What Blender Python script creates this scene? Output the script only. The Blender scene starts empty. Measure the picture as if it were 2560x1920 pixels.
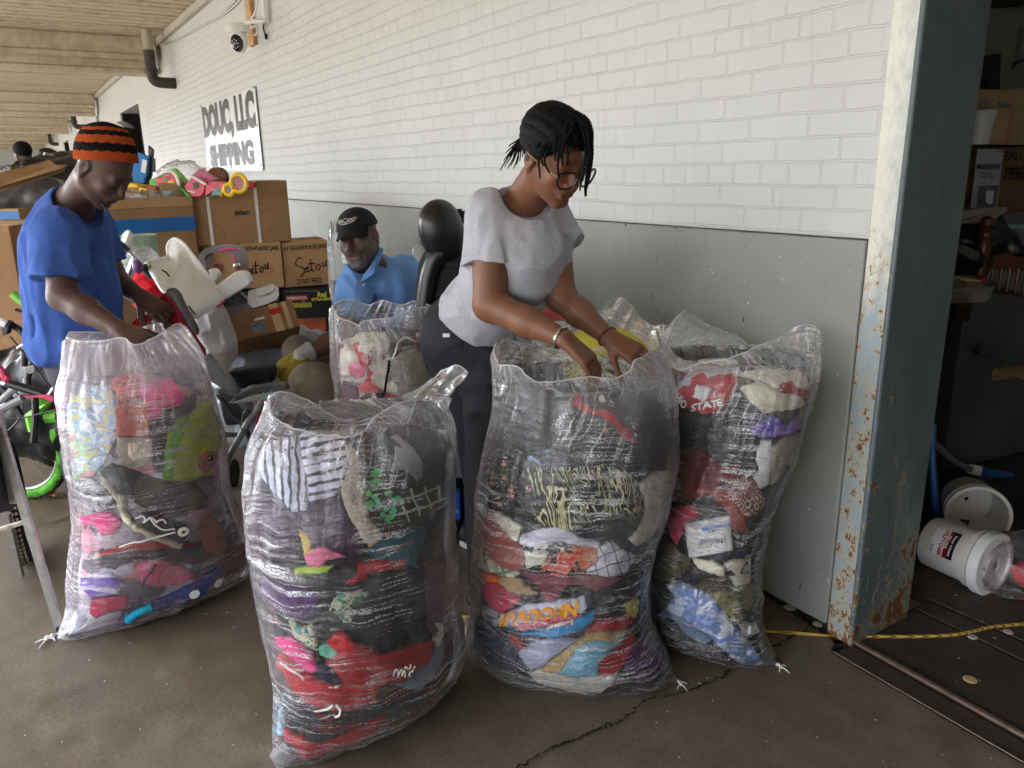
import bpy, bmesh, math, random, time
import numpy as np
from mathutils import Vector, Matrix, geometry, noise as mnoise
from mathutils.bvhtree import BVHTree
T0 = time.time()
SC = bpy.context.scene
COL = SC.collection
# ------------------------------------------------------------------ camera
CW, CH, CF = 2560.0, 1920.0, 1928.0
CAMP = np.array([0.0, 0.0, 1.5])
_hd, _pt, _rl = math.radians(147.7), math.radians(-15.5), math.radians(-0.97)
FW = np.array([math.cos(_hd)*math.cos(_pt), math.sin(_hd)*math.cos(_pt), math.sin(_pt)])
RT = np.cross(FW, [0, 0, 1.0]); RT /= np.linalg.norm(RT); UP = np.cross(RT, FW)
RT, UP = RT*math.cos(_rl)+UP*math.sin(_rl), -RT*math.sin(_rl)+UP*math.cos(_rl)
FH = np.array([math.cos(_hd), math.sin(_hd), 0.0]); RH = np.array([math.sin(_hd), -math.cos(_hd), 0.0])
cam = bpy.data.objects.new('camera', bpy.data.cameras.new('camera')); COL.objects.link(cam)
cam.data.sensor_width = 36.0; cam.data.lens = CF/CW*36.0
cam.data.clip_start = 0.05; cam.data.clip_end = 2000
cam.matrix_world = Matrix(((RT[0], UP[0], -FW[0], CAMP[0]), (RT[1], UP[1], -FW[1], CAMP[1]), (RT[2], UP[2], -FW[2], CAMP[2]), (0, 0, 0, 1)))
SC.camera = cam
# ------------------------------------------------------------------ world, sun, exposure
world = bpy.data.worlds.new('World'); SC.world = world; world.use_nodes = True
wn = world.node_tree; wn.nodes.clear()
SUN_EL, SUN_AZ = math.radians(48), math.radians(200)      # azimuth measured from +x, counter-clockwise
sky = wn.nodes.new('ShaderNodeTexSky'); sky.sky_type = 'NISHITA'; sky.sun_disc = False
sky.sun_elevation = SUN_EL; sky.sun_rotation = math.pi/2-SUN_AZ
sky.air_density = 1.0; sky.dust_density = 6.0; sky.ozone_density = 1.0
hs = wn.nodes.new('ShaderNodeHueSaturation'); hs.inputs['Saturation'].default_value = 0.12
bg = wn.nodes.new('ShaderNodeBackground'); bg.inputs['Strength'].default_value = 0.15
wo = wn.nodes.new('ShaderNodeOutputWorld')
tint = wn.nodes.new('ShaderNodeMixRGB'); tint.blend_type = 'MULTIPLY'; tint.inputs[0].default_value = 1; tint.inputs[2].default_value = (.95, .99, 1.05, 1)
wn.links.new(sky.outputs[0], hs.inputs['Color']); wn.links.new(hs.outputs[0], tint.inputs[1]); wn.links.new(tint.outputs[0], bg.inputs['Color']); wn.links.new(bg.outputs[0], wo.inputs[0])
sl = bpy.data.lights.new('sun', 'SUN'); sl.energy = 1.5; sl.angle = math.radians(12); sl.color = (1, .96, .9)
so = bpy.data.objects.new('sun', sl); COL.objects.link(so)
_sd = Vector((math.cos(SUN_AZ)*math.cos(SUN_EL), math.sin(SUN_AZ)*math.cos(SUN_EL), math.sin(SUN_EL)))
so.rotation_euler = _sd.to_track_quat('Z', 'Y').to_euler()
SC.view_settings.view_transform = 'Standard'; SC.view_settings.look = 'None'
SC.view_settings.exposure = 3.66; SC.view_settings.gamma = 1.0
SC.render.film_transparent = False
# ------------------------------------------------------------------ pixel measurement helpers (the photograph measured at 2560x1920)
def ray(x, y):
    d = FW*CF+RT*(x-CW/2)+UP*(CH/2-y); return d/np.linalg.norm(d)
def proj(p):
    q = np.asarray(p, float)-CAMP; z = q@FW
    return CW/2+CF*(q@RT)/z, CH/2-CF*(q@UP)/z
def P(x, y, r):                     # the point seen at x,y that stands r metres ahead (upright plane)
    d = ray(x, y); return CAMP+d*(r/(d@FH))
def G(x, y, z=0.0):                 # the point seen at x,y that lies at height z
    d = ray(x, y); return CAMP+d*((z-CAMP[2])/d[2])
WY = 2.076
def WL(x, y, off=0.0):              # the point seen at x,y on the long wall
    d = ray(x, y); return CAMP+d*((WY-off)/d[1])
def Yz(z, x, r):                    # the row at which height z is seen
    y = 960.0
    for _ in range(6):
        y += (P(x, y, r)[2]-z)/(P(x, y, r)[2]-P(x, y+1, r)[2])
    return y
ZM = dict(A=(0, 0, 3.16), B=(0, 250, 3.456), C=(220, 380, 3.456), D=(540, 480, 3.456), E=(0, 700, 3.456), F=(0, 1100, 3.072),
          g=(1000, 220, 3.072), H=(1050, 700, 3.072), I=(1100, 1200, 3.017), J=(580, 900, 3.319), K=(580, 1400, 3.19),
          L=(1560, 740, 3.318), m=(1560, 1200, 3.191), N=(760, 700, 4.148), O=(2060, 0, 2.764), p=(2160, 500, 3.3175),
          Q=(2000, 1000, 3.318), R=(1860, 1400, 3.16), S=(480, 0, 3.072), T=(500, 800, 3.95), X=(0, 0, 1.0))
def zc(k, *pts):
    x0, y0, s = ZM[k]; return [(x0+a/s, y0+b/s) for a, b in pts]
def z1(k, a, b):
    x0, y0, s = ZM[k]; return (x0+a/s, y0+b/s)
# ------------------------------------------------------------------ naming
def tag(o, label=None, cat=None, group=None, kind=None):
    if label: o['label'] = label
    if cat: o['category'] = cat
    if group: o['group'] = group
    if kind: o['kind'] = kind
    return o
def thing(name, label, cat, loc=(0, 0, 0), group=None):
    o = bpy.data.objects.new(name, None); COL.objects.link(o); o.location = [float(v) for v in loc]; o.empty_display_size = .1
    return tag(o, label, cat, group)
def link(name, me, mats, parent=None, smooth=True, bevel=0):
    o = bpy.data.objects.new(name, me); COL.objects.link(o)
    for m in (mats if isinstance(mats, (list, tuple)) else [mats]): me.materials.append(m)
    if parent is not None:
        a = Vector((0, 0, 0)); q = parent
        while q is not None: a += q.location; q = q.parent
        me.transform(Matrix.Translation(-a)); o.parent = parent
    if smooth and len(me.polygons): me.polygons.foreach_set('use_smooth', [True]*len(me.polygons))
    if bevel:
        b = o.modifiers.new('bevel', 'BEVEL'); b.width = bevel; b.segments = 2; b.limit_method = 'ANGLE'; b.harden_normals = False
    return o
def mk(name, vs, fs, mats, parent=None, smooth=True, bevel=0, mi=None, uv=None, col=None):
    me = bpy.data.meshes.new(name)
    me.from_pydata([tuple(map(float, v)) for v in vs], [], [tuple(int(i) for i in f) for f in fs])
    if mi is not None: me.polygons.foreach_set('material_index', [int(i) for i in mi])
    if uv is not None:
        l = me.uv_layers.new(name='UVMap'); uv = np.asarray(uv, dtype=np.float32)
        idx = np.empty(len(me.loops), dtype=np.int32); me.loops.foreach_get('vertex_index', idx)
        l.data.foreach_set('uv', uv[idx].ravel())
    if col is not None:
        a = me.color_attributes.new('Col', 'FLOAT_COLOR', 'POINT')
        c = np.ones((len(me.vertices), 4), dtype=np.float32); c[:, :3] = col; a.data.foreach_set('color', c.ravel())
    me.update()
    return link(name, me, mats, parent, smooth, bevel)
def nrm(v):
    v = np.asarray(v, float); n = np.linalg.norm(v); return v/n if n > 1e-12 else v
class MB:
    def __init__(s): s.v = []; s.f = []; s.m = []
    def add(s, vs, fs, m=0):
        b = len(s.v); s.v += [tuple(map(float, v)) for v in vs]; s.f += [tuple(int(i)+b for i in f) for f in fs]; s.m += [m]*len(fs); return s
    def obox(s, o, a, b, c, m=0):   # corner o, edge vectors a b c
        o, a, b, c = [np.asarray(q, float) for q in (o, a, b, c)]
        vs = [o, o+a, o+a+b, o+b, o+c, o+a+c, o+a+b+c, o+b+c]
        fs = [(0, 3, 2, 1), (4, 5, 6, 7), (0, 1, 5, 4), (1, 2, 6, 5), (2, 3, 7, 6), (3, 0, 4, 7)]
        if np.dot(np.cross(a, b), c) < 0: fs = [f[::-1] for f in fs]
        return s.add(vs, fs, m)
    def box(s, x0, x1, y0, y1, z0, z1, m=0): return s.obox((x0, y0, z0), (x1-x0, 0, 0), (0, y1-y0, 0), (0, 0, z1-z0), m)
    def bar(s, p, q, w, h, up=(0, 0, 1), m=0):   # rectangular bar from p to q
        p, q = np.asarray(p, float), np.asarray(q, float); d = nrm(q-p); x = nrm(np.cross(d, up)); u = np.cross(x, d)
        return s.obox(p-x*w/2-u*h/2, x*w, u*h, q-p, m)
    def tube(s, pts, r, n=10, m=0, closed=False, flat=1.0, smooth_path=0):
        pts = [np.asarray(p, float) for p in pts]
        if smooth_path: pts = spline(pts, smooth_path)
        N = len(pts); rr = r if isinstance(r, (list, tuple, np.ndarray)) else [r]*N
        if len(rr) != N: rr = np.interp(np.linspace(0, 1, N), np.linspace(0, 1, len(rr)), rr)
        t = [nrm(pts[min(i+1, N-1)]-pts[max(i-1, 0)]) for i in range(N)]
        u = np.cross(t[0], (0, 0, 1.0)); u = nrm(u) if np.linalg.norm(u) > 1e-3 else np.array([1.0, 0, 0])
        vs = []
        for i in range(N):
            u = nrm(u-t[i]*np.dot(u, t[i])); w = np.cross(t[i], u)
            for k in range(n):
                a = 2*math.pi*k/n; vs.append(pts[i]+rr[i]*(u*math.cos(a)*flat+w*math.sin(a)))
        fs = [(i*n+k, i*n+(k+1) % n, (i+1)*n+(k+1) % n, (i+1)*n+k) for i in range(N-1) for k in range(n)]
        fs += [tuple(range(n))[::-1], tuple((N-1)*n+k for k in range(n))]
        return s.add(vs, fs, m)
    def lathe(s, o, ax, prof, n=28, m=0, ref=None, cap=True):   # prof: (distance along axis, radius)
        o, ax = np.asarray(o, float), nrm(ax); u = np.cross(ax, ref if ref is not None else (0, 0, 1.0))
        u = nrm(u) if np.linalg.norm(u) > 1e-3 else np.array([1.0, 0, 0]); w = np.cross(ax, u); vs = []
        for h, r in prof:
            for k in range(n):
                a = 2*math.pi*k/n; vs.append(o+ax*h+max(r, 1e-5)*(u*math.cos(a)+w*math.sin(a)))
        fs = [(i*n+k, i*n+(k+1) % n, (i+1)*n+(k+1) % n, (i+1)*n+k) for i in range(len(prof)-1) for k in range(n)]
        if cap: fs += [tuple(range(n))[::-1], tuple((len(prof)-1)*n+k for k in range(n))]
        return s.add(vs, fs, m)
    def prism(s, poly, d, m=0):     # poly: 3D points of a face, d: thickness vector
        poly = [np.asarray(p, float) for p in poly]; d = np.asarray(d, float); n = len(poly)
        s.add(poly, [tuple(range(n))], m); s.add([p+d for p in poly], [tuple(range(n))[::-1]], m)
        for i in range(n):
            j = (i+1) % n; s.add([poly[i], poly[i]+d, poly[j]+d, poly[j]], [(0, 1, 2, 3)], m)
        return s
    def ball(s, c, rx, ry=None, rz=None, n=16, m=0, axes=None):
        c = np.asarray(c, float); ry = ry or rx; rz = rz or rx; A = np.eye(3) if axes is None else np.asarray(axes); vs = []
        k = n//2
        for i in range(k+1):
            th = math.pi*i/k
            for j in range(n):
                a = 2*math.pi*j/n
                vs.append(c+A[0]*rx*math.sin(th)*math.cos(a)+A[1]*ry*math.sin(th)*math.sin(a)+A[2]*rz*math.cos(th))
        fs = [(i*n+j, (i+1)*n+j, (i+1)*n+(j+1) % n, i*n+(j+1) % n) for i in range(k) for j in range(n)]
        return s.add(vs, fs, m)
    def build(s, name, mats, parent=None, smooth=False, bevel=0, weld=False):
        o = mk(name, s.v, s.f, mats, parent, smooth, bevel, mi=s.m)
        if weld or smooth or bevel:
            bm = bmesh.new(); bm.from_mesh(o.data); bmesh.ops.remove_doubles(bm, verts=bm.verts, dist=1e-5)
            bmesh.ops.recalc_face_normals(bm, faces=bm.faces); bm.to_mesh(o.data); bm.free()
        if smooth:
            m_ = o.modifiers.new('edges', 'EDGE_SPLIT'); m_.split_angle = math.radians(38)
        return o
def spline(pts, n=6, closed=False):
    pts = [np.asarray(p, float) for p in pts]; N = len(pts); out = []
    rng = range(N) if closed else range(N-1)
    for i in rng:
        if closed: p0, p1, p2, p3 = pts[i-1], pts[i], pts[(i+1) % N], pts[(i+2) % N]
        else: p0, p1, p2, p3 = pts[max(i-1, 0)], pts[i], pts[i+1], pts[min(i+2, N-1)]
        for k in range(n):
            t = k/n; out.append(.5*((2*p1)+(-p0+p2)*t+(2*p0-5*p1+4*p2-p3)*t*t+(-p0+3*p1-3*p2+p3)*t**3))
    if not closed: out.append(pts[-1])
    return out
# ------------------------------------------------------------------ materials
MATS = {}
def lin(c):
    return tuple(((v/255)/12.92 if v/255 <= .04045 else ((v/255+.055)/1.055)**2.4) for v in c)
class NT:
    def __init__(s, name):
        s.mat = bpy.data.materials.new(name); s.mat.use_nodes = True; s.t = s.mat.node_tree; s.t.nodes.clear()
        s.out = s.t.nodes.new('ShaderNodeOutputMaterial')
    def n(s, typ, ins=None, **pr):
        q = s.t.nodes.new('ShaderNode'+typ)
        for k, v in pr.items(): setattr(q, k, v)
        for k, v in (ins or {}).items():
            if isinstance(v, bpy.types.NodeSocket): s.t.links.new(v, q.inputs[k])
            else:
                sk = q.inputs[k]
                if sk.type == 'RGBA' and len(v) == 3: v = (*v, 1)
                sk.default_value = v
        return q
    def ramp(s, fac, stops):
        q = s.t.nodes.new('ShaderNodeValToRGB'); e = q.color_ramp.elements
        while len(e) < len(stops): e.new(.5)
        for i, (p_, c) in enumerate(stops):
            e[i].position = p_; e[i].color = (*c, 1) if not isinstance(c, (int, float)) else (c, c, c, 1)
        s.t.links.new(fac, q.inputs[0]); return q.outputs[0]
    def math(s, op, a, b=0.0, c=None):
        q = s.n('Math', operation=op)
        for i, v in enumerate((a, b) if c is None else (a, b, c)):
            if isinstance(v, bpy.types.NodeSocket): s.t.links.new(v, q.inputs[i])
            else: q.inputs[i].default_value = v
        return q.outputs[0]
    def mix(s, fac, a, b, bt='MIX'):
        q = s.n('MixRGB', blend_type=bt)
        for k, v in (('Fac', fac), ('Color1', a), ('Color2', b)):
            if isinstance(v, bpy.types.NodeSocket): s.t.links.new(v, q.inputs[k])
            else: q.inputs[k].default_value = v if isinstance(v, (int, float)) else (*v, 1)
        return q.outputs[0]
    def noise(s, vec, scale, detail=3, rough=.55, dist=0): return s.n('TexNoise', {'Vector': vec, 'Scale': scale, 'Detail': detail, 'Roughness': rough, 'Distortion': dist})
    def mapn(s, vec, sc=(1, 1, 1), rot=(0, 0, 0), loc=(0, 0, 0)): return s.n('Mapping', {'Vector': vec, 'Scale': sc, 'Rotation': rot, 'Location': loc}).outputs[0]
    def bump(s, h, strength=.3, dist=.01, normal=None):
        d = {'Height': h, 'Strength': strength, 'Distance': dist}
        if normal is not None: d['Normal'] = normal
        return s.n('Bump', d).outputs[0]
    def finish(s, col, rough=.7, metal=0.0, spec=.4, normal=None, **kw):
        d = {'Base Color': col, 'Roughness': rough, 'Metallic': metal, 'Specular IOR Level': spec}
        if normal is not None: d['Normal'] = normal
        d.update(kw)
        b = s.n('BsdfPrincipled', d); s.t.links.new(b.outputs[0], s.out.inputs[0]); return s.mat
def M(name, c, rough=.7, metal=0.0, var=.12, vs=5.0, bump=.25, bs=60.0, spec=.35, dist=.003, **kw):
    """general surface: colour c as sRGB 0-255, mottled by var, with a fine relief"""
    if name in MATS: return MATS[name]
    t = NT(name); tc = t.n('TexCoord').outputs['Object']; c = lin(c)
    n1 = t.noise(tc, vs, 4).outputs['Fac']
    colr = t.ramp(n1, [(.3, tuple(v*(1-var) for v in c)), (.7, tuple(min(1, v*(1+var)) for v in c))])
    nb = t.noise(tc, bs, 3).outputs['Fac']
    MATS[name] = t.finish(colr, rough, metal, spec, t.bump(nb, bump, dist), **kw); return MATS[name]
def Mcard(name, c):
    if name in MATS: return MATS[name]
    t = NT(name); tc = t.n('TexCoord').outputs['Object']; c = lin(c)
    n1 = t.noise(tc, 3.2, 4).outputs['Fac']; n2 = t.noise(t.mapn(tc, (40, 40, 2)), 4, 2).outputs['Fac']
    f = t.math('ADD', t.math('MULTIPLY', n1, .7), t.math('MULTIPLY', n2, .3))
    colr = t.ramp(f, [(.3, tuple(v*.74 for v in c)), (.68, tuple(v*1.15 for v in c))])
    st = t.ramp(t.noise(tc, 7, 5, .7, .5).outputs['Fac'], [(.60, 0.0), (.66, .35)]); colr = t.mix(st, colr, tuple(v*.5 for v in c))
    wr = t.ramp(t.math('ABSOLUTE', t.math('SUBTRACT', t.noise(tc, 2.4, 2, .5, 1.0).outputs['Fac'], .5)), [(0.0, .4), (.006, 0.0)]); colr = t.mix(wr, colr, tuple(v*.55 for v in c))
    MATS[name] = t.finish(colr, .78, 0, .25, t.bump(n2, .25, .002)); return MATS[name]
# ------------------------------------------------------------------ lettering
def letters(name, body, o, ux, uy, w, h, mat, parent, bold=0.0, thick=.0006, shear=0.0, xs=None):
    """flat text fitted into a w x h field whose lower left corner is o"""
    cu = bpy.data.curves.new('t', 'FONT'); cu.body = body; cu.size = 1; cu.offset = bold; cu.shear = shear; cu.align_x = 'LEFT'; cu.resolution_u = 3
    to = bpy.data.objects.new('t', cu); me = bpy.data.meshes.new_from_object(to); bpy.data.objects.remove(to); bpy.data.curves.remove(cu)
    n = len(me.vertices); co = np.empty(n*3, dtype=np.float32); me.vertices.foreach_get('co', co); co = co.reshape(-1, 3)
    fs = [tuple(p.vertices) for p in me.polygons]; bpy.data.meshes.remove(me)
    lo, hi = co.min(0), co.max(0); q = (co-lo)/np.maximum(hi-lo, 1e-6)
    o, ux, uy = np.asarray(o, float), nrm(ux), nrm(uy); nz = np.cross(ux, uy)
    v = o+np.outer(q[:, 0]*w, ux)+np.outer(q[:, 1]*h, uy)+nz*thick
    return mk(name, v, fs, mat, parent, smooth=False)
# ------------------------------------------------------------------ numpy noise
_rs = np.random.RandomState(7); _LAT = _rs.rand(32, 32, 32).astype(np.float32)*2-1
def vnoise(p):                       # smooth value noise, p (N,3)
    i = np.floor(p).astype(np.int64); f = (p-i).astype(np.float32); f = f*f*(3-2*f); i &= 31; j = (i+1) & 31
    g = lambda a, b, c: _LAT[a, b, c]
    x0, y0, z0 = i.T; x1, y1, z1_ = j.T; fx, fy, fz = f.T
    return ((g(x0, y0, z0)*(1-fx)+g(x1, y0, z0)*fx)*(1-fy)+(g(x0, y1, z0)*(1-fx)+g(x1, y1, z0)*fx)*fy)*(1-fz)+((g(x0, y0, z1_)*(1-fx)+g(x1, y0, z1_)*fx)*(1-fy)+(g(x0, y1, z1_)*(1-fx)+g(x1, y1, z1_)*fx)*fy)*fz
def ridge(p): return 1-2*np.abs(vnoise(p))
# ================================================================== SETTING
def m_floor():
    t = NT('concrete_floor'); tc = t.n('TexCoord').outputs['Object']
    n1 = t.noise(tc, 1.3, 5, .6).outputs['Fac']; n2 = t.noise(tc, 9, 5, .65).outputs['Fac']; n3 = t.noise(tc, 90, 2).outputs['Fac']
    f = t.math('ADD', t.math('MULTIPLY', n1, .42), t.math('ADD', t.math('MULTIPLY', n2, .34), t.math('MULTIPLY', n3, .24)))
    c = t.ramp(f, [(.34, lin((76, 67, 57))), (.5, lin((102, 92, 79))), (.66, lin((128, 118, 104)))])
    warm = t.ramp(t.noise(t.mapn(tc, (1, 1, 1), loc=(3, 1, 0)), .9, 3).outputs['Fac'], [(.5, 0.0), (.75, 1.0)])
    c = t.mix(t.math('MULTIPLY', warm, .5), c, lin((112, 94, 68)))
    sc = t.noise(t.mapn(tc, (3, 60, 1), (0, 0, .5)), 3, 2, .5).outputs['Fac']
    sc2 = t.noise(t.mapn(tc, (50, 3, 1), (0, 0, -.4)), 3, 2, .5).outputs['Fac']
    s1 = t.ramp(t.math('MAXIMUM', sc, sc2), [(.78, 0.0), (.82, .55)])
    c = t.mix(s1, c, lin((140, 130, 118)))
    sp = t.ramp(t.n('TexVoronoi', {'Vector': tc, 'Scale': 16.0, 'Randomness': 1.0}).outputs['Distance'], [(.035, 1.0), (.055, 0.0)])
    c = t.mix(t.math('MULTIPLY', sp, .35), c, lin((165, 158, 145)))
    r = t.ramp(n2, [(.35, .38), (.7, .62)])
    b = t.bump(t.math('ADD', t.math('MULTIPLY', n2, .6), t.math('MULTIPLY', n3, .5)), .25, .003)
    return t.finish(c, r, 0, .4, b)
MB().add([(-60, -9, 0), (30, -9, 0), (30, 14, 0), (-60, 14, 0)], [(0, 1, 2, 3)]).build('floor', m_floor())['kind'] = 'structure'
MB().add([(-900, -900, -1.2), (900, -900, -1.2), (900, -9.05, -1.2), (-900, -9.05, -1.2)], [(0, 1, 2, 3)]).build('ground', M('yard', (120, 116, 108), .9, vs=.3))['kind'] = 'structure'

def m_brick(name, base, dark, lines=.38, groove=.32):
    t = NT(name); g = t.n('TexCoord').outputs['Object']
    wob = t.noise(g, 1.4, 3).outputs['Color']; wob2 = t.noise(g, 14, 2).outputs['Color']
    off = t.n('VectorMath', {0: wob, 1: (.5, .5, .5)}, operation='SUBTRACT').outputs[0]
    off2 = t.n('VectorMath', {0: wob2, 1: (.5, .5, .5)}, operation='SUBTRACT').outputs[0]
    off = t.n('VectorMath', {0: off, 'Scale': .035}, operation='SCALE').outputs[0]
    off2 = t.n('VectorMath', {0: off2, 'Scale': .009}, operation='SCALE').outputs[0]
    v = t.n('VectorMath', {0: g, 1: off}, operation='ADD').outputs[0]; v = t.n('VectorMath', {0: v, 1: off2}, operation='ADD').outputs[0]
    s = t.n('SeparateXYZ', {0: v}); v2 = t.n('CombineXYZ', {0: s.outputs['X'], 1: s.outputs['Z']}).outputs[0]
    H = .0706
    zz = t.math('SUBTRACT', s.outputs['Z'], .027); v2 = t.n('CombineXYZ', {0: s.outputs['X'], 1: zz}).outputs[0]
    def br(wd, ms, sm):
        return t.n('TexBrick', {'Vector': v2, 'Color1': (1, 1, 1), 'Color2': (.86, .86, .86), 'Mortar': (0, 0, 0), 'Scale': 1.0, 'Mortar Size': ms, 'Mortar Smooth': sm,
                                'Bias': 0.0, 'Brick Width': wd, 'Row Height': H}, offset=.5, squash=1)
    row = t.math('FLOOR', t.math('DIVIDE', zz, H)); r6 = t.math('MODULO', row, 6); head = t.math('LESS_THAN', t.math('ABSOLUTE', t.math('SUBTRACT', r6, 2)), .5)
    a1, a2 = br(.226, .0062, .75), br(.113, .0062, .75)
    joint = t.mix(head, a1.outputs['Fac'], a2.outputs['Fac'])
    tone = t.mix(head, a1.outputs['Color'], a2.outputs['Color'])
    edge = t.math('MULTIPLY', t.math('MULTIPLY', joint, t.math('SUBTRACT', 1.0, joint)), 4.0); edge = t.ramp(edge, [(.35, 0.0), (.95, 1.0)])
    n1 = t.noise(g, 2.2, 5).outputs['Fac']; n2 = t.noise(g, 24, 4).outputs['Fac']
    gate = t.ramp(t.noise(g, 6, 4, .7).outputs['Fac'], [(.40, .22), (.56, .42), (.68, 1.0)])
    base_, dark_ = lin(base), lin(dark)
    c = t.ramp(n1, [(.3, tuple(q*.93 for q in base_)), (.7, base_)])
    c = t.mix(.12, c, t.mix(joint, tone, (1.0, 1.0, 1.0)), 'MULTIPLY')
    c = t.mix(t.math('MULTIPLY', t.math('MULTIPLY', edge, gate), lines), c, dark_)
    spots = t.ramp(t.noise(t.mapn(g, (1, 1, .6)), 30, 2, .6).outputs['Fac'], [(.76, 0.0), (.8, .45)])
    c = t.mix(spots, c, dark_)
    dr = t.ramp(t.noise(t.mapn(g, (26, 1, 2.0)), 1.0, 4, .6).outputs['Fac'], [(.60, 0.0), (.74, .22)]); c = t.mix(dr, c, lin((150, 146, 134)))
    h = t.math('ADD', t.math('MULTIPLY', n2, .3), t.math('SUBTRACT', t.math('MULTIPLY', joint, groove*.6), t.math('MULTIPLY', edge, groove)))
    return t.finish(c, .55, 0, .4, t.bump(h, .6, .006))
m_white = m_brick('white_painted_brick', (206, 208, 206), (96, 94, 88))
def m_dado():
    t = NT('grey_paint'); g = t.n('TexCoord').outputs['Object']
    n1 = t.noise(g, 1.6, 5).outputs['Fac']; n2 = t.noise(g, 35, 3).outputs['Fac']
    c = t.ramp(n1, [(.3, lin((132, 134, 130))), (.7, lin((156, 158, 153)))])
    ch = t.ramp(t.noise(t.mapn(g, (1, 1, .8), (0, .5, 0)), 42, 3, .6).outputs['Fac'], [(.715, 0.0), (.73, .9)])
    c = t.mix(ch, c, lin((212, 212, 206)))
    ck = t.ramp(t.noise(t.mapn(g, (1, 1, .5), (0, -.4, 0), (7, 3, 1)), 30, 3, .6).outputs['Fac'], [(.715, 0.0), (.73, .9)])
    c = t.mix(ck, c, lin((66, 62, 58)))
    st = t.ramp(t.noise(t.mapn(g, (2, 2, .35)), 5, 4, .7).outputs['Fac'], [(.6, 0.0), (.8, .28)])
    c = t.mix(st, c, lin((98, 96, 90)))
    sc = t.ramp(t.noise(t.mapn(g, (3, 1, 34), (0, .35, 0)), 1.0, 3, .6).outputs['Fac'], [(.70, 0.0), (.74, .45)]); c = t.mix(sc, c, lin((84, 84, 82)))
    sc = t.ramp(t.noise(t.mapn(g, (30, 1, 2.2), (0, .05, 0), (3, 0, 9)), 1.0, 3, .6).outputs['Fac'], [(.66, 0.0), (.74, .3)]); c = t.mix(sc, c, lin((112, 112, 108)))
    return t.finish(c, .42, 0, .45, t.bump(t.math('ADD', n1, t.math('MULTIPLY', n2, .25)), .35, .012))
m_gp = m_dado()
m_darkhole = M('dark_interior', (26, 24, 23), .9)  # near-black colour painting the unlit darkness of the doorways
wx = WL(2172, 600)[0]                           # where the wall ends at the column
wall = thing('brick_wall', 'long white painted brick warehouse wall with a grey painted lower band', 'wall', (-20, WY, 0))
b = MB()
b.box(-14.65, wx, WY, WY+.36, 1.292, 3.6); b.box(-17.05, -14.65, WY, WY+.36, 2.66, 3.6); b.box(-31.2, -17.05, WY, WY+.36, 1.292, 3.6)
b.box(-33.6, -31.2, WY, WY+.36, 2.73, 3.6); b.box(-52, -33.6, WY, WY+.36, 1.292, 3.6)
b.build('brickwork', m_white, wall)
b = MB(); b.box(-14.65, wx, WY-.014, WY+.36, .035, 1.288); b.box(-31.2, -17.05, WY-.014, WY+.36, 0.035, 1.288); b.box(-52, -33.6, WY-.014, WY+.36, 0.035, 1.288)
b.build('lower_band', m_gp, wall, bevel=.006)
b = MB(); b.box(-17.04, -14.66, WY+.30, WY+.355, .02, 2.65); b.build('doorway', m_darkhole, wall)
b = MB(); b.box(-17.045, -17.0, WY+.03, WY+.299, .03, 2.655); b.box(-14.70, -14.655, WY+.03, WY+.299, .03, 2.655); b.box(-33.595, -33.5, WY+.03, WY+.299, .03, 2.725); b.build('jamb_shade_lining', m_darkhole, wall)  # dark boxes added over the white jambs so the openings read black
b = MB()
for q in (0, 1):
    b.box(-16.2+q*.75, -15.6+q*.75, WY+.24, WY+.296, .3, 1.95)
b.build('door_panel', M('door_grey', (70, 74, 78), .5), wall)
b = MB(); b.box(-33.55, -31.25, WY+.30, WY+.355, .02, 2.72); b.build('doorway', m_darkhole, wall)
# end wall of the dock and the wall on the other side of the opening
MB().box(-52.4, -52.01, -9, WY+.4, 0, 3.6).build('end_wall', m_white)
tag(bpy.data.objects['end_wall'], 'pale far end wall closing the covered dock', 'wall')

def m_steel(rust=.5):
    t = NT('rusty_blue_steel'); g = t.n('TexCoord').outputs['Object']; z = t.n('SeparateXYZ', {0: g}).outputs['Z']
    n1 = t.noise(t.mapn(g, (1, 1, .45)), 3.2, 5, .65).outputs['Fac']; n2 = t.noise(t.mapn(g, (1, 1, .6)), 26, 5, .7).outputs['Fac']; n3 = t.noise(g, 120, 3).outputs['Fac']
    c = t.ramp(n1, [(.3, lin((80, 91, 96))), (.55, lin((98, 109, 113))), (.75, lin((128, 136, 138)))])
    low = t.ramp(t.n('MapRange', {'Value': z, 'From Max': 2.0}).outputs[0], [(.0, .95), (.10, .55), (.2, .12), (.6, -.0)])      # rust climbs from the floor
    m = t.math('ADD', t.math('MULTIPLY', n2, .75), t.math('MULTIPLY', n1, .3)); thr = t.math('ADD', m, t.math('MULTIPLY', low, .17))
    yel = t.ramp(thr, [(.635, 0.0), (.66, .6)]); c = t.mix(yel, c, lin((196, 184, 146)))
    ru = t.ramp(thr, [(.655, 0.0), (.69, 1.0)]); rc = t.ramp(n3, [(.3, lin((74, 42, 26))), (.7, lin((132, 84, 48)))]); c = t.mix(ru, c, rc)
    ch = t.ramp(t.noise(g, 60, 2).outputs['Fac'], [(.72, 0.0), (.75, .7)]); c = t.mix(ch, c, lin((48, 44, 42)))
    return t.finish(c, t.ramp(thr, [(.55, .42), (.67, .85)]), 0, .5, t.bump(t.math('ADD', n2, t.math('MULTIPLY', ru, -.4)), .4, .004))
m_st = m_steel()
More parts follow.
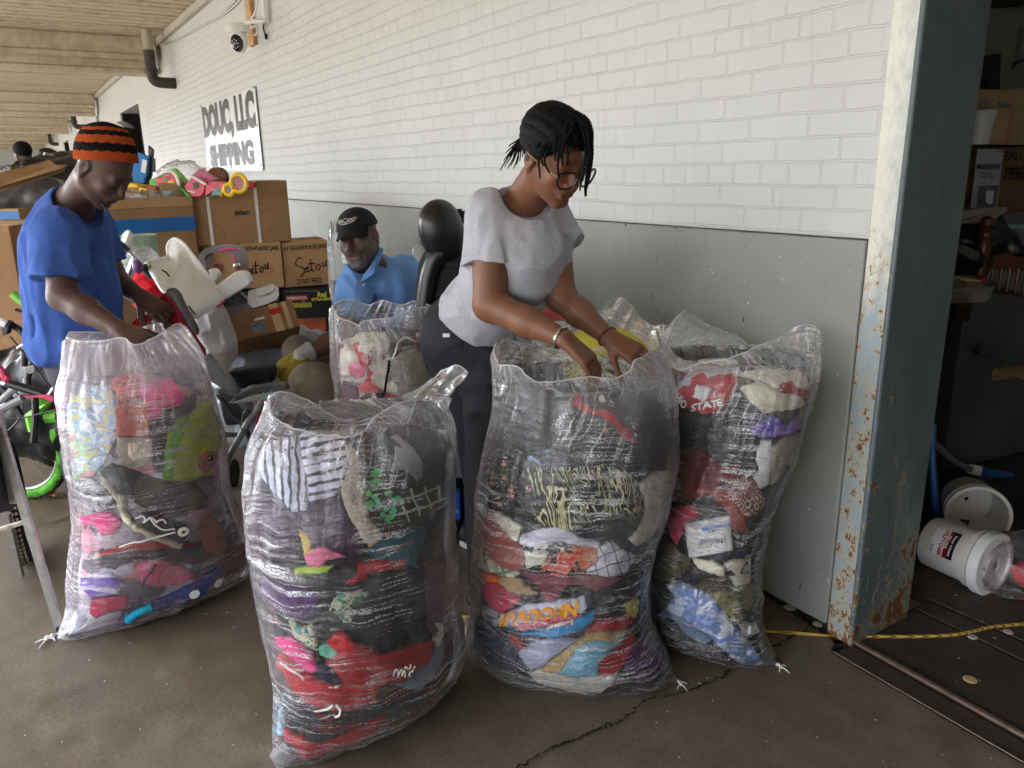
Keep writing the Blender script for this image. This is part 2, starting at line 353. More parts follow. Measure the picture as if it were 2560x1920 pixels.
def m_flange():                                   # the street face carries the wall's white overspray above the grey band
    t = NT('white_oversprayed_steel'); g = t.n('TexCoord').outputs['Object']; s = t.n('SeparateXYZ', {0: g}); z = s.outputs['Z']
    n1 = t.noise(t.mapn(g, (1, 1, .3)), 6, 5, .7).outputs['Fac']; n2 = t.noise(t.mapn(g, (1, 1, .6)), 46, 6, .78).outputs['Fac']
    blue = t.ramp(n1, [(.3, lin((136, 152, 160))), (.7, lin((170, 182, 186)))])
    wh = lin((222, 221, 210)); edge = t.ramp(s.outputs['X'], [(.0, 1.0), (.12, 0.0)])
    up = t.ramp(z, [(0.0, 0.0), (.47, .0), (.53, 1.0)]); zz = t.n('MapRange', {'Value': z, 'From Min': 0.0, 'From Max': 2.4}).outputs[0]
    up = t.ramp(t.math('ADD', zz, t.math('MULTIPLY', t.math('SUBTRACT', n1, .5), .3)), [(.44, 0.0), (.52, 1.0)])
    xr = t.n('MapRange', {'Value': s.outputs['X'], 'From Min': .02, 'From Max': .105}).outputs[0]
    lft = t.math('SUBTRACT', 1.0, t.math('ADD', xr, t.math('MULTIPLY', t.math('SUBTRACT', n2, .5), 2.4)), None)
    lft = t.n('Clamp', {'Value': lft}).outputs[0]
    c = t.mix(t.math('MULTIPLY', up, t.math('ADD', .25, t.math('MULTIPLY', lft, .75))), blue, wh)
    low = t.ramp(zz, [(.0, 1.0), (.12, .72), (.48, .62), (.58, .0)])
    thr = t.math('ADD', t.math('ADD', t.math('MULTIPLY', n2, .8), t.math('MULTIPLY', n1, .25)), t.math('MULTIPLY', low, .17))
    c = t.mix(t.ramp(thr, [(.63, 0.0), (.67, .7)]), c, lin((190, 174, 132)))
    ru = t.ramp(thr, [(.69, 0.0), (.715, 1.0)]); c = t.mix(ru, c, t.ramp(t.noise(g, 90, 3).outputs['Fac'], [(.3, lin((84, 46, 28))), (.7, lin((142, 92, 48)))]))
    return t.finish(c, t.ramp(thr, [(.55, .4), (.67, .85)]), 0, .5, t.bump(n2, .4, .003))
cl, cr, ck = G(2075, 1560), G(2274, 1520), G(2128, 1586)
colm = thing('steel_column', 'tall rusty pale blue steel column at the open end of the wall', 'column', (wx, WY, 0))
x0, x1, y0, y1 = wx+.002, -1.253, WY-.006, 2.37
b = MB(); b.obox((x0, y0, 0), (x1-x0-.012, 0, 0), (0, .012, 0), (0, 0, 3.58)); b.build('street_face', m_flange(), colm, bevel=.003)
b = MB(); b.obox((x1-.014, y0, 0), (.014, 0, 0), (0, y1-y0, 0), (0, 0, 3.58)); b.obox((x1-.1, y1, 0), (.1, 0, 0), (0, .012, 0), (0, 0, 3.58))
b.tube([(x1-.008, y0+.004, 0), (x1-.008, y0+.004, 3.58)], .009, 8)
b.build('web', m_st, colm, smooth=True)

# canopy: ribbed deck, fascia trim and cross beams
def m_deck():
    t = NT('cream_deck'); g = t.n('TexCoord').outputs['Object']
    n1 = t.noise(t.mapn(g, (1.5, .2, 1)), 1.2, 5, .65).outputs['Fac']; n2 = t.noise(g, 9, 4).outputs['Fac']
    f = t.math('ADD', t.math('MULTIPLY', n1, .65), t.math('MULTIPLY', n2, .35))
    c = t.ramp(f, [(.36, lin((168, 152, 128))), (.52, lin((206, 194, 170))), (.7, lin((218, 208, 188)))])
    return t.finish(c, .6, 0, .3, t.bump(n2, .2, .004))
m_dk = m_deck()
can = thing('dock_canopy', 'ribbed cream metal dock canopy with dusty cross beams', 'canopy', (-20, -2, 3.3))
b = MB(); x = -52.0; prof = []
while x < 6:
    prof += [(x, 3.40), (x+.07, 3.40), (x+.085, 3.286), (x+.215, 3.286), (x+.23, 3.40)]; x += .23
YE = -3.6
vs = [(a, YE, z) for a, z in prof]+[(a, WY, z) for a, z in prof]; n = len(prof)
b.add(vs, [(i, i+1, n+i+1, n+i) for i in range(n-1)]); b.box(-52, 6, YE, WY, 3.45, 3.52)
b.build('ribbed_deck', m_dk, can)
b = MB(); b.box(-52, wx, WY-.06, WY-.001, 3.2, 3.284); b.build('trim_board', M('trim', (186, 180, 168), .6), can, bevel=.006)
for k in range(5):
    bx = -11.95-8.45*k; b = MB()
    b.box(bx-.16, bx-.02, YE, WY-.07, 3.06, 3.283); b.box(bx-.2, bx+.02, YE, WY-.07, 3.0, 3.057); b.box(bx-.52, bx-.22, YE, WY-.07, 2.90, 3.283)
    b.box(bx-.56, bx-.18, YE, WY-.07, 2.84, 2.897)
    b.build('cross_beam', m_dk, can, bevel=.01)
b = MB(); b.box(-52, 6, YE-.25, YE-.01, 2.95, 3.5); b.build('edge_fascia', M('fascia', (150, 146, 138), .6), can)

# drain pipes
def pipe(px, label, top=3.28, bot=2.72):
    x = px; t = thing('drain_pipe', label, 'pipe', (x, WY-.25, bot), 'cast iron drain pipes under the canopy')
    m1 = M('soot_iron', (66, 60, 56), .6, var=.5, vs=7); m2 = M('painted_iron', (172, 164, 146), .6, var=.3, vs=6)
    MB().tube([(x, WY-.26, top), (x, WY-.26, bot+.32)], .062, 16).build('upper_pipe', m2, t, True)
    MB().tube([(x, WY-.26, bot+.32), (x, WY-.26, bot+.06)], .066, 16).build('sooty_pipe', m1, t, True)
    MB().tube([(x, WY-.26, bot+.1), (x, WY-.26, bot+.05)], .082, 16).build('collar', m1, t, True)
    MB().tube(spline([(x, WY-.26, bot+.06), (x+.005, WY-.25, bot-.02), (x+.03, WY-.2, bot-.06), (x+.06, WY-.1, bot-.07), (x+.06, WY+.01, bot-.07)], 5), .067, 16).build('elbow', m1, t, True)
pipe(-11.35, 'sooty drain pipe with an elbow, nearest one under the canopy'); pipe(-24.2, 'pale drain pipe beyond the second beam, above the knit cap', bot=2.85)
pipe(-36.5, 'small dark drain pipe far along the wall', bot=2.85)

# doorway fittings: overhead lamp seen in the door
t = thing('door_lamp', 'round pale lamp hanging in the dark doorway', 'lamp', (-15.6, WY-.1, 2.42))
MB().lathe((-15.6, WY-.1, 2.42), (-.3, -.3, -1), [(0, .02), (.02, .09), (.05, .14), (.06, .14)]).build('shade', M('lamp_grey', (170, 172, 172), .4), t, True)
MB().tube([(-15.6, WY-.1, 2.42), (-15.5, WY+.2, 2.5)], .02, 8).build('arm', M('black_metal', (22, 22, 22), .4), t, True)

# the dim store beyond the opening
m_room = m_brick('darkened_white_brick', (150, 150, 145), (50, 50, 48))  # white brick darkened in its colour for the dim light of the room
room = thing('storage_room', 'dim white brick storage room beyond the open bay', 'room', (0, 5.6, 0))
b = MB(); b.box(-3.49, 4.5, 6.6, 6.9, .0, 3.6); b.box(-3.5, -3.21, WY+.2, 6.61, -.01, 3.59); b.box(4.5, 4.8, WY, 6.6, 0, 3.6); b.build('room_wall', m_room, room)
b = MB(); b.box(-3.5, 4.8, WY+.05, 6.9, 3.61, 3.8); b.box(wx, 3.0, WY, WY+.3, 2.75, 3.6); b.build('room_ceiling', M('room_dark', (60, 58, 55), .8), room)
b = MB(); b.box(1.4, 2.9, WY, WY+.36, 0, 3.6); b.box(2.9, 3.2, -3.4, WY+.36, 0, 3.6); b.build('unseen_shade_wall', m_gp, wall)  # wall carried on past the bay; unseen wing added to shade the column

# floor marks: joints, steel rails and plate at the threshold, cracks
m_joint = M('dark_joint', (44, 37, 31), .95, var=.3, vs=30)
def strip(name, pts, w, m, z=.004, kind='structure', jit=0.0, seed=1):
    rs = random.Random(seed); pts = [np.asarray(p, float) for p in pts]; vs = []
    for i, p in enumerate(pts):
        d = nrm(pts[min(i+1, len(pts)-1)]-pts[max(i-1, 0)]); s = np.array([-d[1], d[0], 0]); ww = (w[i] if isinstance(w, (list, tuple)) else w)*(1+jit*(rs.random()-.5)*2)
        c = p+s*jit*ww*(rs.random()-.5); vs += [(c[0]+s[0]*ww/2, c[1]+s[1]*ww/2, z), (c[0]-s[0]*ww/2, c[1]-s[1]*ww/2, z)]
    o = MB().add(vs, [(2*i, 2*i+1, 2*i+3, 2*i+2) for i in range(len(pts)-1)]).build(name, m); o['kind'] = kind; return o
def rag(pts, n=8, a=.012, seed=3):
    rs = random.Random(seed); out = []; q = spline(pts, n)
    for p in q: out.append(p+np.array([rs.uniform(-a, a), rs.uniform(-a, a), 0]))
    return out
strip('floor_crack', rag([G(*p) for p in [(1290, 1925), (1360, 1880), (1440, 1850), (1500, 1822), (1560, 1800), (1620, 1750), (1700, 1735), (1790, 1700), (1830, 1672)]], 14, .006), .006, m_joint, jit=.9)
strip('floor_crack', rag([G(*p) for p in [(1900, 1640), (1950, 1610), (1990, 1590), (2035, 1562)]], 12, .006, 5), .006, m_joint, jit=.9)
strip('wall_gap', rag([G(*p) for p in [(1700, 1360), (1898, 1476), (1960, 1515), (2010, 1548), (2075, 1590), (2100, 1612), (2080, 1628)]], 10, .004, 6), .028, m_joint, jit=.4)
m_rail = M('rusty_rail', (122, 104, 90), .5, metal=.3, var=.35, vs=40)
def rail(name, a, b_, w, hgt):
    a, b_ = np.array(a), np.array(b_); o = MB().bar(a+(0, 0, hgt/2), b_+(0, 0, hgt/2), w, hgt).build(name, m_rail, bevel=.002); o['kind'] = 'structure'
g1, g2 = G(*z1('R', 840, 640)), G(*z1('R', 2300, 1455)); rail('floor_rail', g1, g2, .017, .012)
strip('rail_joint', [g1+(-.01, .012, 0), g2+(-.01, .012, 0)], .012, m_joint); strip('rail_joint', [g1+(.004, -.018, 0), g2+(.004, -.018, 0)], .014, m_joint)
h1, h2 = G(*z1('R', 700, 730)), G(*z1('R', 2300, 1660)); rail('floor_rail', h1, h2, .007, .006); strip('rail_joint', [h1+(0, -.007, 0), h2+(0, -.007, 0)], .008, m_joint)
strip('rail_joint', [h1, G(*z1('R', 800, 690)), g1], .014, m_joint, jit=.6)
for a, b_ in (((1330, 390), (2300, 860)), ((1420, 310), (2300, 700))):
    a, b_ = G(*z1('R', *a)), G(*z1('R', *b_)); strip('rail_joint', [a, b_], .012, m_joint, z=.0042)
    rail('floor_rail', a+(0, .012, 0), b_+(0, .012, 0), .008, .004)
def m_plate():
    t = NT('stained_slab'); g = t.n('TexCoord').outputs['Object']; n1 = t.noise(g, 3, 5, .7).outputs['Fac']; n2 = t.noise(g, 22, 4).outputs['Fac']
    c = t.ramp(t.math('ADD', t.math('MULTIPLY', n1, .6), t.math('MULTIPLY', n2, .4)), [(.35, lin((50, 44, 40))), (.6, lin((72, 64, 57))), (.72, lin((104, 96, 88)))])
    return t.finish(c, .55, 0, .35, t.bump(n2, .25, .003))
o = MB().add([tuple(h1+(.003, 0, .002)), tuple(h2+(.003, 0, .002)), (3.5, 2.2, .002), (3.5, 6.5, .002), (-3.1, 6.5, .002), (-3.1, 2.5, .002), (x1-.02, 2.5, .002), (x1-.02, 2.12, .002)], [tuple(range(8))]).build('threshold_slab', m_plate()); o['kind'] = 'structure'
# hairline joint running under the left bags
strip('floor_joint', [G(130, 1310), G(200, 1283)], .006, m_joint)
# ================================================================== FILM SACKS AND WHAT THEY HOLD
def pts(s): return [tuple(float(v) for v in q.split(',')) for q in s.split()]
def film_mat(name, veil=.035, streak=.55, rough=.10, tint=(238, 238, 244), vs=1.0, dense=0.0):
    if name in MATS: return MATS[name]
    t = NT(name); uv = t.n('TexCoord').outputs['UV']; ob = t.n('TexCoord').outputs['Object']
    wob = t.n('VectorMath', {0: t.noise(uv, 5, 3).outputs['Color'], 'Scale': .08}, operation='SCALE').outputs[0]
    u2 = t.n('VectorMath', {0: uv, 1: wob}, operation='ADD').outputs[0]
    l1 = t.noise(t.mapn(u2, (24, 2.0, 1)), 1.0, 4, .6).outputs['Fac']        # creases running up to the mouth
    l2 = t.noise(t.mapn(u2, (2.6, 34, 1)), 1.0, 4, .6).outputs['Fac']        # creases pulled across the belly
    l3 = t.noise(uv, 3.6, 3, .6, .8).outputs['Fac']; l4 = t.noise(t.mapn(uv, (1, 1, 1), loc=(5, 2, 0)), 4.5, 3, .6).outputs['Fac']
    vy = t.n('SeparateXYZ', {0: uv}).outputs['Y']; up = t.n('MapRange', {'Value': vy, 'From Min': .66, 'From Max': .92}).outputs[0]
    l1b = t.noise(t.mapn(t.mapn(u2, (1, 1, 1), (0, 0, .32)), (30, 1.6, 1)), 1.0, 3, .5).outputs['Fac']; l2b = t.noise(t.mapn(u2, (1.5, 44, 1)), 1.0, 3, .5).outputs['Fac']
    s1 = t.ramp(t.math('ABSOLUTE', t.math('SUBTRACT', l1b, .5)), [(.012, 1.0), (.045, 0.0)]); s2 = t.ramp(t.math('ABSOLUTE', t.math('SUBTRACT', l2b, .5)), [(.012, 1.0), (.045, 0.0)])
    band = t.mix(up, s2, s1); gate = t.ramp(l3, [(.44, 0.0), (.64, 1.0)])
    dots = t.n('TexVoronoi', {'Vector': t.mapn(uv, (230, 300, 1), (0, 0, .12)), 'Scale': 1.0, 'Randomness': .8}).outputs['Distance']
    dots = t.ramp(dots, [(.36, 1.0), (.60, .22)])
    painted_glint = t.math('MULTIPLY', t.math('MULTIPLY', band, gate), dots)  # sky glints painted as whitish streaks, mixed into the film's opacity
    f1 = t.ramp(t.math('ABSOLUTE', t.math('SUBTRACT', t.mix(up, l2, l1), .5)), [(.0, .55), (.012, 0.0)])
    f2 = t.ramp(t.math('ABSOLUTE', t.math('SUBTRACT', t.noise(t.mapn(u2, (3, 22, 1), (0, 0, .5)), 1.0, 3, .6).outputs['Fac'], .5)), [(.0, .5), (.010, 0.0)])
    fine = t.math('MULTIPLY', t.math('MAXIMUM', f1, f2), t.ramp(l4, [(.46, .15), (.6, 1.0)]))
    h = t.math('ADD', t.math('MULTIPLY', l1, .9), t.math('MULTIPLY', l2, 1.3)); h = t.math('ADD', h, t.math('MULTIPLY', l3, .8)); nb = t.bump(h, .8, .014)
    fr = t.n('Fresnel', {'IOR': 1.45, 'Normal': nb}).outputs[0]
    lw = t.n('LayerWeight', {'Blend': .35}).outputs['Facing']
    haze_ = t.math('ADD', t.math('MULTIPLY', t.ramp(l4, [(.45, 0.0), (.75, 1.0)]),   .07+veil*.6), t.math('MULTIPLY', up, .07+veil*2.5))
    fac = t.math('ADD', t.math('ADD', veil+dense, haze_), t.math('MULTIPLY', painted_glint, streak*2.4)); fac = t.math('ADD', fac, t.math('MULTIPLY', fine, streak*.4))
    fac = t.n('Clamp', {'Value': t.math('ADD', fac, t.math('MULTIPLY', t.math('POWER', lw, 2.6), .55)), 'Min': .01, 'Max': .93}).outputs[0]
    df = t.n('BsdfDiffuse', {'Color': lin(tint), 'Normal': nb}).outputs[0]; tl = t.n('BsdfTranslucent', {'Color': lin(tint)}).outputs[0]
    body = t.n('MixShader', {0: .4, 1: df, 2: tl}).outputs[0]
    tr = t.n('BsdfTransparent', {'Color': (.985, .985, .985)}).outputs[0]
    a = t.n('MixShader', {0: fac, 1: tr, 2: body}).outputs[0]
    gl = t.n('BsdfGlossy', {'Color': (1, 1, 1), 'Roughness': rough, 'Normal': nb}).outputs[0]
    gf = t.n('Clamp', {'Value': t.math('ADD', t.math('MULTIPLY', fr, 1.25), t.math('MULTIPLY', painted_glint, .25)), 'Max': .85}).outputs[0]
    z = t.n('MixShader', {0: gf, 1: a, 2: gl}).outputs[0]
    t.t.links.new(z, t.out.inputs[0]); MATS[name] = t.mat; return t.mat

def fabric(name, c, kind='plain', c2=None, c3=None, sc=1.0, ang=0.0, rough=.85, shine=.25, relief=1.0):
    c = tuple(min(255, v*1.04+2) for v in c)
    if name in MATS: return MATS[name]
    t = NT(name); uv = t.n('TexCoord').outputs['UV']; c1 = lin(c); c2_ = lin(c2) if c2 else c1; c3_ = lin(c3) if c3 else c2_
    wob = t.n('VectorMath', {0: t.noise(uv, 1.7, 2).outputs['Color'], 'Scale': .22}, operation='SCALE').outputs[0]
    v = t.n('VectorMath', {0: uv, 1: wob}, operation='ADD').outputs[0]; v = t.mapn(v, (sc, sc, sc), (0, 0, ang))
    s = t.n('SeparateXYZ', {0: v})
    def saw(x, w):  # band of width w in each unit
        return t.math('LESS_THAN', t.math('FRACT', x), w)
    if kind == 'plain': col = t.ramp(t.noise(uv, 1.2, 4).outputs['Fac'], [(.3, tuple(q*.8 for q in c1)), (.7, tuple(min(1, q*1.15) for q in c1))])
    elif kind == 'stripes': col = t.mix(saw(s.outputs['X'], .36), c1, c2_)
    elif kind == 'plaid':
        a = saw(s.outputs['X'], .16); b = saw(s.outputs['Y'], .16); col = t.mix(t.math('MAXIMUM', a, b), c1, c2_)
        if c3: col = t.mix(t.math('MULTIPLY', saw(t.math('ADD', s.outputs['X'], .45), .3), .5), col, c3_)
    elif kind == 'grid':
        col = t.mix(t.math('MAXIMUM', saw(s.outputs['X'], .09), saw(s.outputs['Y'], .09)), c1, c2_)
    elif kind == 'floral':
        vo = t.n('TexVoronoi', {'Vector': v, 'Scale': 1.0}); d = vo.outputs['Distance']
        w = t.noise(v, 5, 3).outputs['Fac']; d2 = t.math('ADD', d, t.math('MULTIPLY', t.math('SUBTRACT', w, .5), .7))
        pet = t.ramp(d2, [(.2, 1.0), (.27, 0.0)]); cc = t.mix(t.n('SeparateXYZ', {0: vo.outputs['Color']}).outputs[0], c2_, c3_); col = t.mix(pet, c1, cc)
        ln = t.ramp(t.math('ABSOLUTE', t.math('SUBTRACT', t.noise(v, 1.6, 2).outputs['Fac'], .5)), [(0.0, .8), (.015, 0.0)]); col = t.mix(ln, col, c3_)
    elif kind == 'strokes':
        n_ = t.noise(t.mapn(v, (1, .22, 1)), 1.5, 3, .5, .8).outputs['Fac']; a = t.ramp(t.math('ABSOLUTE', t.math('SUBTRACT', t.math('FRACT', t.math('MULTIPLY', n_, 13)), .5)), [(.10, 1.0), (.17, 0.0)])
        g_ = t.ramp(t.noise(v, .8, 2).outputs['Fac'], [(.42, 0.0), (.5, 1.0)]); col = t.mix(t.math('MULTIPLY', a, g_), c1, c2_)
    elif kind == 'scroll':
        n_ = t.noise(v, 2.2, 2, .5, 1.4).outputs['Fac']; a = t.ramp(t.math('ABSOLUTE', t.math('SUBTRACT', t.math('FRACT', t.math('MULTIPLY', n_, 9)), .5)), [(.07, 1.0), (.13, 0.0)]); col = t.mix(a, c1, c2_)
    elif kind == 'patch':
        n_ = t.noise(v, 1.0, 4, .6, .6).outputs['Fac']; col = t.ramp(n_, [(.44, c1), (.47, c2_), (.56, c2_), (.585, c3_)])
    elif kind == 'paisley':
        vo = t.n('TexVoronoi', {'Vector': v, 'Scale': 1.6, 'Randomness': .35}); r = t.math('FRACT', t.math('MULTIPLY', vo.outputs['Distance'], 4.5))
        col = t.ramp(r, [(.3, c1), (.36, c2_), (.62, c2_), (.68, c3_)])
    elif kind == 'dots': col = t.mix(t.ramp(t.n('TexVoronoi', {'Vector': v, 'Scale': 3.0, 'Randomness': 0.0}).outputs['Distance'], [(.22, 1.0), (.27, 0.0)]), c1, c2_)
    elif kind == 'heather': col = t.mix(t.ramp(t.noise(v, 9, 4, .7).outputs['Fac'], [(.4, 0.0), (.6, 1.0)]), c1, c2_)
    elif kind == 'fuzzy': col = t.mix(t.ramp(t.noise(t.mapn(v, (1, .3, 1)), 6, 4, .7).outputs['Fac'], [(.35, 0.0), (.65, 1.0)]), c1, c2_)
    f1 = t.noise(uv, 2.2, 4, .55, .6).outputs['Fac']; f2 = t.noise(uv, 45, 2).outputs['Fac']
    b = t.bump(t.math('ADD', t.math('MULTIPLY', f1, 1.0), t.math('MULTIPLY', f2, .08)), .8*relief, .03)
    MATS[name] = t.finish(col, rough, 0, shine, b); return MATS[name]
FB = {}
def fb(n, *a, **k): FB[n] = fabric('cloth_'+n, *a, **k)
fb('black', (24, 24, 28)); fb('charcoal', (48, 48, 54)); fb('navy', (30, 36, 62)); fb('purple', (66, 40, 72)); fb('violet', (84, 38, 104)); fb('red', (176, 22, 34)); fb('scarlet', (205, 24, 38))
fb('hotpink', (240, 40, 140)); fb('pink', (236, 120, 160)); fb('rose', (200, 60, 100)); fb('mint', (120, 210, 180)); fb('teal', (24, 92, 112)); fb('green', (48, 150, 112)); fb('lime', (176, 214, 60))
fb('beige', (206, 190, 172), 'fuzzy', (232, 220, 204), sc=2); fb('white', (232, 232, 238)); fb('lavwhite', (214, 214, 236)); fb('cream', (236, 230, 208)); fb('grey', (150, 150, 158)); fb('heather', (160, 164, 190), 'heather', (188, 192, 214), sc=3)
fb('denim', (112, 134, 160), 'heather', (140, 160, 184), sc=4); fb('mauve', (130, 62, 78)); fb('terra', (158, 82, 70)); fb('orange', (246, 104, 30)); fb('tan', (186, 158, 118)); fb('crimson', (190, 50, 84)); fb('sky', (132, 190, 214))
fb('blue', (20, 140, 200)); fb('royal', (50, 80, 190)); fb('yellow', (222, 206, 84)); fb('buff', (232, 204, 110)); fb('taupe', (178, 166, 154)); fb('olive', (112, 110, 72), 'patch', (150, 146, 96), (90, 92, 70), sc=2.5); fb('maroon', (104, 20, 26)); fb('rust', (150, 62, 50)); fb('salmon', (222, 108, 110)); fb('brick', (196, 88, 62)); fb('brown', (66, 44, 38)); fb('rustfur', (150, 86, 58), 'fuzzy', (180, 110, 80), sc=3)
fb('stripes', (216, 218, 244), 'stripes', (44, 44, 50), sc=5.2, ang=.05); fb('stripes2', (216, 218, 244), 'stripes', (44, 44, 50), sc=4.4, ang=1.78)
fb('gplaid', (44, 56, 48), 'plaid', (190, 196, 180), sc=3.2, ang=.3); fb('wgrid', (224, 226, 240), 'grid', (28, 30, 50), sc=3.6, ang=.35); fb('cplaid', (222, 212, 178), 'plaid', (120, 150, 130), (90, 130, 120), sc=2.4, ang=.25)
fb('floral', (18, 18, 22), 'floral', (226, 100, 90), (228, 214, 196), sc=4.2); fb('strokes', (20, 20, 22), 'strokes', (222, 220, 172), sc=1.3, ang=.35); fb('blueflor', (28, 28, 40), 'floral', (150, 170, 214), (190, 206, 232), sc=2.4)
fb('redflor', (206, 66, 48), 'patch', (232, 140, 100), (70, 40, 30), sc=3.6); fb('poppy', (196, 24, 40), 'patch', (228, 214, 206), (40, 12, 16), sc=2.2); fb('tanprint', (214, 184, 122), 'scroll', (84, 64, 40), sc=2.6)
fb('scrib', (190, 30, 66), 'scroll', (236, 226, 228), sc=1.8); fb('goldlace', (16, 16, 18), 'scroll', (176, 160, 108), sc=3.2); fb('lace', (22, 22, 26), 'scroll', (196, 198, 196), sc=4.0); fb('paisley', (40, 36, 60), 'paisley', (214, 190, 170), (150, 52, 50), sc=3.0)
fb('leopard', (210, 212, 210), 'patch', (40, 44, 48), (120, 124, 126), sc=5); fb('bluewhite', (232, 234, 244), 'patch', (120, 150, 206), (214, 222, 240), sc=1.35); fb('kids', (214, 226, 238), 'patch', (170, 224, 150), (240, 170, 190), sc=2.6)
fb('kids2', (236, 240, 244), 'patch', (160, 200, 236), (236, 220, 150), sc=3.1); fb('lilac', (124, 96, 196), 'stripes', (214, 208, 236), sc=3.0, ang=1.5); fb('limefur', (96, 158, 30), 'fuzzy', (136, 186, 40), sc=3); fb('yelfur', (158, 178, 40), 'fuzzy', (196, 200, 70), sc=3)
fb('creamfur', (226, 222, 204), 'fuzzy', (242, 238, 226), sc=2.5); fb('reddot', (186, 20, 40), 'dots', (236, 200, 200), sc=5); fb('camo', (84, 96, 112), 'patch', (178, 186, 190), (50, 60, 78), sc=3); fb('sneaker', (34, 36, 42)); fb('rubber', (222, 214, 186), rough=.5)
fb('greenflor', (52, 140, 118), 'patch', (214, 214, 180), (40, 110, 110), sc=4); fb('purpred', (96, 52, 78), 'fuzzy', (128, 92, 112), sc=1.4); fb('bluepur', (88, 70, 190), 'patch', (176, 140, 226), (60, 60, 170), sc=2.4); fb('offwhite', (214, 208, 200)); fb('blackblue', (30, 34, 50), 'patch', (60, 66, 80), (24, 24, 34), sc=2)

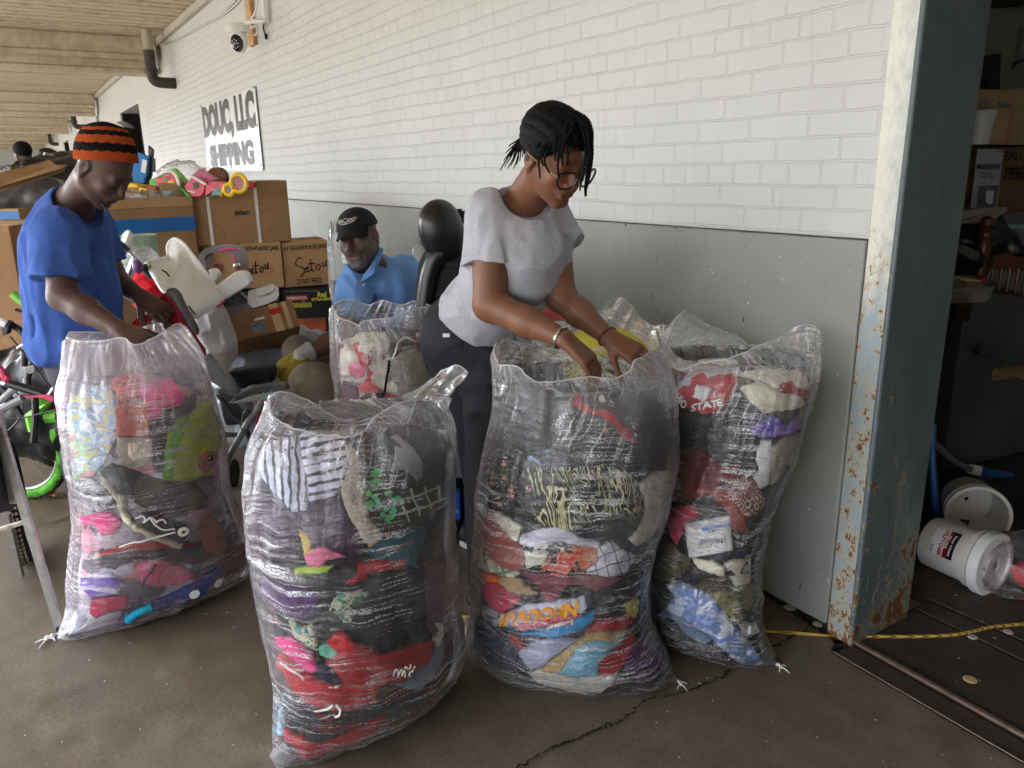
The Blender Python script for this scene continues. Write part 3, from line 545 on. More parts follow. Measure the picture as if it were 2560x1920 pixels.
class Sack:
    """a woven film sack: outline measured in the photograph, every ring a real cross-section at its height"""
    def __init__(s, label, lpoly, rpoly, rows, rim_b, rim_f, top, film='film', fill='clutter', group='large clear woven plastic sacks stuffed with goods', fold=1.0, seed=0, cat='sack', fill_label=None, shrink=.965, core_h=.05, cat2='clothes'):
        lp = sorted(lpoly, key=lambda q: q[1]); rp = sorted(rpoly, key=lambda q: q[1]); s.rings = []
        ly, lx = [q[1] for q in lp], [q[0] for q in lp]; ry, rx = [q[1] for q in rp], [q[0] for q in rp]
        for z, rL, rR, b, e in rows:
            def edge(r, ys, xs):
                x = np.mean(xs)
                for _ in range(8):
                    y = Yz(z, x, r); x = np.interp(y, ys, xs)
                return P(x, y, r)
            A, B = edge(rL, ly, lx), edge(rR, ry, rx); s.rings.append((z, A, B, b, e))
        zs = [q[0] for q in s.rings]; s.zs = zs
        s.A = np.array([q[1] for q in s.rings]); s.B = np.array([q[2] for q in s.rings]); s.b = np.array([q[3] for q in s.rings]); s.e = np.array([q[4] for q in s.rings])
        s.top = top; s.seed = seed; s.fold = fold; NA, NR = 132, 84; s.NA = NA
        zz = np.linspace(zs[0], zs[-1], NR); th = np.linspace(0, 2*math.pi, NA, endpoint=False)
        V = np.array([s.ring(z, th, 1.0) for z in zz]); c0 = V[0].mean(0); s.base = np.array([c0[0], c0[1], zs[0]])
        # rim ring
        rb = [P(*q) for q in rim_b]; rf = [P(*q) for q in rim_f]
        def resamp(p, n):
            q = np.array(spline(p, 10)); d = np.r_[0, np.cumsum(np.linalg.norm(np.diff(q, axis=0), axis=1))]; tt = np.linspace(0, d[-1], n, endpoint=False); return np.stack([np.interp(tt, d, q[:, i]) for i in range(3)], 1)
        half = NA//2; rim = np.vstack([resamp(rb, half), resamp(rf, NA-half)])
        NC = 26; last = V[-1]; col = []
        for i in range(1, NC+1):
            k = i/NC; col.append(last*(1-k)+rim*k)
        V = np.concatenate([V, np.array(col)]); R_ = len(V)
        # creases
        u = th/(2*math.pi)*1.7; vv = np.concatenate([zz, zz[-1]+np.arange(1, NC+1)/NC*.16]); s.vv = vv
        U_, W_ = np.meshgrid(u, vv); cyc = np.stack([np.cos(th), np.sin(th)], 1)
        du = np.roll(V, -1, 1)-np.roll(V, 1, 1); dv = np.gradient(V, axis=0); N = np.cross(du, dv); N /= np.linalg.norm(N, axis=2, keepdims=True)+1e-9
        cx, cy = np.tile(cyc[:, 0], (R_, 1)), np.tile(cyc[:, 1], (R_, 1))
        def nz(fa, fz, o): return ridge(np.stack([cx*fa+40+seed*3.1, cy*fa+40, W_*fz+o+40], -1).reshape(-1, 3)).reshape(R_, NA)
        k = np.clip((W_-(top-.12))/.2, 0, 1); low = 1-k
        d = (nz(7, 1.6, 1)*.010+nz(15, 2.2, 5)*.005)*k*fold+(nz(2.6, 13, 2)*.0045+nz(4, 24, 3)*.0026+nz(4, 3, 4)*.003)*low+nz(9, 9, 9)*.0022*fold
        edge_fade = np.ones(R_); edge_fade[-3:] = [.8, .6, .4]; d *= edge_fade[:, None]; d[:2] *= .2
        d = d+.002*low; V = V+N*d[..., None]; V[..., 2] = np.maximum(V[..., 2], .003)
        f = [(r*NA+c, r*NA+(c+1) % NA, (r+1)*NA+(c+1) % NA, (r+1)*NA+c) for r in range(R_-1) for c in range(NA)]+[tuple(range(NA))[::-1]]
        uv = np.stack([np.tile(np.arange(NA)/NA*1.7, (R_, 1)), W_], -1).reshape(-1, 2)
        s.root = thing('plastic_sack', label, cat, s.base, group)
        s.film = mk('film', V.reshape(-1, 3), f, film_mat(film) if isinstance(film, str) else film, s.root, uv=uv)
        s.V = V; s.N = N
        hem = V[-1]; hb = MB(); q = [hem[i % NA] for i in range(0, NA+1, 1)]; hb.tube(q, .0021, 6)
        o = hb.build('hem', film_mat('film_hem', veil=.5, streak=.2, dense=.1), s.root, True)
        # core
        NR2 = 56; zc_ = np.linspace(zs[0], top, NR2); C = np.array([s.ring(z, th, shrink) for z in zc_]); cen = C[-1].mean(0); caps = []
        for i in range(1, 9):
            k = i/8; caps.append(cen+(C[-1]-cen)*math.cos(k*math.pi/2*.98)+np.array([0, 0, core_h*math.sin(k*math.pi/2)]))
        C = np.concatenate([C, np.array(caps)]); Rc = len(C)
        du = np.roll(C, -1, 1)-np.roll(C, 1, 1); dv = np.gradient(C, axis=0); Nc = np.cross(du, dv); Nc /= np.linalg.norm(Nc, axis=2, keepdims=True)+1e-9
        q = C.reshape(-1, 3)*11+seed*7; C = C+Nc*((vnoise(q)*.006+ridge(q*2.1)*.003-.006).reshape(Rc, NA))[..., None]; C[..., 2] = np.maximum(C[..., 2], .006)
        f = [(r*NA+c, r*NA+(c+1) % NA, (r+1)*NA+(c+1) % NA, (r+1)*NA+c) for r in range(Rc-1) for c in range(NA)]+[tuple(range(NA))[::-1], tuple((Rc-1)*NA+c for c in range(NA))]
        uvc = np.stack([np.tile(np.arange(NA)/NA*17, (Rc, 1)), np.tile(np.arange(Rc)[:, None]*.2, (1, NA))], -1).reshape(-1, 2)
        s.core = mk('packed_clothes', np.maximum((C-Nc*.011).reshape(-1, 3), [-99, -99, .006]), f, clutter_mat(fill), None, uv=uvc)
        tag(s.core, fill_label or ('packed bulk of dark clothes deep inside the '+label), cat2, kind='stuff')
        s.bvh = BVHTree.FromPolygons([tuple(v) for v in C.reshape(-1, 3)], [tuple(x) for x in f])
        s.k = 0
    def ring(s, z, th, sh):
        zs = s.zs; i = np.searchsorted(zs, z)-1; i = min(max(i, 0), len(zs)-2); t = (z-zs[i])/(zs[i+1]-zs[i]); t = min(max(t, 0), 1)
        def cr(a):
            p0, p1, p2, p3 = a[max(i-1, 0)], a[i], a[i+1], a[min(i+2, len(zs)-1)]
            m1, m2 = (p2-p0)/2, (p3-p1)/2; return (2*t**3-3*t*t+1)*p1+(t**3-2*t*t+t)*m1+(-2*t**3+3*t*t)*p2+(t**3-t*t)*m2
        A, B, b, e = cr(s.A), cr(s.B), cr(s.b), cr(s.e)
        c = (A+B)/2; a = (B-A)/2*sh; dp = nrm(np.cross([0, 0, 1.0], a)); dp = dp if dp@FH > 0 else -dp
        ct, st = np.cos(th), np.sin(th); ex = 2/e
        return c+np.outer(np.sign(ct)*np.abs(ct)**ex, a)+np.outer(np.sign(st)*np.abs(st)**ex, dp*(b*sh))
    def put(s, name, cat, label, fab, key, P_, puff=.004, step=None, lift=None, parent=None, back=.012, uvrot=0.0, seed=None, thick=True, rough=2.0):
        poly = zc(key, *pts(P_)) if isinstance(P_, str) else P_
        s.k += 1; lay = (.0005+.00020*s.k) if lift is None else lift; rs = np.random.RandomState((seed if seed is not None else s.k)*13+s.seed)
        o = drape(name, poly, s.bvh, FB[fab] if isinstance(fab, str) else fab, lay, puff*.6, step, back, parent, rs, rough)
        if parent is None: tag(o, label, cat)
        return o
def drape(name, poly, bvh, mat, lay, puff, step, back, parent, rs, rough=2.0):
    poly = [np.array(p) for p in poly]; n = len(poly); per = sum(np.linalg.norm(poly[i]-poly[i-1]) for i in range(n))
    ar = abs(sum(poly[i-1][0]*poly[i][1]-poly[i][0]*poly[i-1][1] for i in range(n)))/2; step = step or min(max(math.sqrt(ar)/14, 3.2), 8.0)
    bd = []; ph = rs.rand()*50
    for i in range(n):
        a, b = poly[i], poly[(i+1) % n]; L = np.linalg.norm(b-a); m = max(1, int(L/step)); nn = np.array([-(b-a)[1], (b-a)[0]])/max(L, 1e-6)
        for k in range(m):
            w = rough*math.sin(ph+(len(bd))*.9)*.5+rough*(rs.rand()-.5)*.6; bd.append(a+(b-a)*k/m+nn*w*(0 if k == 0 else 1))
    bd = np.array(bd); lo, hi = bd.min(0), bd.max(0)
    gx, gy = np.meshgrid(np.arange(lo[0], hi[0], step), np.arange(lo[1], hi[1], step)); g = np.stack([gx.ravel(), gy.ravel()], 1); g[:, 0] += (np.round((g[:, 1]-lo[1])/step) % 2)*step/2
    x, y = g.T; ins = np.zeros(len(g), bool); dm = np.full(len(g), 1e9)
    for i in range(len(bd)):
        a, b = bd[i], bd[(i+1) % len(bd)]
        if a[1] != b[1]: ins ^= ((a[1] > y) != (b[1] > y)) & (x < (b[0]-a[0])*(y-a[1])/(b[1]-a[1])+a[0])
        t = np.clip(((g-a)@(b-a))/max((b-a)@(b-a), 1e-9), 0, 1); dm = np.minimum(dm, np.linalg.norm(g-a-np.outer(t, b-a), axis=1))
    keep = ins & (dm > step*.45); g, dm = g[keep], dm[keep]
    al = np.vstack([bd, g]); dd = np.r_[np.zeros(len(bd)), dm]; nb = len(bd)
    r = geometry.delaunay_2d_cdt([Vector(p) for p in al], [], [list(range(nb))], 1, 1e-6)
    ov = np.array([tuple(v) for v in r[0]]); tri = r[2]; orig = r[3]; dd = np.array([dd[o[0]] if o else 0 for o in orig]); isb = np.array([bool(o) and o[0] < nb for o in orig])
    H = []; N = []
    for p in ov:
        d = ray(*p); h = bvh.ray_cast(Vector(CAMP), Vector(d))
        if h[0] is None:
            # beyond the outline: wrap to the nearest place on the pile
            best = None
            for rr in (1.8, 2.2, 2.6, 3.0):
                q = bvh.find_nearest(Vector(P(p[0], p[1], rr)))
                if q[0] is not None:
                    pr = proj(np.array(q[0])); e = (pr[0]-p[0])**2+(pr[1]-p[1])**2
                    if best is None or e < best[0]: best = (e, q)
            h = best[1]
        nn = np.array(h[1]); nn = nn if nn@(CAMP-np.array(h[0])) > -.3 else -nn
        H.append(np.array(h[0])); N.append(nn)
    H, N = np.array(H), np.array(N); prof = 1-np.exp(-(dd/(step*1.6))**1.2)
    w = vnoise(H*22+rs.rand()*30)*.35+ridge(H*np.array([34, 34, 17])+rs.rand()*30)*.4+.3
    vl = np.exp(-(vnoise(H*np.array([13, 13, 9])+rs.rand()*40)/.11)**2)*.0075+np.exp(-(vnoise(H*np.array([27, 27, 20])+rs.rand()*40)/.13)**2)*.0035
    F_ = H+N*(lay+.0015+puff*prof*(.45+w)-vl*prof*min(1.0, max(0.0, (dd.max()-9)/28)))[:, None]; F_[isb] = H[isb]+N[isb]*(lay*.5)
    F_[:, 2] = np.maximum(F_[:, 2], .008); n0 = len(F_); Bk = H-N*back
    tr = []
    for f in tri:
        a, b, c = [F_[i] for i in f]; tr.append(tuple(f) if np.cross(b-a, c-a)@N[f[0]] > 0 else tuple(f[::-1]))
    fs = list(tr)+[tuple(n0+i for i in f[::-1]) for f in tr]
    em = {}
    for f in tr:
        for i in range(3): em[(f[i], f[(i+1) % 3])] = 1
    for (a, b) in list(em):
        if (b, a) not in em: fs.append((b, a, n0+a, n0+b))
    uv = np.vstack([ov, ov])/100.0
    me_o = mk(name, np.vstack([F_, Bk]), fs, mat, parent, uv=uv)
    return me_o
def clutter_mat(kind):
    nm = 'pile_'+kind
    if nm in MATS: return MATS[nm]
    t = NT(nm); uv = t.n('TexCoord').outputs['UV']
    w = t.n('VectorMath', {0: t.noise(uv, 1.1, 3).outputs['Color'], 'Scale': 1.6}, operation='SCALE').outputs[0]; v = t.n('VectorMath', {0: uv, 1: w}, operation='ADD').outputs[0]
    vo = t.n('TexVoronoi', {'Vector': t.mapn(v, (.7, 1.1, 1)), 'Scale': .9}); r = t.n('SeparateXYZ', {0: vo.outputs['Color']}).outputs[0]
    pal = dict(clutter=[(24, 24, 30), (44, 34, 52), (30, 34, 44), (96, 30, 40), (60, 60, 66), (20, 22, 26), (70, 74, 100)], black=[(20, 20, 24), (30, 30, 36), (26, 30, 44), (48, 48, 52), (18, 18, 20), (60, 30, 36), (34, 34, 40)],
               toys=[(190, 186, 196), (214, 150, 170), (150, 150, 170), (110, 96, 110), (206, 206, 214), (90, 84, 96), (180, 120, 110)], plush=[(222, 210, 208), (214, 150, 170), (236, 230, 226), (196, 60, 80), (206, 196, 214), (232, 226, 220), (150, 60, 80)])[kind]
    col = t.ramp(r, [((i+.5)/7, lin(c)) for i, c in enumerate(pal)]); 
    for nd_ in t.t.nodes:
        if nd_.bl_idname == 'ShaderNodeValToRGB': nd_.color_ramp.interpolation = 'CONSTANT'
    b = t.bump(t.math('ADD', t.noise(uv, 2.4, 4).outputs['Fac'], t.math('MULTIPLY', vo.outputs['Distance'], -1.2)), .7, .02)
    MATS[nm] = t.finish(col, .85, 0, .25, b); return MATS[nm]
def knot(sack, p, d, s=1.0):
    p, d = np.asarray(p, float), nrm(d); sd = np.array([-d[1], d[0], 0]); b = MB(); m = M('knot_plastic', (224, 224, 226), .45, spec=.5)
    pp = [p+d*.0*s, p+d*.006*s+(0, 0, .006), p+d*.012*s+sd*.006*s+(0, 0, .004), p+d*.016*s-sd*.004*s+(0, 0, .009), p+d*.022*s+(0, 0, .003)]
    b.tube(spline(pp, 4), .0042*s, 8)
    for k, a in ((1, .5), (-1, .8), (.2, 1.2)):
        b.tube(spline([p+d*.018*s+(0, 0, .005), p+d*.03*s*a+sd*.010*k*s+(0, 0, .006), p+d*.042*s*a+sd*.02*k*s+(0, 0, .002)], 4), [.0022*s, .0012*s], 6)
    return b.build('knot', m, sack.root, True)
def tail(sack, tip, base_l, base_r, base_top):   # pulled-out corner of the sack lying on the floor
    tip, bl, br, bt = [np.asarray(v, float) for v in (tip, base_l, base_r, base_top)]; rows = []; n = 14
    c = (bl+br)/2
    for i in range(9):
        k = i/8; w = (1-k)**.85; q = c*(1-k)+tip*k; ring_ = []
        for j in range(n):
            a = 2*math.pi*j/n; o = (br-bl)/2*math.cos(a)*w+(bt-c)*max(0, math.sin(a))*w*w+np.array([0, 0, .002+.003*(1+math.sin(5*a+k*9))*w]); ring_.append(q+o+(0, 0, .004*(k > .9)))
        rows.append(ring_)
    vs = [v for r in rows for v in r]; fs = [(i*n+j, i*n+(j+1) % n, (i+1)*n+(j+1) % n, (i+1)*n+j) for i in range(8) for j in range(n)]+[tuple(8*n+j for j in range(n))]
    uv = [(j/n*.2, i*.03) for i in range(9) for j in range(n)]
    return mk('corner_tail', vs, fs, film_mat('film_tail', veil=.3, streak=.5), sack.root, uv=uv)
# ------------------------------------------------------------------ front sack
B2 = Sack('front plastic sack with striped shirt and red jackets, nearest the camera',
    zc('J', *pts('370,300 300,470 230,560 130,800 95,1100 113,1500'))+zc('K', *pts('140,0 165,200 235,400 300,620 345,850 370,1000 375,1150 360,1330 375,1500 377,1700')),
    zc('J', *pts('1700,300 1800,480 1835,620 1840,850 1815,1000 1795,1250 1790,1659'))+zc('K', *pts('1720,50 1740,350 1755,500 1800,640 1770,750 1690,900 1560,1060')),
    [(.004, 1.69, 2.06, .085, 1.7), (.07, 1.69, 2.05, .15, 1.9), (.2, 1.71, 2.03, .2, 2.1), (.42, 1.76, 2.0, .225, 2.2), (.65, 1.8, 1.97, .22, 2.2), (.82, 1.83, 1.96, .17, 2.1), (.90, 1.84, 1.95, .12, 2.0)],
    [(*z1('J', 1800, 330), 2.0), (*z1('J', 1870, 150), 2.02), (*z1('J', 1960, 110), 2.03), (*z1('J', 1850, 40), 2.04), (*z1('J', 1700, 120), 2.06), (*z1('J', 1560, 260), 2.04), (*z1('J', 1480, 480), 2.0), (*z1('J', 1420, 540), 1.98), (*z1('J', 1290, 470), 1.97), (*z1('J', 1000, 500), 1.98), (*z1('J', 800, 440), 1.98), (*z1('J', 640, 330), 1.97), (*z1('J', 560, 305), 1.96), (*z1('J', 480, 270), 1.92)],
    [(*z1('J', 400, 260), 1.87), (*z1('J', 335, 320), 1.83), (*z1('J', 330, 440), 1.80), (*z1('J', 480, 540), 1.77), (*z1('J', 700, 600), 1.75), (*z1('J', 950, 625), 1.75), (*z1('J', 1090, 590), 1.77), (*z1('J', 1180, 480), 1.80), (*z1('J', 1330, 390), 1.84), (*z1('J', 1560, 310), 1.9), (*z1('J', 1720, 280), 1.95)],
    .80, seed=1, fold=1.2)
p = B2.put
p('shirt', 'shirt', 'black puffer jacket packed high on the right inside the front sack', 'charcoal', 'J', '950,640 1300,560 1500,490 1780,480 1820,700 1800,1000 1600,1100 1300,850 1060,760')
p('jacket', 'jacket', 'large black puffer jacket filling the middle right of the front sack', 'black', 'K', '720,120 1520,80 1560,400 1530,640 1330,720 1200,750 1100,700 1000,640 760,520 700,300', puff=.006)
p('sweater', 'sweater', 'dark purple sweater below the striped shirt in the front sack', 'purple', 'J', '120,1130 330,1100 500,1270 620,1250 760,1160 900,1120 940,1300 1130,1570 900,1600 700,1540 540,1400 540,1659 150,1659 118,1400')
p('fleece', 'clothing', 'greyish purple fleece against the right side of the front sack', 'purpred', 'K', '1540,60 1700,20 1730,300 1740,500 1670,640 1570,560 1540,300')
p('sweater', 'sweater', 'magenta purple knit at the left edge of the front sack above the pink tee', 'violet', 'K', '160,130 330,170 600,230 700,330 640,420 560,480 420,430 250,330 180,230')
p('striped_shirt', 'shirt', 'lavender white shirt with upright black stripes, upper left of the front sack', 'stripes', 'J', '380,600 560,600 580,760 620,900 640,1080 600,1250 500,1265 430,1180 330,1080 250,980 225,850 280,700')
p('striped_shirt', 'shirt', 'lavender white sleeve with slanting black stripes, upper middle of the front sack', 'stripes2', 'J', '560,600 760,590 945,640 960,850 950,1000 850,1130 760,1150 640,1180 630,1000 570,800')
p('plaid_shirt', 'shirt', 'dark green plaid shirt at the right edge of the front sack', 'gplaid', 'J', '1450,1080 1700,1000 1790,1150 1700,1200 1500,1330 1400,1380 1350,1330 1420,1200')
sq = p('sequin_top', 'top', 'black top with loose green sequins in the front sack', 'black', 'J', '1050,760 1250,780 1300,850 1450,1000 1480,1100 1400,1300 1300,1400 1250,1430 1160,1340 1110,1190 1100,1040 1060,900')
b = MB(); rs = random.Random(5); m_seq = M('green_sequin', (40, 190, 110), .3, metal=.3, spec=.8); m_seq2 = M('bright_sequin', (40, 230, 90), .25, spec=.8)
for a, c in pts('1190,915 1185,995 1145,1015 1230,1030 1175,1060 1130,1105 1180,1130 1205,1165 1280,1105 1330,1155 1370,1140 1400,1165 1150,1190 1205,1205 1140,1225 1270,1230 1325,1265 1340,1240 1240,1280 1280,1325 1320,1300 1120,1210 1215,920 1160,935'):
    h = B2.bvh.ray_cast(Vector(CAMP), Vector(ray(*z1('J', a, c)))); q = np.array(h[0])+np.array(h[1])*.0095
    b.lathe(q, h[1], [(0, .0065), (.0006, .0068)], 14, m=1 if (a, c) in ((1185, 995), (1130, 1105), (1190, 915)) else 0)
b.build('sequins', [m_seq, m_seq2], sq)
p('cloth', 'clothing', 'crumpled grey cloth with a seam, upper right of the front sack', 'grey', 'J', '1310,640 1370,620 1500,730 1590,850 1580,1000 1530,1010 1450,930 1350,870 1220,830 1215,800 1330,830 1350,760', puff=.007)
p('sock', 'sock', 'long fuzzy beige sleeve curving down beside the striped shirt', 'beige', 'J', '940,700 985,720 1050,760 1060,900 1100,1050 1110,1200 1160,1350 1250,1440 1230,1490 1140,1560 1100,1500 1000,1350 930,1200 905,1080 930,980 970,880 945,780', puff=.007)
p('jersey', 'shirt', 'dark teal jersey under the plaid shirt in the front sack', 'teal', 'J', '1100,1600 1250,1500 1450,1400 1600,1390 1620,1450 1530,1620 1540,1720 1300,1700')
p('ruffle', 'clothing', 'pale yellow ruffle standing up over pink cloth in the front sack', 'buff', 'J', '550,1400 640,1450 665,1500 650,1560 720,1600 600,1620 585,1520')
p('cloth', 'clothing', 'pale pink cloth strip below the yellow ruffle', 'pink', 'J', '600,1600 750,1540 850,1590 950,1630 800,1659 720,1720 620,1700')
p('strap', 'clothing', 'lime green strip of cloth across the front sack', 'lime', 'K', '490,85 530,55 720,45 815,50 760,95 620,115 500,110')
p('cloth', 'clothing', 'thin red and black cloth near the teal jersey in the front sack', 'reddot', 'K', '1010,30 1200,0 1380,-20 1400,30 1350,60 1060,110 1090,140 950,200 900,190 1000,110')
p('cloth', 'clothing', 'pale green and white printed cloth in the middle of the front sack', 'greenflor', 'K', '840,260 1090,245 1080,290 940,360 980,420 950,500 880,500 850,440 760,410 790,340')
p('hoodie', 'clothing', 'green printed child top above the hot pink tee in the front sack', 'greenflor', 'K', '410,420 480,480 570,540 650,500 660,640 700,720 620,700 500,610 470,510')
p('shorts', 'clothing', 'red cloth sweeping along the very bottom of the front sack', 'red', 'K', '410,1340 500,1400 700,1480 850,1440 1200,1270 1270,1290 1100,1400 850,1560 650,1590 560,1580 500,1480 430,1440', puff=.006)
p('jeans', 'jeans', 'faded blue jeans waistband beside the red jacket in the front sack', 'denim', 'K', '1300,1000 1400,960 1500,900 1600,760 1690,640 1680,800 1600,930 1500,1030 1400,1025')
rj = p('jacket', 'jacket', 'deep red jacket with white script writing in the front sack', 'red', 'K', '980,660 1060,680 1200,760 1500,660 1620,650 1580,820 1400,900 1390,970 1200,1000 880,990 840,900 740,810 860,740', puff=.007)
rt = p('track_jacket', 'jacket', 'red track top with white drawstrings low in the front sack', 'red', 'K', '370,740 440,780 560,870 680,960 880,1000 1160,980 1190,1000 1130,1100 1190,1110 1000,1190 830,1215 640,1160 500,1060 420,920 370,850', puff=.007)
p('tee', 'shirt', 'hot pink tee shirt folded at the left of the front sack', 'hotpink', 'K', '345,620 480,620 560,680 640,770 700,880 650,900 560,850 470,770 380,690')
p('cuff', 'clothing', 'mint green cuff with a small print beside the red sleeve', 'mint', 'K', '690,700 760,655 860,730 790,780 710,760')
p('sleeve', 'clothing', 'short red sleeve end above the mint cuff', 'scarlet', 'K', '810,590 900,570 960,640 980,700 850,740 760,660', puff=.008)
p('trousers', 'clothing', 'navy cloth wedge between the pink tee and the red jacket', 'navy', 'K', '680,800 760,830 860,970 850,1000 720,960 680,870')
p('cloth', 'clothing', 'red dotted cloth scrap below the red jacket', 'reddot', 'K', '1030,990 1180,975 1190,1020 1050,1050')
p('care_label', 'label', 'small white garment tag below the red jacket hem', 'white', 'K', '765,990 860,990 855,1020 770,1015', puff=.001)
p('strap', 'clothing', 'white strap at the right edge of the front sack near the jeans', 'white', 'K', '1610,500 1650,490 1680,530 1670,620 1640,700 1620,640 1640,560')
p('leggings', 'clothing', 'pale blue cloth at the lower left edge of the front sack', 'sky', 'K', '365,1080 405,1200 405,1400 365,1380', puff=.002)
def onsack(S, key, plist, off): 
    out = []
    for a, c in plist:
        h = S.bvh.ray_cast(Vector(CAMP), Vector(ray(*z1(key, a, c))))
        if h[0] is None: h = S.bvh.find_nearest(Vector(P(*z1(key, a, c), 2.2)))
        out.append(np.array(h[0])+np.array(h[1])*off)
    return out
def cord(S, name, key, s_, r, m, parent, off=.016, n=6): return MB().tube(onsack(S, key, spline2(pts(s_), n), off), r, 6).build(name, m, parent, True)
def spline2(p, n): return [tuple(q) for q in spline([np.array(v) for v in p], n)]
m_wc = M('white_cord', (232, 230, 228), .7)
cord(B2, 'drawstring', 'K', '680,1170 770,1160 815,1125', .003, m_wc, rt); cord(B2, 'drawstring', 'K', '840,1120 868,1160 860,1200 830,1218', .003, m_wc, rt)
cord(B2, 'piping', 'K', '430,790 500,850 570,890 600,930', .003, m_wc, rt)
for q in ('1262,890 1285,835 1300,860 1300,890 1322,840 1335,850 1330,890 1350,845 1355,900', '1350,830 1362,815 1375,835 1395,825 1395,800', '1395,860 1385,885 1400,890', '1402,850 1412,862 1418,840', '1425,830 1428,812'):
    cord(B2, 'script_lettering', 'K', q, .0016, m_wc, rj, off=.019)
tail(B2, G(*z1('K', 378, 1690)), B2.A[0]+(0, 0, 0), B2.A[0]+nrm(B2.B[0]-B2.A[0])*.12, B2.A[0]+(0, 0, .05))
# ------------------------------------------------------------------ middle sack under the woman's hands
B4 = Sack('middle plastic sack of dark and bright clothes that the woman reaches into',
    zc('H', *pts('585,480 595,640 578,800 580,1000 585,1180 540,1250 490,1380 465,1560'))+zc('I', *pts('300,0 300,200 280,400 272,600 300,760 270,950 250,1080 225,1200 250,1290')),
    zc('H', *pts('1830,570 1900,650 1940,800 1960,1000 1990,1150 1990,1300 1950,1500'))+zc('I', *pts('1730,100 1640,380 1590,560 1585,700 1560,850 1545,1000 1600,1150 1690,1330 1740,1450')),
    [(.004, 2.17, 2.0, .12, 1.8), (.06, 2.17, 2.0, .19, 2.0), (.2, 2.16, 2.02, .22, 2.2), (.42, 2.14, 2.05, .22, 2.3), (.65, 2.12, 2.07, .22, 2.3), (.85, 2.11, 2.09, .19, 2.2), (.94, 2.11, 2.10, .17, 2.1)],
    [(*z1('H', 1830, 560), 2.1), (*z1('H', 1790, 600), 2.18), (*z1('H', 1740, 640), 2.26), (*z1('H', 1650, 625), 2.3), (*z1('H', 1400, 590), 2.33), (*z1('H', 1070, 540), 2.33), (*z1('H', 800, 480), 2.3), (*z1('H', 620, 448), 2.24)],
    [(*z1('H', 580, 490), 2.14), (*z1('H', 605, 640), 2.03), (*z1('H', 740, 660), 1.95), (*z1('H', 830, 740), 1.91), (*z1('H', 900, 775), 1.90), (*z1('H', 1100, 762), 1.9), (*z1('H', 1300, 740), 1.9), (*z1('H', 1500, 750), 1.91), (*z1('H', 1600, 700), 1.93), (*z1('H', 1640, 620), 1.95), (*z1('H', 1700, 600), 1.99), (*z1('H', 1770, 540), 2.05)],
    .84, seed=2, fold=1.1, fill='black', film='film_clear')
p = B4.put
p('trousers', 'clothing', 'black crumpled trousers packed at the top of the middle sack', 'black', 'H', '620,1000 900,900 1300,960 1700,900 1940,1000 1950,1300 1700,1400 1300,1400 900,1400 620,1200', puff=.006)
p('floral_dress', 'dress', 'black dress printed with small red and white flowers, left side of the middle sack', 'floral', 'H', '530,1270 600,1300 700,1380 820,1560 900,1659 700,1760 560,1759 480,1500')
p('shirt', 'shirt', 'black shirt with cream brush strokes across the middle sack', 'strokes', 'I', '640,-90 1100,-110 1400,-80 1500,20 1540,200 1480,380 1300,420 1100,440 900,380 740,330 620,220 560,100', puff=.006)
p('blouse', 'clothing', 'dark blouse with pale blue flowers below the clear fold of the middle sack', 'blueflor', 'H', '780,1230 900,1240 1060,1330 1190,1310 1300,1380 1200,1440 950,1430 830,1380')
p('scarf', 'clothing', 'red scarf running diagonally down the top of the middle sack', 'scarlet', 'H', '1170,960 1200,880 1240,850 1240,930 1330,990 1450,990 1520,1060 1600,1150 1660,1230 1650,1290 1560,1220 1450,1100 1330,1060 1200,1020', puff=.008)
p('scarf', 'clothing', 'red and white poppy print cloth at the lower end of the red scarf', 'poppy', 'H', '1600,1090 1680,1090 1740,1140 1735,1220 1690,1300 1660,1280 1640,1200')
p('blouse', 'clothing', 'dark cloth with small bright flowers under the red scarf', 'floral', 'H', '1310,1090 1400,1100 1560,1210 1500,1290 1400,1200 1330,1150')
p('cloth', 'clothing', 'pale green crumpled cloth beside the red scarf', 'leopard', 'H', '1350,860 1420,850 1500,960 1480,1000 1400,940')
p('sweatpants', 'clothing', 'pale grey sleeve hanging down the right side of the middle sack', 'offwhite', 'I', '1510,30 1620,-60 1735,-70 1720,150 1660,330 1580,450 1480,500 1430,450 1500,380 1550,260 1540,130 1505,80', puff=.008)
p('trousers', 'clothing', 'dark navy trousers bulging at the lower left of the middle sack', 'navy', 'I', '270,980 350,1060 520,1180 590,1290 650,1440 500,1430 330,1340 240,1250 240,1100', puff=.006)
p('cardigan', 'clothing', 'grey brown sweater in shade at the right of the middle sack', 'charcoal', 'I', '1290,780 1500,700 1590,760 1560,900 1450,1000 1300,1040 1180,960 1050,960 960,820 1100,790 1200,840')
p('leggings', 'clothing', 'purple leggings in the lower right corner of the middle sack', 'violet', 'I', '1420,1330 1500,1200 1560,1150 1640,1260 1720,1430 1600,1500 1480,1510 1400,1440', puff=.006)
p('plaid_shirt', 'shirt', 'cream and green plaid cloth at the left edge of the middle sack', 'cplaid', 'I', '280,490 350,560 460,650 600,710 560,740 450,720 290,660')
p('sheet', 'clothing', 'white lavender cloth band under the brush stroke shirt', 'lavwhite', 'I', '600,420 740,370 880,350 980,390 1100,450 1200,460 1200,520 1060,500 900,460 700,510 600,480', puff=.007)
p('cloth', 'clothing', 'grey and white speckled cloth between the white band and the orange floral', 'leopard', 'I', '620,500 760,480 900,460 1000,480 1000,520 850,570 700,560')
p('shirt', 'shirt', 'pleated terracotta shirt at the left of the middle sack', 'terra', 'I', '295,230 410,230 430,300 500,400 600,480 665,610 600,690 540,690 440,640 350,560 280,400', puff=.009)
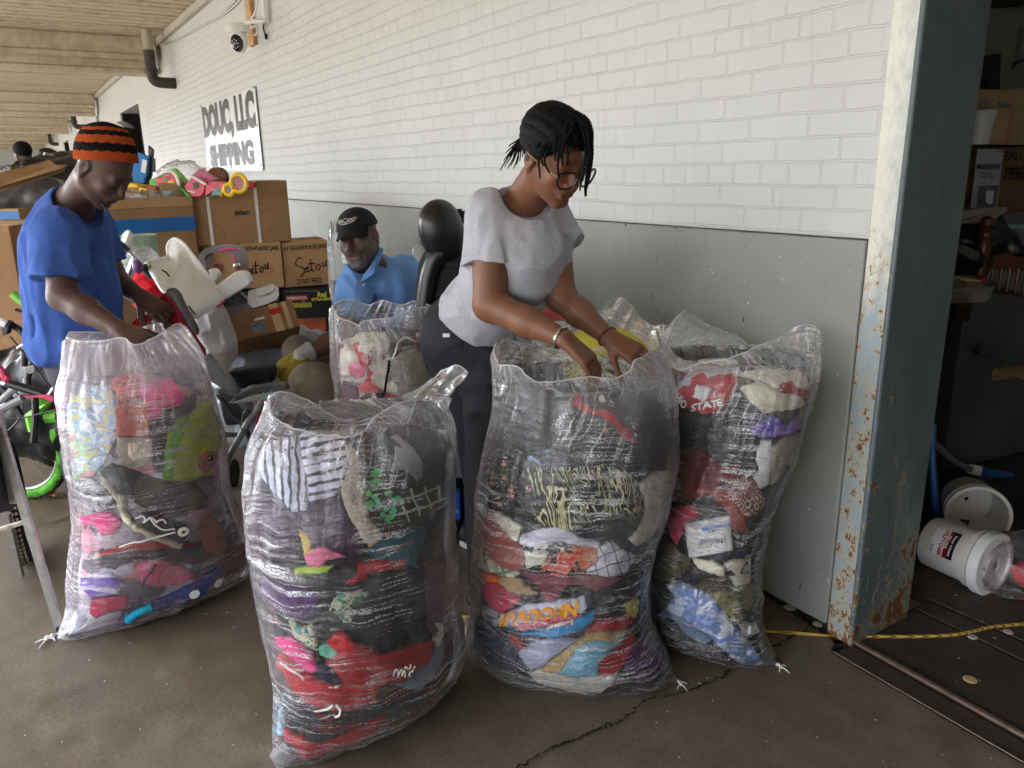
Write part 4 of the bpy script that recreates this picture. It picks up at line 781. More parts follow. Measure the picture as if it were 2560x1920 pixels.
p('cloth', 'clothing', 'cream cloth wedge above the pleated terracotta shirt', 'cream', 'I', '420,240 500,280 610,350 600,420 570,470 500,400 430,310')
p('cloth', 'clothing', 'cream cloth tongue right of the terracotta shirt', 'cream', 'I', '640,540 820,560 780,620 650,670')
p('dress', 'dress', 'orange red floral dress in the middle of the sack', 'redflor', 'I', '830,560 950,510 1080,490 1180,500 1190,600 1080,700 900,720 760,660')
p('checked_shirt', 'shirt', 'white shirt with a thin black window check in the middle sack', 'wgrid', 'I', '1190,510 1300,460 1400,540 1480,570 1400,700 1290,740 1200,720 1090,700 1190,620', puff=.008)
p('top', 'clothing', 'wide mauve cloth with a hanging point across the middle sack', 'mauve', 'I', '600,700 850,700 1100,720 1380,740 1300,780 1180,840 1050,790 960,800 900,880 840,930 790,910 730,790')
p('cap', 'clothing', 'bright orange cloth poking out at the left of the middle sack', 'orange', 'I', '330,680 450,740 440,770 360,770')
p('chinos', 'clothing', 'tan folded cloth beside the orange cloth', 'tan', 'I', '450,730 560,720 740,860 650,870 520,840 440,770', puff=.007)
p('blouse', 'clothing', 'crumpled crimson cloth at the left edge of the middle sack', 'crimson', 'I', '290,690 340,740 440,780 620,900 560,950 480,1000 380,950 300,820', puff=.009)
p('camo_shirt', 'shirt', 'small grey camouflage cloth at the lower left of the middle sack', 'camo', 'I', '310,950 380,960 470,1010 470,1080 420,1110 340,1040')
jt = p('lettered_tee', 'shirt', 'white tee with upside-down orange block letters in the middle sack', 'lavwhite', 'I', '450,1030 620,950 860,920 1090,870 1110,960 1060,1000 760,1060 540,1090 460,1080')
p('tee', 'shirt', 'crimson tee with white scribbled print below the orange letters', 'scrib', 'I', '560,1080 760,1060 1050,990 1070,1030 860,1080 640,1140 570,1130')
p('tee', 'shirt', 'bright blue cloth strip curving under the crimson print', 'blue', 'I', '480,1090 600,1150 860,1100 1080,1030 1180,980 1150,1060 1050,1140 860,1190 620,1160', puff=.006)
p('cap', 'clothing', 'small white cloth with red and black print above the blue strip', 'poppy', 'I', '770,1130 860,1080 1010,1040 1020,1080 880,1110')
p('cloth', 'clothing', 'yellow cloth balls at the right side of the middle sack', 'yellow', 'I', '1380,930 1460,880 1490,900 1470,1030 1430,1040 1390,980', puff=.01)
p('hoodie', 'clothing', 'heather grey sweatshirt with a dark print, lower middle of the sack', 'heather', 'I', '590,1300 700,1220 860,1190 1000,1190 1040,1200 950,1260 860,1330 780,1400 700,1440 640,1390', puff=.007)
p('tee', 'shirt', 'small red cloth between the navy trousers and the grey sweatshirt', 'red', 'I', '520,1160 600,1190 650,1270 600,1270 540,1220')
p('tee', 'shirt', 'red cloth arching over the tan printed cloth', 'red', 'I', '1090,1150 1180,1070 1300,1030 1450,1010 1440,1080 1300,1140 1180,1130')
p('shorts', 'clothing', 'tan printed cloth running diagonally in the lower middle sack', 'tanprint', 'I', '760,1430 880,1330 1000,1230 1100,1160 1250,1140 1420,1120 1300,1220 1180,1200 1050,1250 920,1440 850,1450', puff=.006)
p('tee', 'shirt', 'light blue shirt with a snap button in the lower middle sack', 'sky', 'I', '890,1450 960,1350 1050,1250 1150,1200 1260,1210 1310,1180 1400,1150 1350,1220 1290,1280 1200,1370 1180,1470 1050,1480', puff=.006)
p('shorts', 'clothing', 'bright red shirt in the lower right of the middle sack', 'red', 'I', '1170,1390 1290,1290 1390,1220 1430,1130 1480,1200 1420,1300 1360,1420 1300,1460 1210,1450', puff=.007)
p('sheet', 'clothing', 'cream cloth lining the floor end of the middle sack', 'offwhite', 'I', '670,1450 760,1430 1000,1480 1240,1470 1340,1440 1300,1530 1200,1600 1000,1590 740,1520', puff=.006)
p('print', 'clothing', 'black and green logo print on the cuff of the grey sweatshirt', 'lace', 'I', '608,1320 660,1310 740,1410 690,1435 630,1370', puff=.001)
m_or = M('orange_ink', (236, 160, 40), .6, spec=.3)
def sack_letters(S, parent, word, key, quad, mat, off, bold=.03, flip=False):
    # letters bent onto the cloth: quad = lower-left, lower-right, upper-right, upper-left corners
    cu = bpy.data.curves.new('t', 'FONT'); cu.body = word; cu.size = 1; cu.offset = bold; cu.resolution_u = 2
    to = bpy.data.objects.new('t', cu); me = bpy.data.meshes.new_from_object(to); bpy.data.objects.remove(to)
    bm = bmesh.new(); bm.from_mesh(me); bmesh.ops.triangulate(bm, faces=bm.faces); bmesh.ops.subdivide_edges(bm, edges=bm.edges, cuts=1); co = np.array([tuple(v.co) for v in bm.verts]); fs = [tuple(v.index for v in f.verts) for f in bm.faces]; bm.free(); bpy.data.meshes.remove(me)
    lo, hi = co.min(0), co.max(0); q = (co-lo)/np.maximum(hi-lo, 1e-6)
    if flip: q = 1-q
    Q = [np.array(v) for v in quad]; vs = []
    for a, b_, _ in q:
        x, y = (Q[0]*(1-a)+Q[1]*a)*(1-b_)+(Q[3]*(1-a)+Q[2]*a)*b_; vs.append((x, y))
    V = onsack(S, key, vs, off); return mk('lettering', V, fs, mat, parent, smooth=False)
sack_letters(B4, jt, 'NHOUVUI', 'I', [(470, 1088), (1030, 1000), (1035, 895), (500, 985)], m_or, .0185, .045, flip=True)
knot(B4, G(*z1('I', 1795, 1520)), G(*z1('I', 1850, 1590))-G(*z1('I', 1780, 1500)))
tail(B4, G(*z1('I', 1795, 1515)), G(*z1('I', 1440, 1560)), G(*z1('I', 1560, 1280)), G(*z1('I', 1500, 1500))+(0, 0, .05))
tail(B4, G(*z1('I', 95, 1085)), G(*z1('I', 300, 1290)), G(*z1('I', 330, 1000)), G(*z1('I', 290, 1200))+(0, 0, .06))
# ------------------------------------------------------------------ left sack of shoes and toys
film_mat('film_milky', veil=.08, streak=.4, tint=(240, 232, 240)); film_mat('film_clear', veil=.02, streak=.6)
B1 = Sack('left plastic sack of shoes and plush toys in front of the man in blue',
    zc('E', *pts('610,455 640,510 700,550 640,660 560,820 520,1000 520,1200 540,1400 570,1600'))+zc('F', *pts('490,0 505,250 530,360 590,480 575,620 545,750 560,900 550,1000 535,1150 535,1300 520,1400 440,1500')),
    zc('E', *pts('1560,380 1600,520 1720,640 1790,760 1810,1000 1890,1060 1920,1300 1920,1500 1910,1659'))+zc('F', *pts('1710,230 1780,420 1860,600 1890,800 1910,900 1900,1010 1750,1130')),
    [(.004, 2.28, 2.68, .09, 1.8), (.07, 2.29, 2.68, .15, 2.0), (.2, 2.31, 2.67, .2, 2.2), (.42, 2.33, 2.62, .22, 2.3), (.62, 2.36, 2.58, .21, 2.3), (.82, 2.38, 2.56, .18, 2.2), (.9, 2.4, 2.54, .14, 2.1)],
    [(*z1('E', 1560, 380), 2.55), (*z1('E', 1540, 420), 2.58), (*z1('E', 1470, 470), 2.6), (*z1('E', 1400, 440), 2.63), (*z1('E', 1385, 372), 2.66), (*z1('E', 1200, 412), 2.66), (*z1('E', 1100, 475), 2.64), (*z1('E', 900, 455), 2.6), (*z1('E', 700, 450), 2.5)],
    [(*z1('E', 605, 450), 2.42), (*z1('E', 610, 505), 2.38), (*z1('E', 720, 530), 2.34), (*z1('E', 900, 520), 2.32), (*z1('E', 1050, 500), 2.32), (*z1('E', 1180, 548), 2.32), (*z1('E', 1300, 510), 2.35), (*z1('E', 1420, 440), 2.42), (*z1('E', 1500, 390), 2.5)],
    .80, seed=3, film='film_milky', fill='toys', fold=1.3, cat2='mixed goods', fill_label='packed bulk of pale mixed toys and shoes inside the left sack')
p = B1.put
p('picture_book', 'book', 'large pastel printed picture bag along the left side of the left sack', 'kids2', 'E', '540,950 700,860 850,800 1000,1000 1010,1350 900,1560 850,1630 620,1700 560,1400 530,1150', puff=.003)
p('cushion', 'cushion', 'pale green and pink printed cloth below the pastel picture bag', 'kids', 'E', '560,1250 700,1200 760,1400 840,1620 800,1700 640,1720 570,1500')
p('cap', 'clothing', 'dark blue grey cap at the upper right of the left sack', 'blackblue', 'E', '1330,690 1500,640 1750,700 1790,820 1650,900 1450,860 1350,780')
p('pillow', 'cushion', 'salmon pink pillow at the top of the left sack', 'salmon', 'E', '920,740 1020,680 1180,760 1250,830 1180,1000 1050,1050 990,950', puff=.012)
p('boot', 'boot', 'hot pink child boot lying on its side in the left sack', 'hotpink', 'E', '1200,930 1300,880 1500,850 1600,1040 1560,1090 1420,1120 1350,1210 1290,1180 1280,1060 1210,1000', puff=.014)
p('cloth', 'clothing', 'dark green grey cloth behind the furry lime toy', 'charcoal', 'E', '1290,1200 1450,1120 1620,1060 1700,1090 1560,1200 1450,1350 1420,1659 1330,1659 1290,1400')
p('box', 'box', 'orange red box pressed against the film of the left sack', 'brick', 'E', '1010,1060 1300,1060 1290,1350 1005,1345', puff=.004, rough=.3)
p('shoe_sole', 'shoe', 'brown round heel of an upturned boot below the orange red box', 'taupe', 'E', '1010,1360 1290,1360 1330,1450 1330,1550 1200,1640 1050,1600 1010,1500', puff=.016)
p('slipper', 'shoe', 'grey blue slipper at the left edge of the left sack', 'camo', 'F', '555,330 700,300 850,420 900,520 800,550 700,480 600,430', puff=.01)
p('boot', 'boot', 'black boot under the upturned boot heel', 'black', 'F', '780,230 850,180 1000,230 1200,300 1040,320 1030,450 930,450 850,340', puff=.01)
lf = p('furry_toy', 'plush toy', 'furry lime green plush with a brown face and button eye in the left sack', 'yelfur', 'F', '1250,300 1270,100 1290,-60 1340,-140 1480,-210 1560,-290 1680,-320 1720,-200 1710,20 1660,100 1640,260 1500,310 1330,325', puff=.018, rough=3.5)
p('mane', '', '', 'limefur', 'F', '1250,300 1265,60 1330,-120 1450,-200 1420,-60 1370,60 1340,180 1325,320', puff=.016, parent=lf, lift=.008)
p('face', '', '', 'rustfur', 'F', '1510,80 1600,60 1660,110 1640,200 1560,260 1505,220', puff=.016, parent=lf, lift=.009)
MB().ball(onsack(B1, 'F', [(1545, 130)], .036)[0], .009).build('eye', M('black_gloss', (12, 12, 14), .15, spec=.8), lf, True)
p('boot', 'boot', 'dark brown suede boot above the canvas sneaker', 'brown', 'F', '1040,330 1200,300 1480,330 1600,420 1590,520 1450,560 1300,600 1150,540 1030,480', puff=.014)
p('pouch', 'bag', 'rust brown furry pouch at the right edge of the left sack', 'rustfur', 'F', '1550,680 1600,560 1700,640 1740,820 1650,900 1560,840', puff=.01)
p('blanket', 'clothing', 'grey pink blanket at the lower right edge of the left sack', 'mauve', 'F', '1640,900 1750,830 1890,790 1900,960 1740,1090 1680,1000')
p('mitten', 'clothing', 'knitted bright pink mitten low at the left of the left sack', 'hotpink', 'F', '620,590 720,565 860,560 930,630 880,720 780,730 720,650 630,650', puff=.012)
sn = p('canvas_sneaker', 'shoe', 'black canvas sneaker with a round star patch and white laces in the left sack', 'sneaker', 'F', '1000,540 1150,540 1300,620 1420,650 1440,740 1380,810 1200,720 1060,660 970,570', puff=.014)
p('sole', '', '', 'rubber', 'F', '760,235 800,290 900,390 965,440 985,560 1060,650 1200,715 1410,795 1380,838 1180,765 1000,670 925,570 895,460 800,340', puff=.008, parent=sn, lift=.012)
def disc(S, key, c, rad, off, name, m, parent, n=20, star=False):
    q = onsack(S, key, [c], off)[0]; h = S.bvh.find_nearest(Vector(q)); ax = nrm(np.array(h[1])); ax = ax if ax@(CAMP-q) > 0 else -ax
    u = nrm(np.cross([0, 0, 1], ax)); w = np.cross(ax, u); k = 10 if star else n
    vs = [q+ax*.001+(u*math.cos(2*math.pi*i/k+.3)+w*math.sin(2*math.pi*i/k+.3))*rad*(1 if not star or i % 2 == 0 else .42) for i in range(k)]
    b = MB(); b.prism(vs, -ax*.002); return b.build(name, m, parent)
disc(B1, 'F', (1385, 676), .0175, .033, 'ankle_patch', M('cream_rubber', (226, 220, 200), .5), sn); disc(B1, 'F', (1385, 676), .009, .0355, 'star', M('ink_navy', (30, 36, 80), .5), sn, star=True)
for q in ('1140,565 1175,625 1240,665 1320,655', '1320,680 1230,705 1120,735 1030,765 950,790', '1040,580 1090,560 1110,600', '1180,600 1230,580 1260,620', '1090,610 1150,570 1190,610'): cord(B1, 'lace', 'F', q, .0028, m_wc, sn, off=.030)
p('running_shoe', 'shoe', 'dark running shoe with red trim below the canvas sneaker', 'charcoal', 'F', '720,890 980,835 1300,810 1560,812 1610,890 1540,970 1300,930 1000,905 760,910', puff=.009)
p('trim', 'clothing', 'red edged cloth crossing above the running shoe', 'red', 'F', '720,880 960,800 1300,780 1560,800 1300,830 980,850 760,895', puff=.005)
bs = p('baby_shoe', 'shoe', 'soft pink baby shoe with a dark strap in the left sack', 'pink', 'F', '1050,990 1100,925 1250,918 1400,970 1500,1040 1400,1100 1200,1130 1080,1090', puff=.016)
cord(B1, 'strap', 'F', '1180,925 1140,985 1110,1030 1095,1085', .004, M('dark_strap', (70, 56, 60), .7), bs, off=.03)
p('cloth', 'clothing', 'lilac striped cloth low at the left of the left sack', 'lilac', 'F', '620,1040 850,1030 930,1090 900,1180 700,1210 620,1130')
p('cloth', 'clothing', 'crumpled white and crimson cloth at the bottom left of the left sack', 'crimson', 'F', '700,1220 980,1200 980,1290 850,1310 740,1370 690,1330', puff=.006)
p('cloth', 'clothing', 'deep purple cloth along the floor side of the left sack', 'violet', 'F', '900,1400 1150,1280 1500,1200 1560,1230 1300,1330 900,1440')
bp = p('band', 'strap', 'dark blue elastic band with white oval labels at the bottom of the left sack', 'royal', 'F', '1150,1250 1300,1200 1500,1100 1700,970 1710,1010 1560,1190 1320,1270 1160,1300', puff=.006)
for a, c in ((1478, 1152), (1640, 1075)): disc(B1, 'F', (a, c), .017, .026, 'oval_label', M('label_white', (226, 226, 230), .5), bp)
b = MB(); q = spline(onsack(B1, 'F', pts('985,1345 1040,1300 1090,1275 1150,1250'), .02), 14); b.tube(q, .011, 8); 
for i in range(0, len(q), 3): b.lathe(q[i]-(0, 0, .0), q[min(i+1, len(q)-1)]-q[max(i-1, 0)], [(-.003, .0125), (0, .015), (.003, .0125)], 10)
tag(b.build('coiled_cord', M('turquoise', (30, 170, 200), .35, spec=.6), None, True), 'turquoise coiled plastic cord at the bottom of the left sack', 'cord')
knot(B1, G(*z1('F', 415, 1500)), G(*z1('F', 340, 1560))-G(*z1('F', 415, 1500)), 1.5)
tail(B1, G(*z1('F', 425, 1500)), G(*z1('F', 620, 1490)), G(*z1('F', 620, 1370)), G(*z1('F', 600, 1400))+(0, 0, .04))
# ------------------------------------------------------------------ sack of plush toys in front of the seated man
B3 = Sack('plastic sack of pale plush toys standing in front of the seated man',
    zc('N', *pts('305,250 325,330 305,500 295,800 300,1000 365,1150 330,1300 300,1400 290,2600')), zc('N', *pts('1330,280 1310,420 1260,600 1270,800 1350,1000 1380,1200 1390,2600')),
    [(.004, 2.86, 2.98, .12, 2), (.1, 2.86, 2.98, .16, 2.1), (.4, 2.86, 2.98, .17, 2.2), (.65, 2.86, 2.96, .15, 2.2), (.8, 2.86, 2.94, .15, 2.2), (.9, 2.86, 2.92, .14, 2.1)],
    [(*z1('N', 1325, 275), 2.95), (*z1('N', 1150, 222), 3.0), (*z1('N', 1000, 258), 3.03), (*z1('N', 800, 210), 3.04), (*z1('N', 680, 258), 3.04), (*z1('N', 550, 212), 3.02), (*z1('N', 400, 200), 2.98)],
    [(*z1('N', 305, 252), 2.9), (*z1('N', 330, 330), 2.84), (*z1('N', 380, 400), 2.8), (*z1('N', 470, 430), 2.79), (*z1('N', 590, 480), 2.78), (*z1('N', 605, 432), 2.77), (*z1('N', 760, 405), 2.77), (*z1('N', 900, 388), 2.77), (*z1('N', 1020, 350), 2.78), (*z1('N', 1110, 300), 2.8), (*z1('N', 1220, 276), 2.85)],
    .86, seed=4, film='film_clear', fill='plush', fold=1.2, cat2='plush toys', fill_label='packed bulk of pink and white soft toys inside the plush sack')
p = B3.put
p('black_bin', 'container', 'crinkled black plastic bin inside the plush sack', fabric('cloth_gloss', (20, 20, 22), rough=.25, shine=.8), 'N', '720,330 1000,380 1120,420 1140,450 1130,680 1000,690 970,800 890,800 860,600 840,480 700,420', puff=.004, rough=.4)
p('plush_toy', 'plush toy', 'white plush with a grey ear and dark nose at the top of the plush sack', 'creamfur', 'N', '480,620 560,550 700,520 850,560 900,640 860,760 700,820 560,760', puff=.02)
disc(B3, 'N', (765, 590), .010, .04, 'nose', MATS['black_gloss'], B3.root)
p('plush_toy', 'plush toy', 'white plush body at the left of the plush sack', 'creamfur', 'N', '380,720 450,660 560,780 580,860 470,880 480,1000 400,1010 360,900', puff=.02)
p('bow', 'bow', 'red bow between the two white plush toys', 'scarlet', 'N', '500,670 560,640 620,720 760,670 790,720 680,800 690,870 640,920 590,860 560,760', puff=.014)
p('plush_toy', 'plush toy', 'pink plush piece below the red bow', 'pink', 'N', '470,880 560,840 640,930 620,1000 520,1010 470,950', puff=.016)
pk = p('plush_cushion', 'plush toy', 'large cream bear face cushion with a stitched smile in the plush sack', 'creamfur', 'N', '690,1010 780,880 890,820 1000,760 1130,710 1260,760 1300,900 1370,1000 1330,1120 1200,1210 1050,1235 850,1170 730,1090', puff=.02)
disc(B3, 'N', (1220, 915), .0125, .036, 'eye', MATS['black_gloss'], pk); disc(B3, 'N', (1100, 1205), .0115, .030, 'eye', MATS['black_gloss'], pk)
cord(B3, 'smile', 'N', '1180,1088 1215,1095 1240,1110', .0022, MATS['black_gloss'], pk, off=.033); cord(B3, 'smile', 'N', '1212,1128 1222,1100 1262,1085 1266,1050 1258,1020', .0022, MATS['black_gloss'], pk, off=.033)
cord(B3, 'muzzle_seam', 'N', '1180,975 1120,1010 1105,1070 1130,1130 1160,1170', .0012, M('seam', (150, 146, 136), .8), pk, off=.033)
p('cloth', 'clothing', 'violet cloth with shade put into its colour, at the left of the plush sack', 'purpred', 'N', '400,1050 560,1080 560,1240 420,1230 380,1150')  # purple shade painted as a cloth patch
p('cloth', 'clothing', 'peach cloth under the bear cushion', 'salmon', 'N', '540,1100 700,1050 820,1160 740,1190 600,1170')
p('cloth', 'clothing', 'deep red cloth at the lower left of the plush sack', 'red', 'N', '330,1180 480,1270 590,1440 560,1520 310,1520', puff=.008)
p('cloth', 'clothing', 'hot pink cloth right of the black rod in the plush sack', 'crimson', 'N', '850,1180 960,1170 1040,1230 1100,1290 1000,1330 860,1340', puff=.009)
p('cloth', 'clothing', 'white and grey crumpled cloth low in the plush sack', 'leopard', 'N', '510,1290 650,1160 820,1160 810,1280 600,1380', puff=.009)
p('cloth', 'clothing', 'mint cloth at the bottom of the plush sack', 'mint', 'N', '600,1400 720,1370 770,1440 640,1500', puff=.008)
o = cord(B3, 'black_rod', 'N', '872,810 855,1000 838,1180 818,1345', .005, MATS['black_gloss'], None, off=.03); tag(o, 'thin black rod standing in the sack of plush toys', 'rod')
o = cord(B3, 'white_cable', 'N', '905,800 930,740 980,670 1060,640 1130,665 1190,650', .004, m_wc, None, off=.022); tag(o, 'curved white cable near the top of the plush sack', 'cable')
# ------------------------------------------------------------------ right sack leaning on the wall
B5 = Sack('right plastic sack leaning against the grey wall beside the column',
    [(1655, 880), (1662, 920), (1680, 1000), (1694, 1100), (1688, 1180), (1660, 1300), (1632, 1400), (1625, 1500), (1632, 1551)],
    zc('L', *pts('1640,330 1610,460 1560,620 1550,820 1480,1130 1420,1330 1300,1600'))+zc('m', *pts('1280,30 1180,170 1120,400 1100,560 1085,800 1075,1000 1070,1200 1120,1330 1200,1440 1215,1470')),
    [(.004, 2.29, 2.08, .09, 1.8), (.07, 2.29, 2.09, .14, 2.0), (.2, 2.29, 2.12, .17, 2.2), (.42, 2.30, 2.14, .18, 2.3), (.65, 2.31, 2.17, .18, 2.3), (.85, 2.32, 2.2, .16, 2.2), (.95, 2.33, 2.22, .13, 2.1)],
    [(*z1('L', 1630, 330), 2.24), (*z1('L', 1590, 265), 2.27), (*z1('L', 1540, 240), 2.30), (*z1('L', 1400, 262), 2.36), (*z1('L', 1230, 385), 2.42), (*z1('L', 1080, 412), 2.48), (*z1('L', 900, 310), 2.52), (*z1('L', 700, 225), 2.52), (*z1('L', 560, 130), 2.48)],
    [(*z1('L', 530, 122), 2.42), (*z1('L', 430, 220), 2.36), (*z1('L', 340, 480), 2.26), (*z1('L', 420, 590), 2.18), (*z1('L', 640, 560), 2.13), (*z1('L', 800, 520), 2.12), (*z1('L', 950, 480), 2.12), (*z1('L', 1150, 400), 2.13), (*z1('L', 1300, 340), 2.15), (*z1('L', 1480, 290), 2.18), (*z1('L', 1580, 300), 2.2)],
    .87, seed=5, film='film_clear', fill='black', fold=1.5)
p = B5.put
p('cap', 'cap', 'black cap with an orange panel at the top of the right sack', 'black', 'L', '400,480 560,380 640,370 750,380 740,420 680,430 600,520 500,550 420,540', puff=.01)
p('patch', 'clothing', 'orange cloth panel on the black cap', 'orange', 'L', '590,400 640,370 750,380 740,420 650,430', puff=.006)
p('cloth', 'clothing', 'dark red cloth with a lime tag at the upper left of the right sack', 'maroon', 'L', '370,590 500,520 560,580 450,660 390,700')
p('tag', 'clothing', 'small lime tag above the red lettered tee', 'lime', 'L', '465,560 540,545 545,600 490,620')
p('black_jacket', 'jacket', 'black jacket below the red lettered tee in the right sack', 'black', 'L', '420,850 640,980 800,960 1000,820 1160,980 1140,1200 1100,1350 1120,1450 960,1400 640,1260 420,1300', puff=.006)
ws = p('white_shirt', 'shirt', 'white shirt shoulder above the red panel in the right sack', 'lavwhite', 'L', '510,660 600,520 720,430 830,400 900,440 940,490 960,640 850,700 640,700 500,760 430,820 440,760', puff=.01)
rp = p('lettered_tee', 'shirt', 'red and white lettered tee rolled over at the upper left of the right sack', 'scarlet', 'L', '490,690 640,600 720,590 950,640 940,720 870,870 780,970 650,980 520,930 430,820', puff=.01)
p('block_digit', '', '', 'white', 'L', '610,735 745,765 680,885 585,840', puff=.002, parent=rp, lift=.016)
sack_letters(B5, rp, 'OHIO', 'L', [(440, 800), (540, 935), (575, 885), (470, 745)], M('ink_white', (232, 232, 236), .6), .026, .04)
sack_letters(B5, rp, 'STATE', 'L', [(590, 950), (830, 900), (810, 845), (600, 890)], MATS['ink_white'], .026, .03)
p('plush_toy', 'plush toy', 'white soft toy at the upper right of the right sack', 'creamfur', 'L', '960,640 1200,590 1400,620 1540,600 1530,780 1450,770 1300,790 1150,700', puff=.012)
p('cloth', 'clothing', 'red cloth strip below the white soft toy in the right sack', 'red', 'L', '1200,680 1380,700 1450,770 1550,790 1530,870 1400,810 1280,780', puff=.008)
p('jumper', 'clothing', 'cream jumper on the right side of the right sack', 'cream', 'L', '960,760 1130,700 1300,800 1480,830 1500,900 1400,950 1240,960 1150,975 1040,870', puff=.007)
p('beanie', 'clothing', 'black beanie against the cream jumper', 'charcoal', 'L', '1250,960 1400,940 1440,990 1340,1080 1290,1070', puff=.014)
p('cloth', 'clothing', 'lilac and violet shiny cloth near the right edge of the right sack', 'bluepur', 'L', '1030,1070 1200,1000 1250,1010 1480,1030 1480,1100 1300,1160 1180,1180 1050,1165')
p('ribbon', 'clothing', 'bright blue ribbon crossing the lilac cloth', 'royal', 'L', '1190,1000 1250,1000 1250,1130 1190,1180')
p('towel', 'clothing', 'white towel strip between the black jacket and the taupe trousers', 'white', 'L', '1130,1200 1220,1190 1220,1400 1200,1560 1130,1600 1080,1520 1120,1440 1090,1350')
p('trousers', 'clothing', 'folded taupe trousers on the right edge of the right sack', 'taupe', 'L', '1220,1260 1340,1180 1450,1130 1485,1150 1410,1330 1290,1500 1220,1570 1210,1430', puff=.012)
p('sweater', 'sweater', 'maroon glossy sweater across the middle of the right sack', 'maroon', 'L', '400,1480 480,1280 640,1260 760,1380 960,1400 980,1480 800,1560 640,1680 380,1700', puff=.006)
p('scarf', 'clothing', 'rust red scarf beside the patterned cloth in the right sack', 'rust', 'm', '600,40 800,60 900,200 960,300 990,400 880,420 830,260 700,130 540,110', puff=.007)
p('headscarf', 'scarf', 'navy, cream and red paisley headscarf in the right sack', 'paisley', 'm', '800,30 960,-40 1050,20 1130,180 1040,280 960,300 900,200 830,130', puff=.006)
p('lace_top', 'clothing', 'black top with gold swirl lines at the left of the right sack', 'goldlace', 'm', '215,520 380,500 500,620 560,680 400,800 300,800 210,780')
p('package', 'package', 'magenta cardboard package behind the white label in the right sack', 'crimson', 'm', '330,220 560,200 620,280 500,340 420,520 370,440', puff=.002, rough=.3)
p('cloth', 'clothing', 'grey leopard print cloth right of the white package label', 'leopard', 'm', '870,430 1000,430 960,530 900,545')
p('cloth', 'clothing', 'dark navy cloth at the right edge below the paisley scarf', 'navy', 'm', '880,540 1030,520 1090,430 1090,600 1000,620 900,630')
p('cloth', 'clothing', 'cream cloth under the white package label', 'cream', 'm', '540,620 720,650 800,700 800,770 680,740 590,700', puff=.008)
pl_ = p('labelled_package', 'package', 'clear package with a white barcode label in the right sack', 'white', 'm', '480,350 840,280 870,560 520,620', puff=.001, rough=.2)
m_ink = M('ink_black', (20, 20, 22), .6); m_bl = M('ink_blue', (40, 110, 190), .5)
def sackbar(S, parent, name, key, q, off, m): 
    v = onsack(S, key, q, off); return mk(name, v, [tuple(range(len(v)))], m, parent, smooth=False)
sackbar(B5, pl_, 'blue_bar', 'm', pts('630,372 832,338 835,355 632,390'), .0175, m_bl)
V_ = []; F_ = []; rs = random.Random(2); xx = 600
while xx < 772:
    w = rs.choice([2.5, 4, 6]); k = (xx-600)/172; q = onsack(B5, 'm', [(xx, 475-k*22), (xx+w, 475-k*22), (xx+w+3, 508-k*22), (xx+3, 508-k*22)], .0175); F_.append(tuple(range(len(V_), len(V_)+4))); V_ += q; xx += w+rs.choice([3, 4.5])
mk('barcode', V_, F_, m_ink, pl_, smooth=False)
sack_letters(B5, pl_, 'REF K324C20', 'm', [(600, 530), (705, 515), (703, 503), (598, 518)], m_ink, .0175, .01); sack_letters(B5, pl_, 'QTY 1   PR', 'm', [(610, 583), (695, 570), (693, 557), (608, 570)], m_ink, .0175, .01)
sack_letters(B5, pl_, 'Hand Protector', 'm', [(690, 342), (815, 325), (813, 310), (688, 327)], m_ink, .0175, 0); sack_letters(B5, pl_, 'For Elbow Protection', 'm', [(640, 412), (825, 382), (823, 366), (638, 396)], m_ink, .0175, 0)
p('card', 'card', 'white card printed with brown leaf shapes in the right sack', 'cream', 'm', '800,670 1005,605 1000,820 880,850', puff=.001, rough=.2)
p('leaf_print', 'print', 'brown leaf shapes printed on the white card', 'brown', 'm', '805,690 850,700 885,735 960,640 995,625 940,720 990,700 985,750 900,748 870,770 810,745', puff=.001)
p('blouse', 'clothing', 'black blouse with gold figures below the leaf card', 'goldlace', 'm', '640,780 800,760 870,850 920,850 890,900 800,880 660,870 540,860')
p('cloth', 'clothing', 'olive crumpled cloth at the right side of the right sack', 'olive', 'm', '660,880 800,890 900,870 1010,830 1070,850 1060,1000 960,1060 940,1150 880,1130 760,1000 700,940', puff=.009)
p('cloth', 'clothing', 'navy striped cloth at the lower right edge of the right sack', 'navy', 'm', '960,1060 1070,1000 1070,1200 1000,1150')
p('sheet', 'sheet', 'blue and white patterned sheet sweeping down the lower right sack', 'bluewhite', 'm', '340,830 480,820 620,880 740,960 870,1150 1000,1290 1060,1380 1120,1470 980,1480 860,1420 700,1260 560,1160 470,1110 330,1030 400,930', puff=.009)
p('cloth', 'clothing', 'white cloth knot above the sheet at the right', 'white', 'm', '930,1140 1040,1120 1070,1220 950,1240', puff=.01)
p('shirt', 'shirt', 'grey teal shirt under the blue and white sheet', 'denim', 'm', '250,1080 330,1040 470,1080 560,1170 700,1270 640,1310 500,1230 400,1110', puff=.006)
p('lace_top', 'clothing', 'black and white lace cloth along the floor side of the right sack', 'lace', 'm', '270,1110 400,1130 520,1250 700,1330 860,1440 700,1420 440,1310 330,1220')
knot(B5, G(*z1('m', 1215, 1475)), G(*z1('m', 1270, 1520))-G(*z1('m', 1190, 1460)), 1.0); knot(B5, G(*z1('m', 175, 930))+(0, 0, .03), (-.5, -.3, 0), 1.2)
tail(B5, G(*z1('m', 1225, 1480)), G(*z1('m', 950, 1475)), G(*z1('m', 1090, 1280)), G(*z1('m', 1050, 1420))+(0, 0, .05))
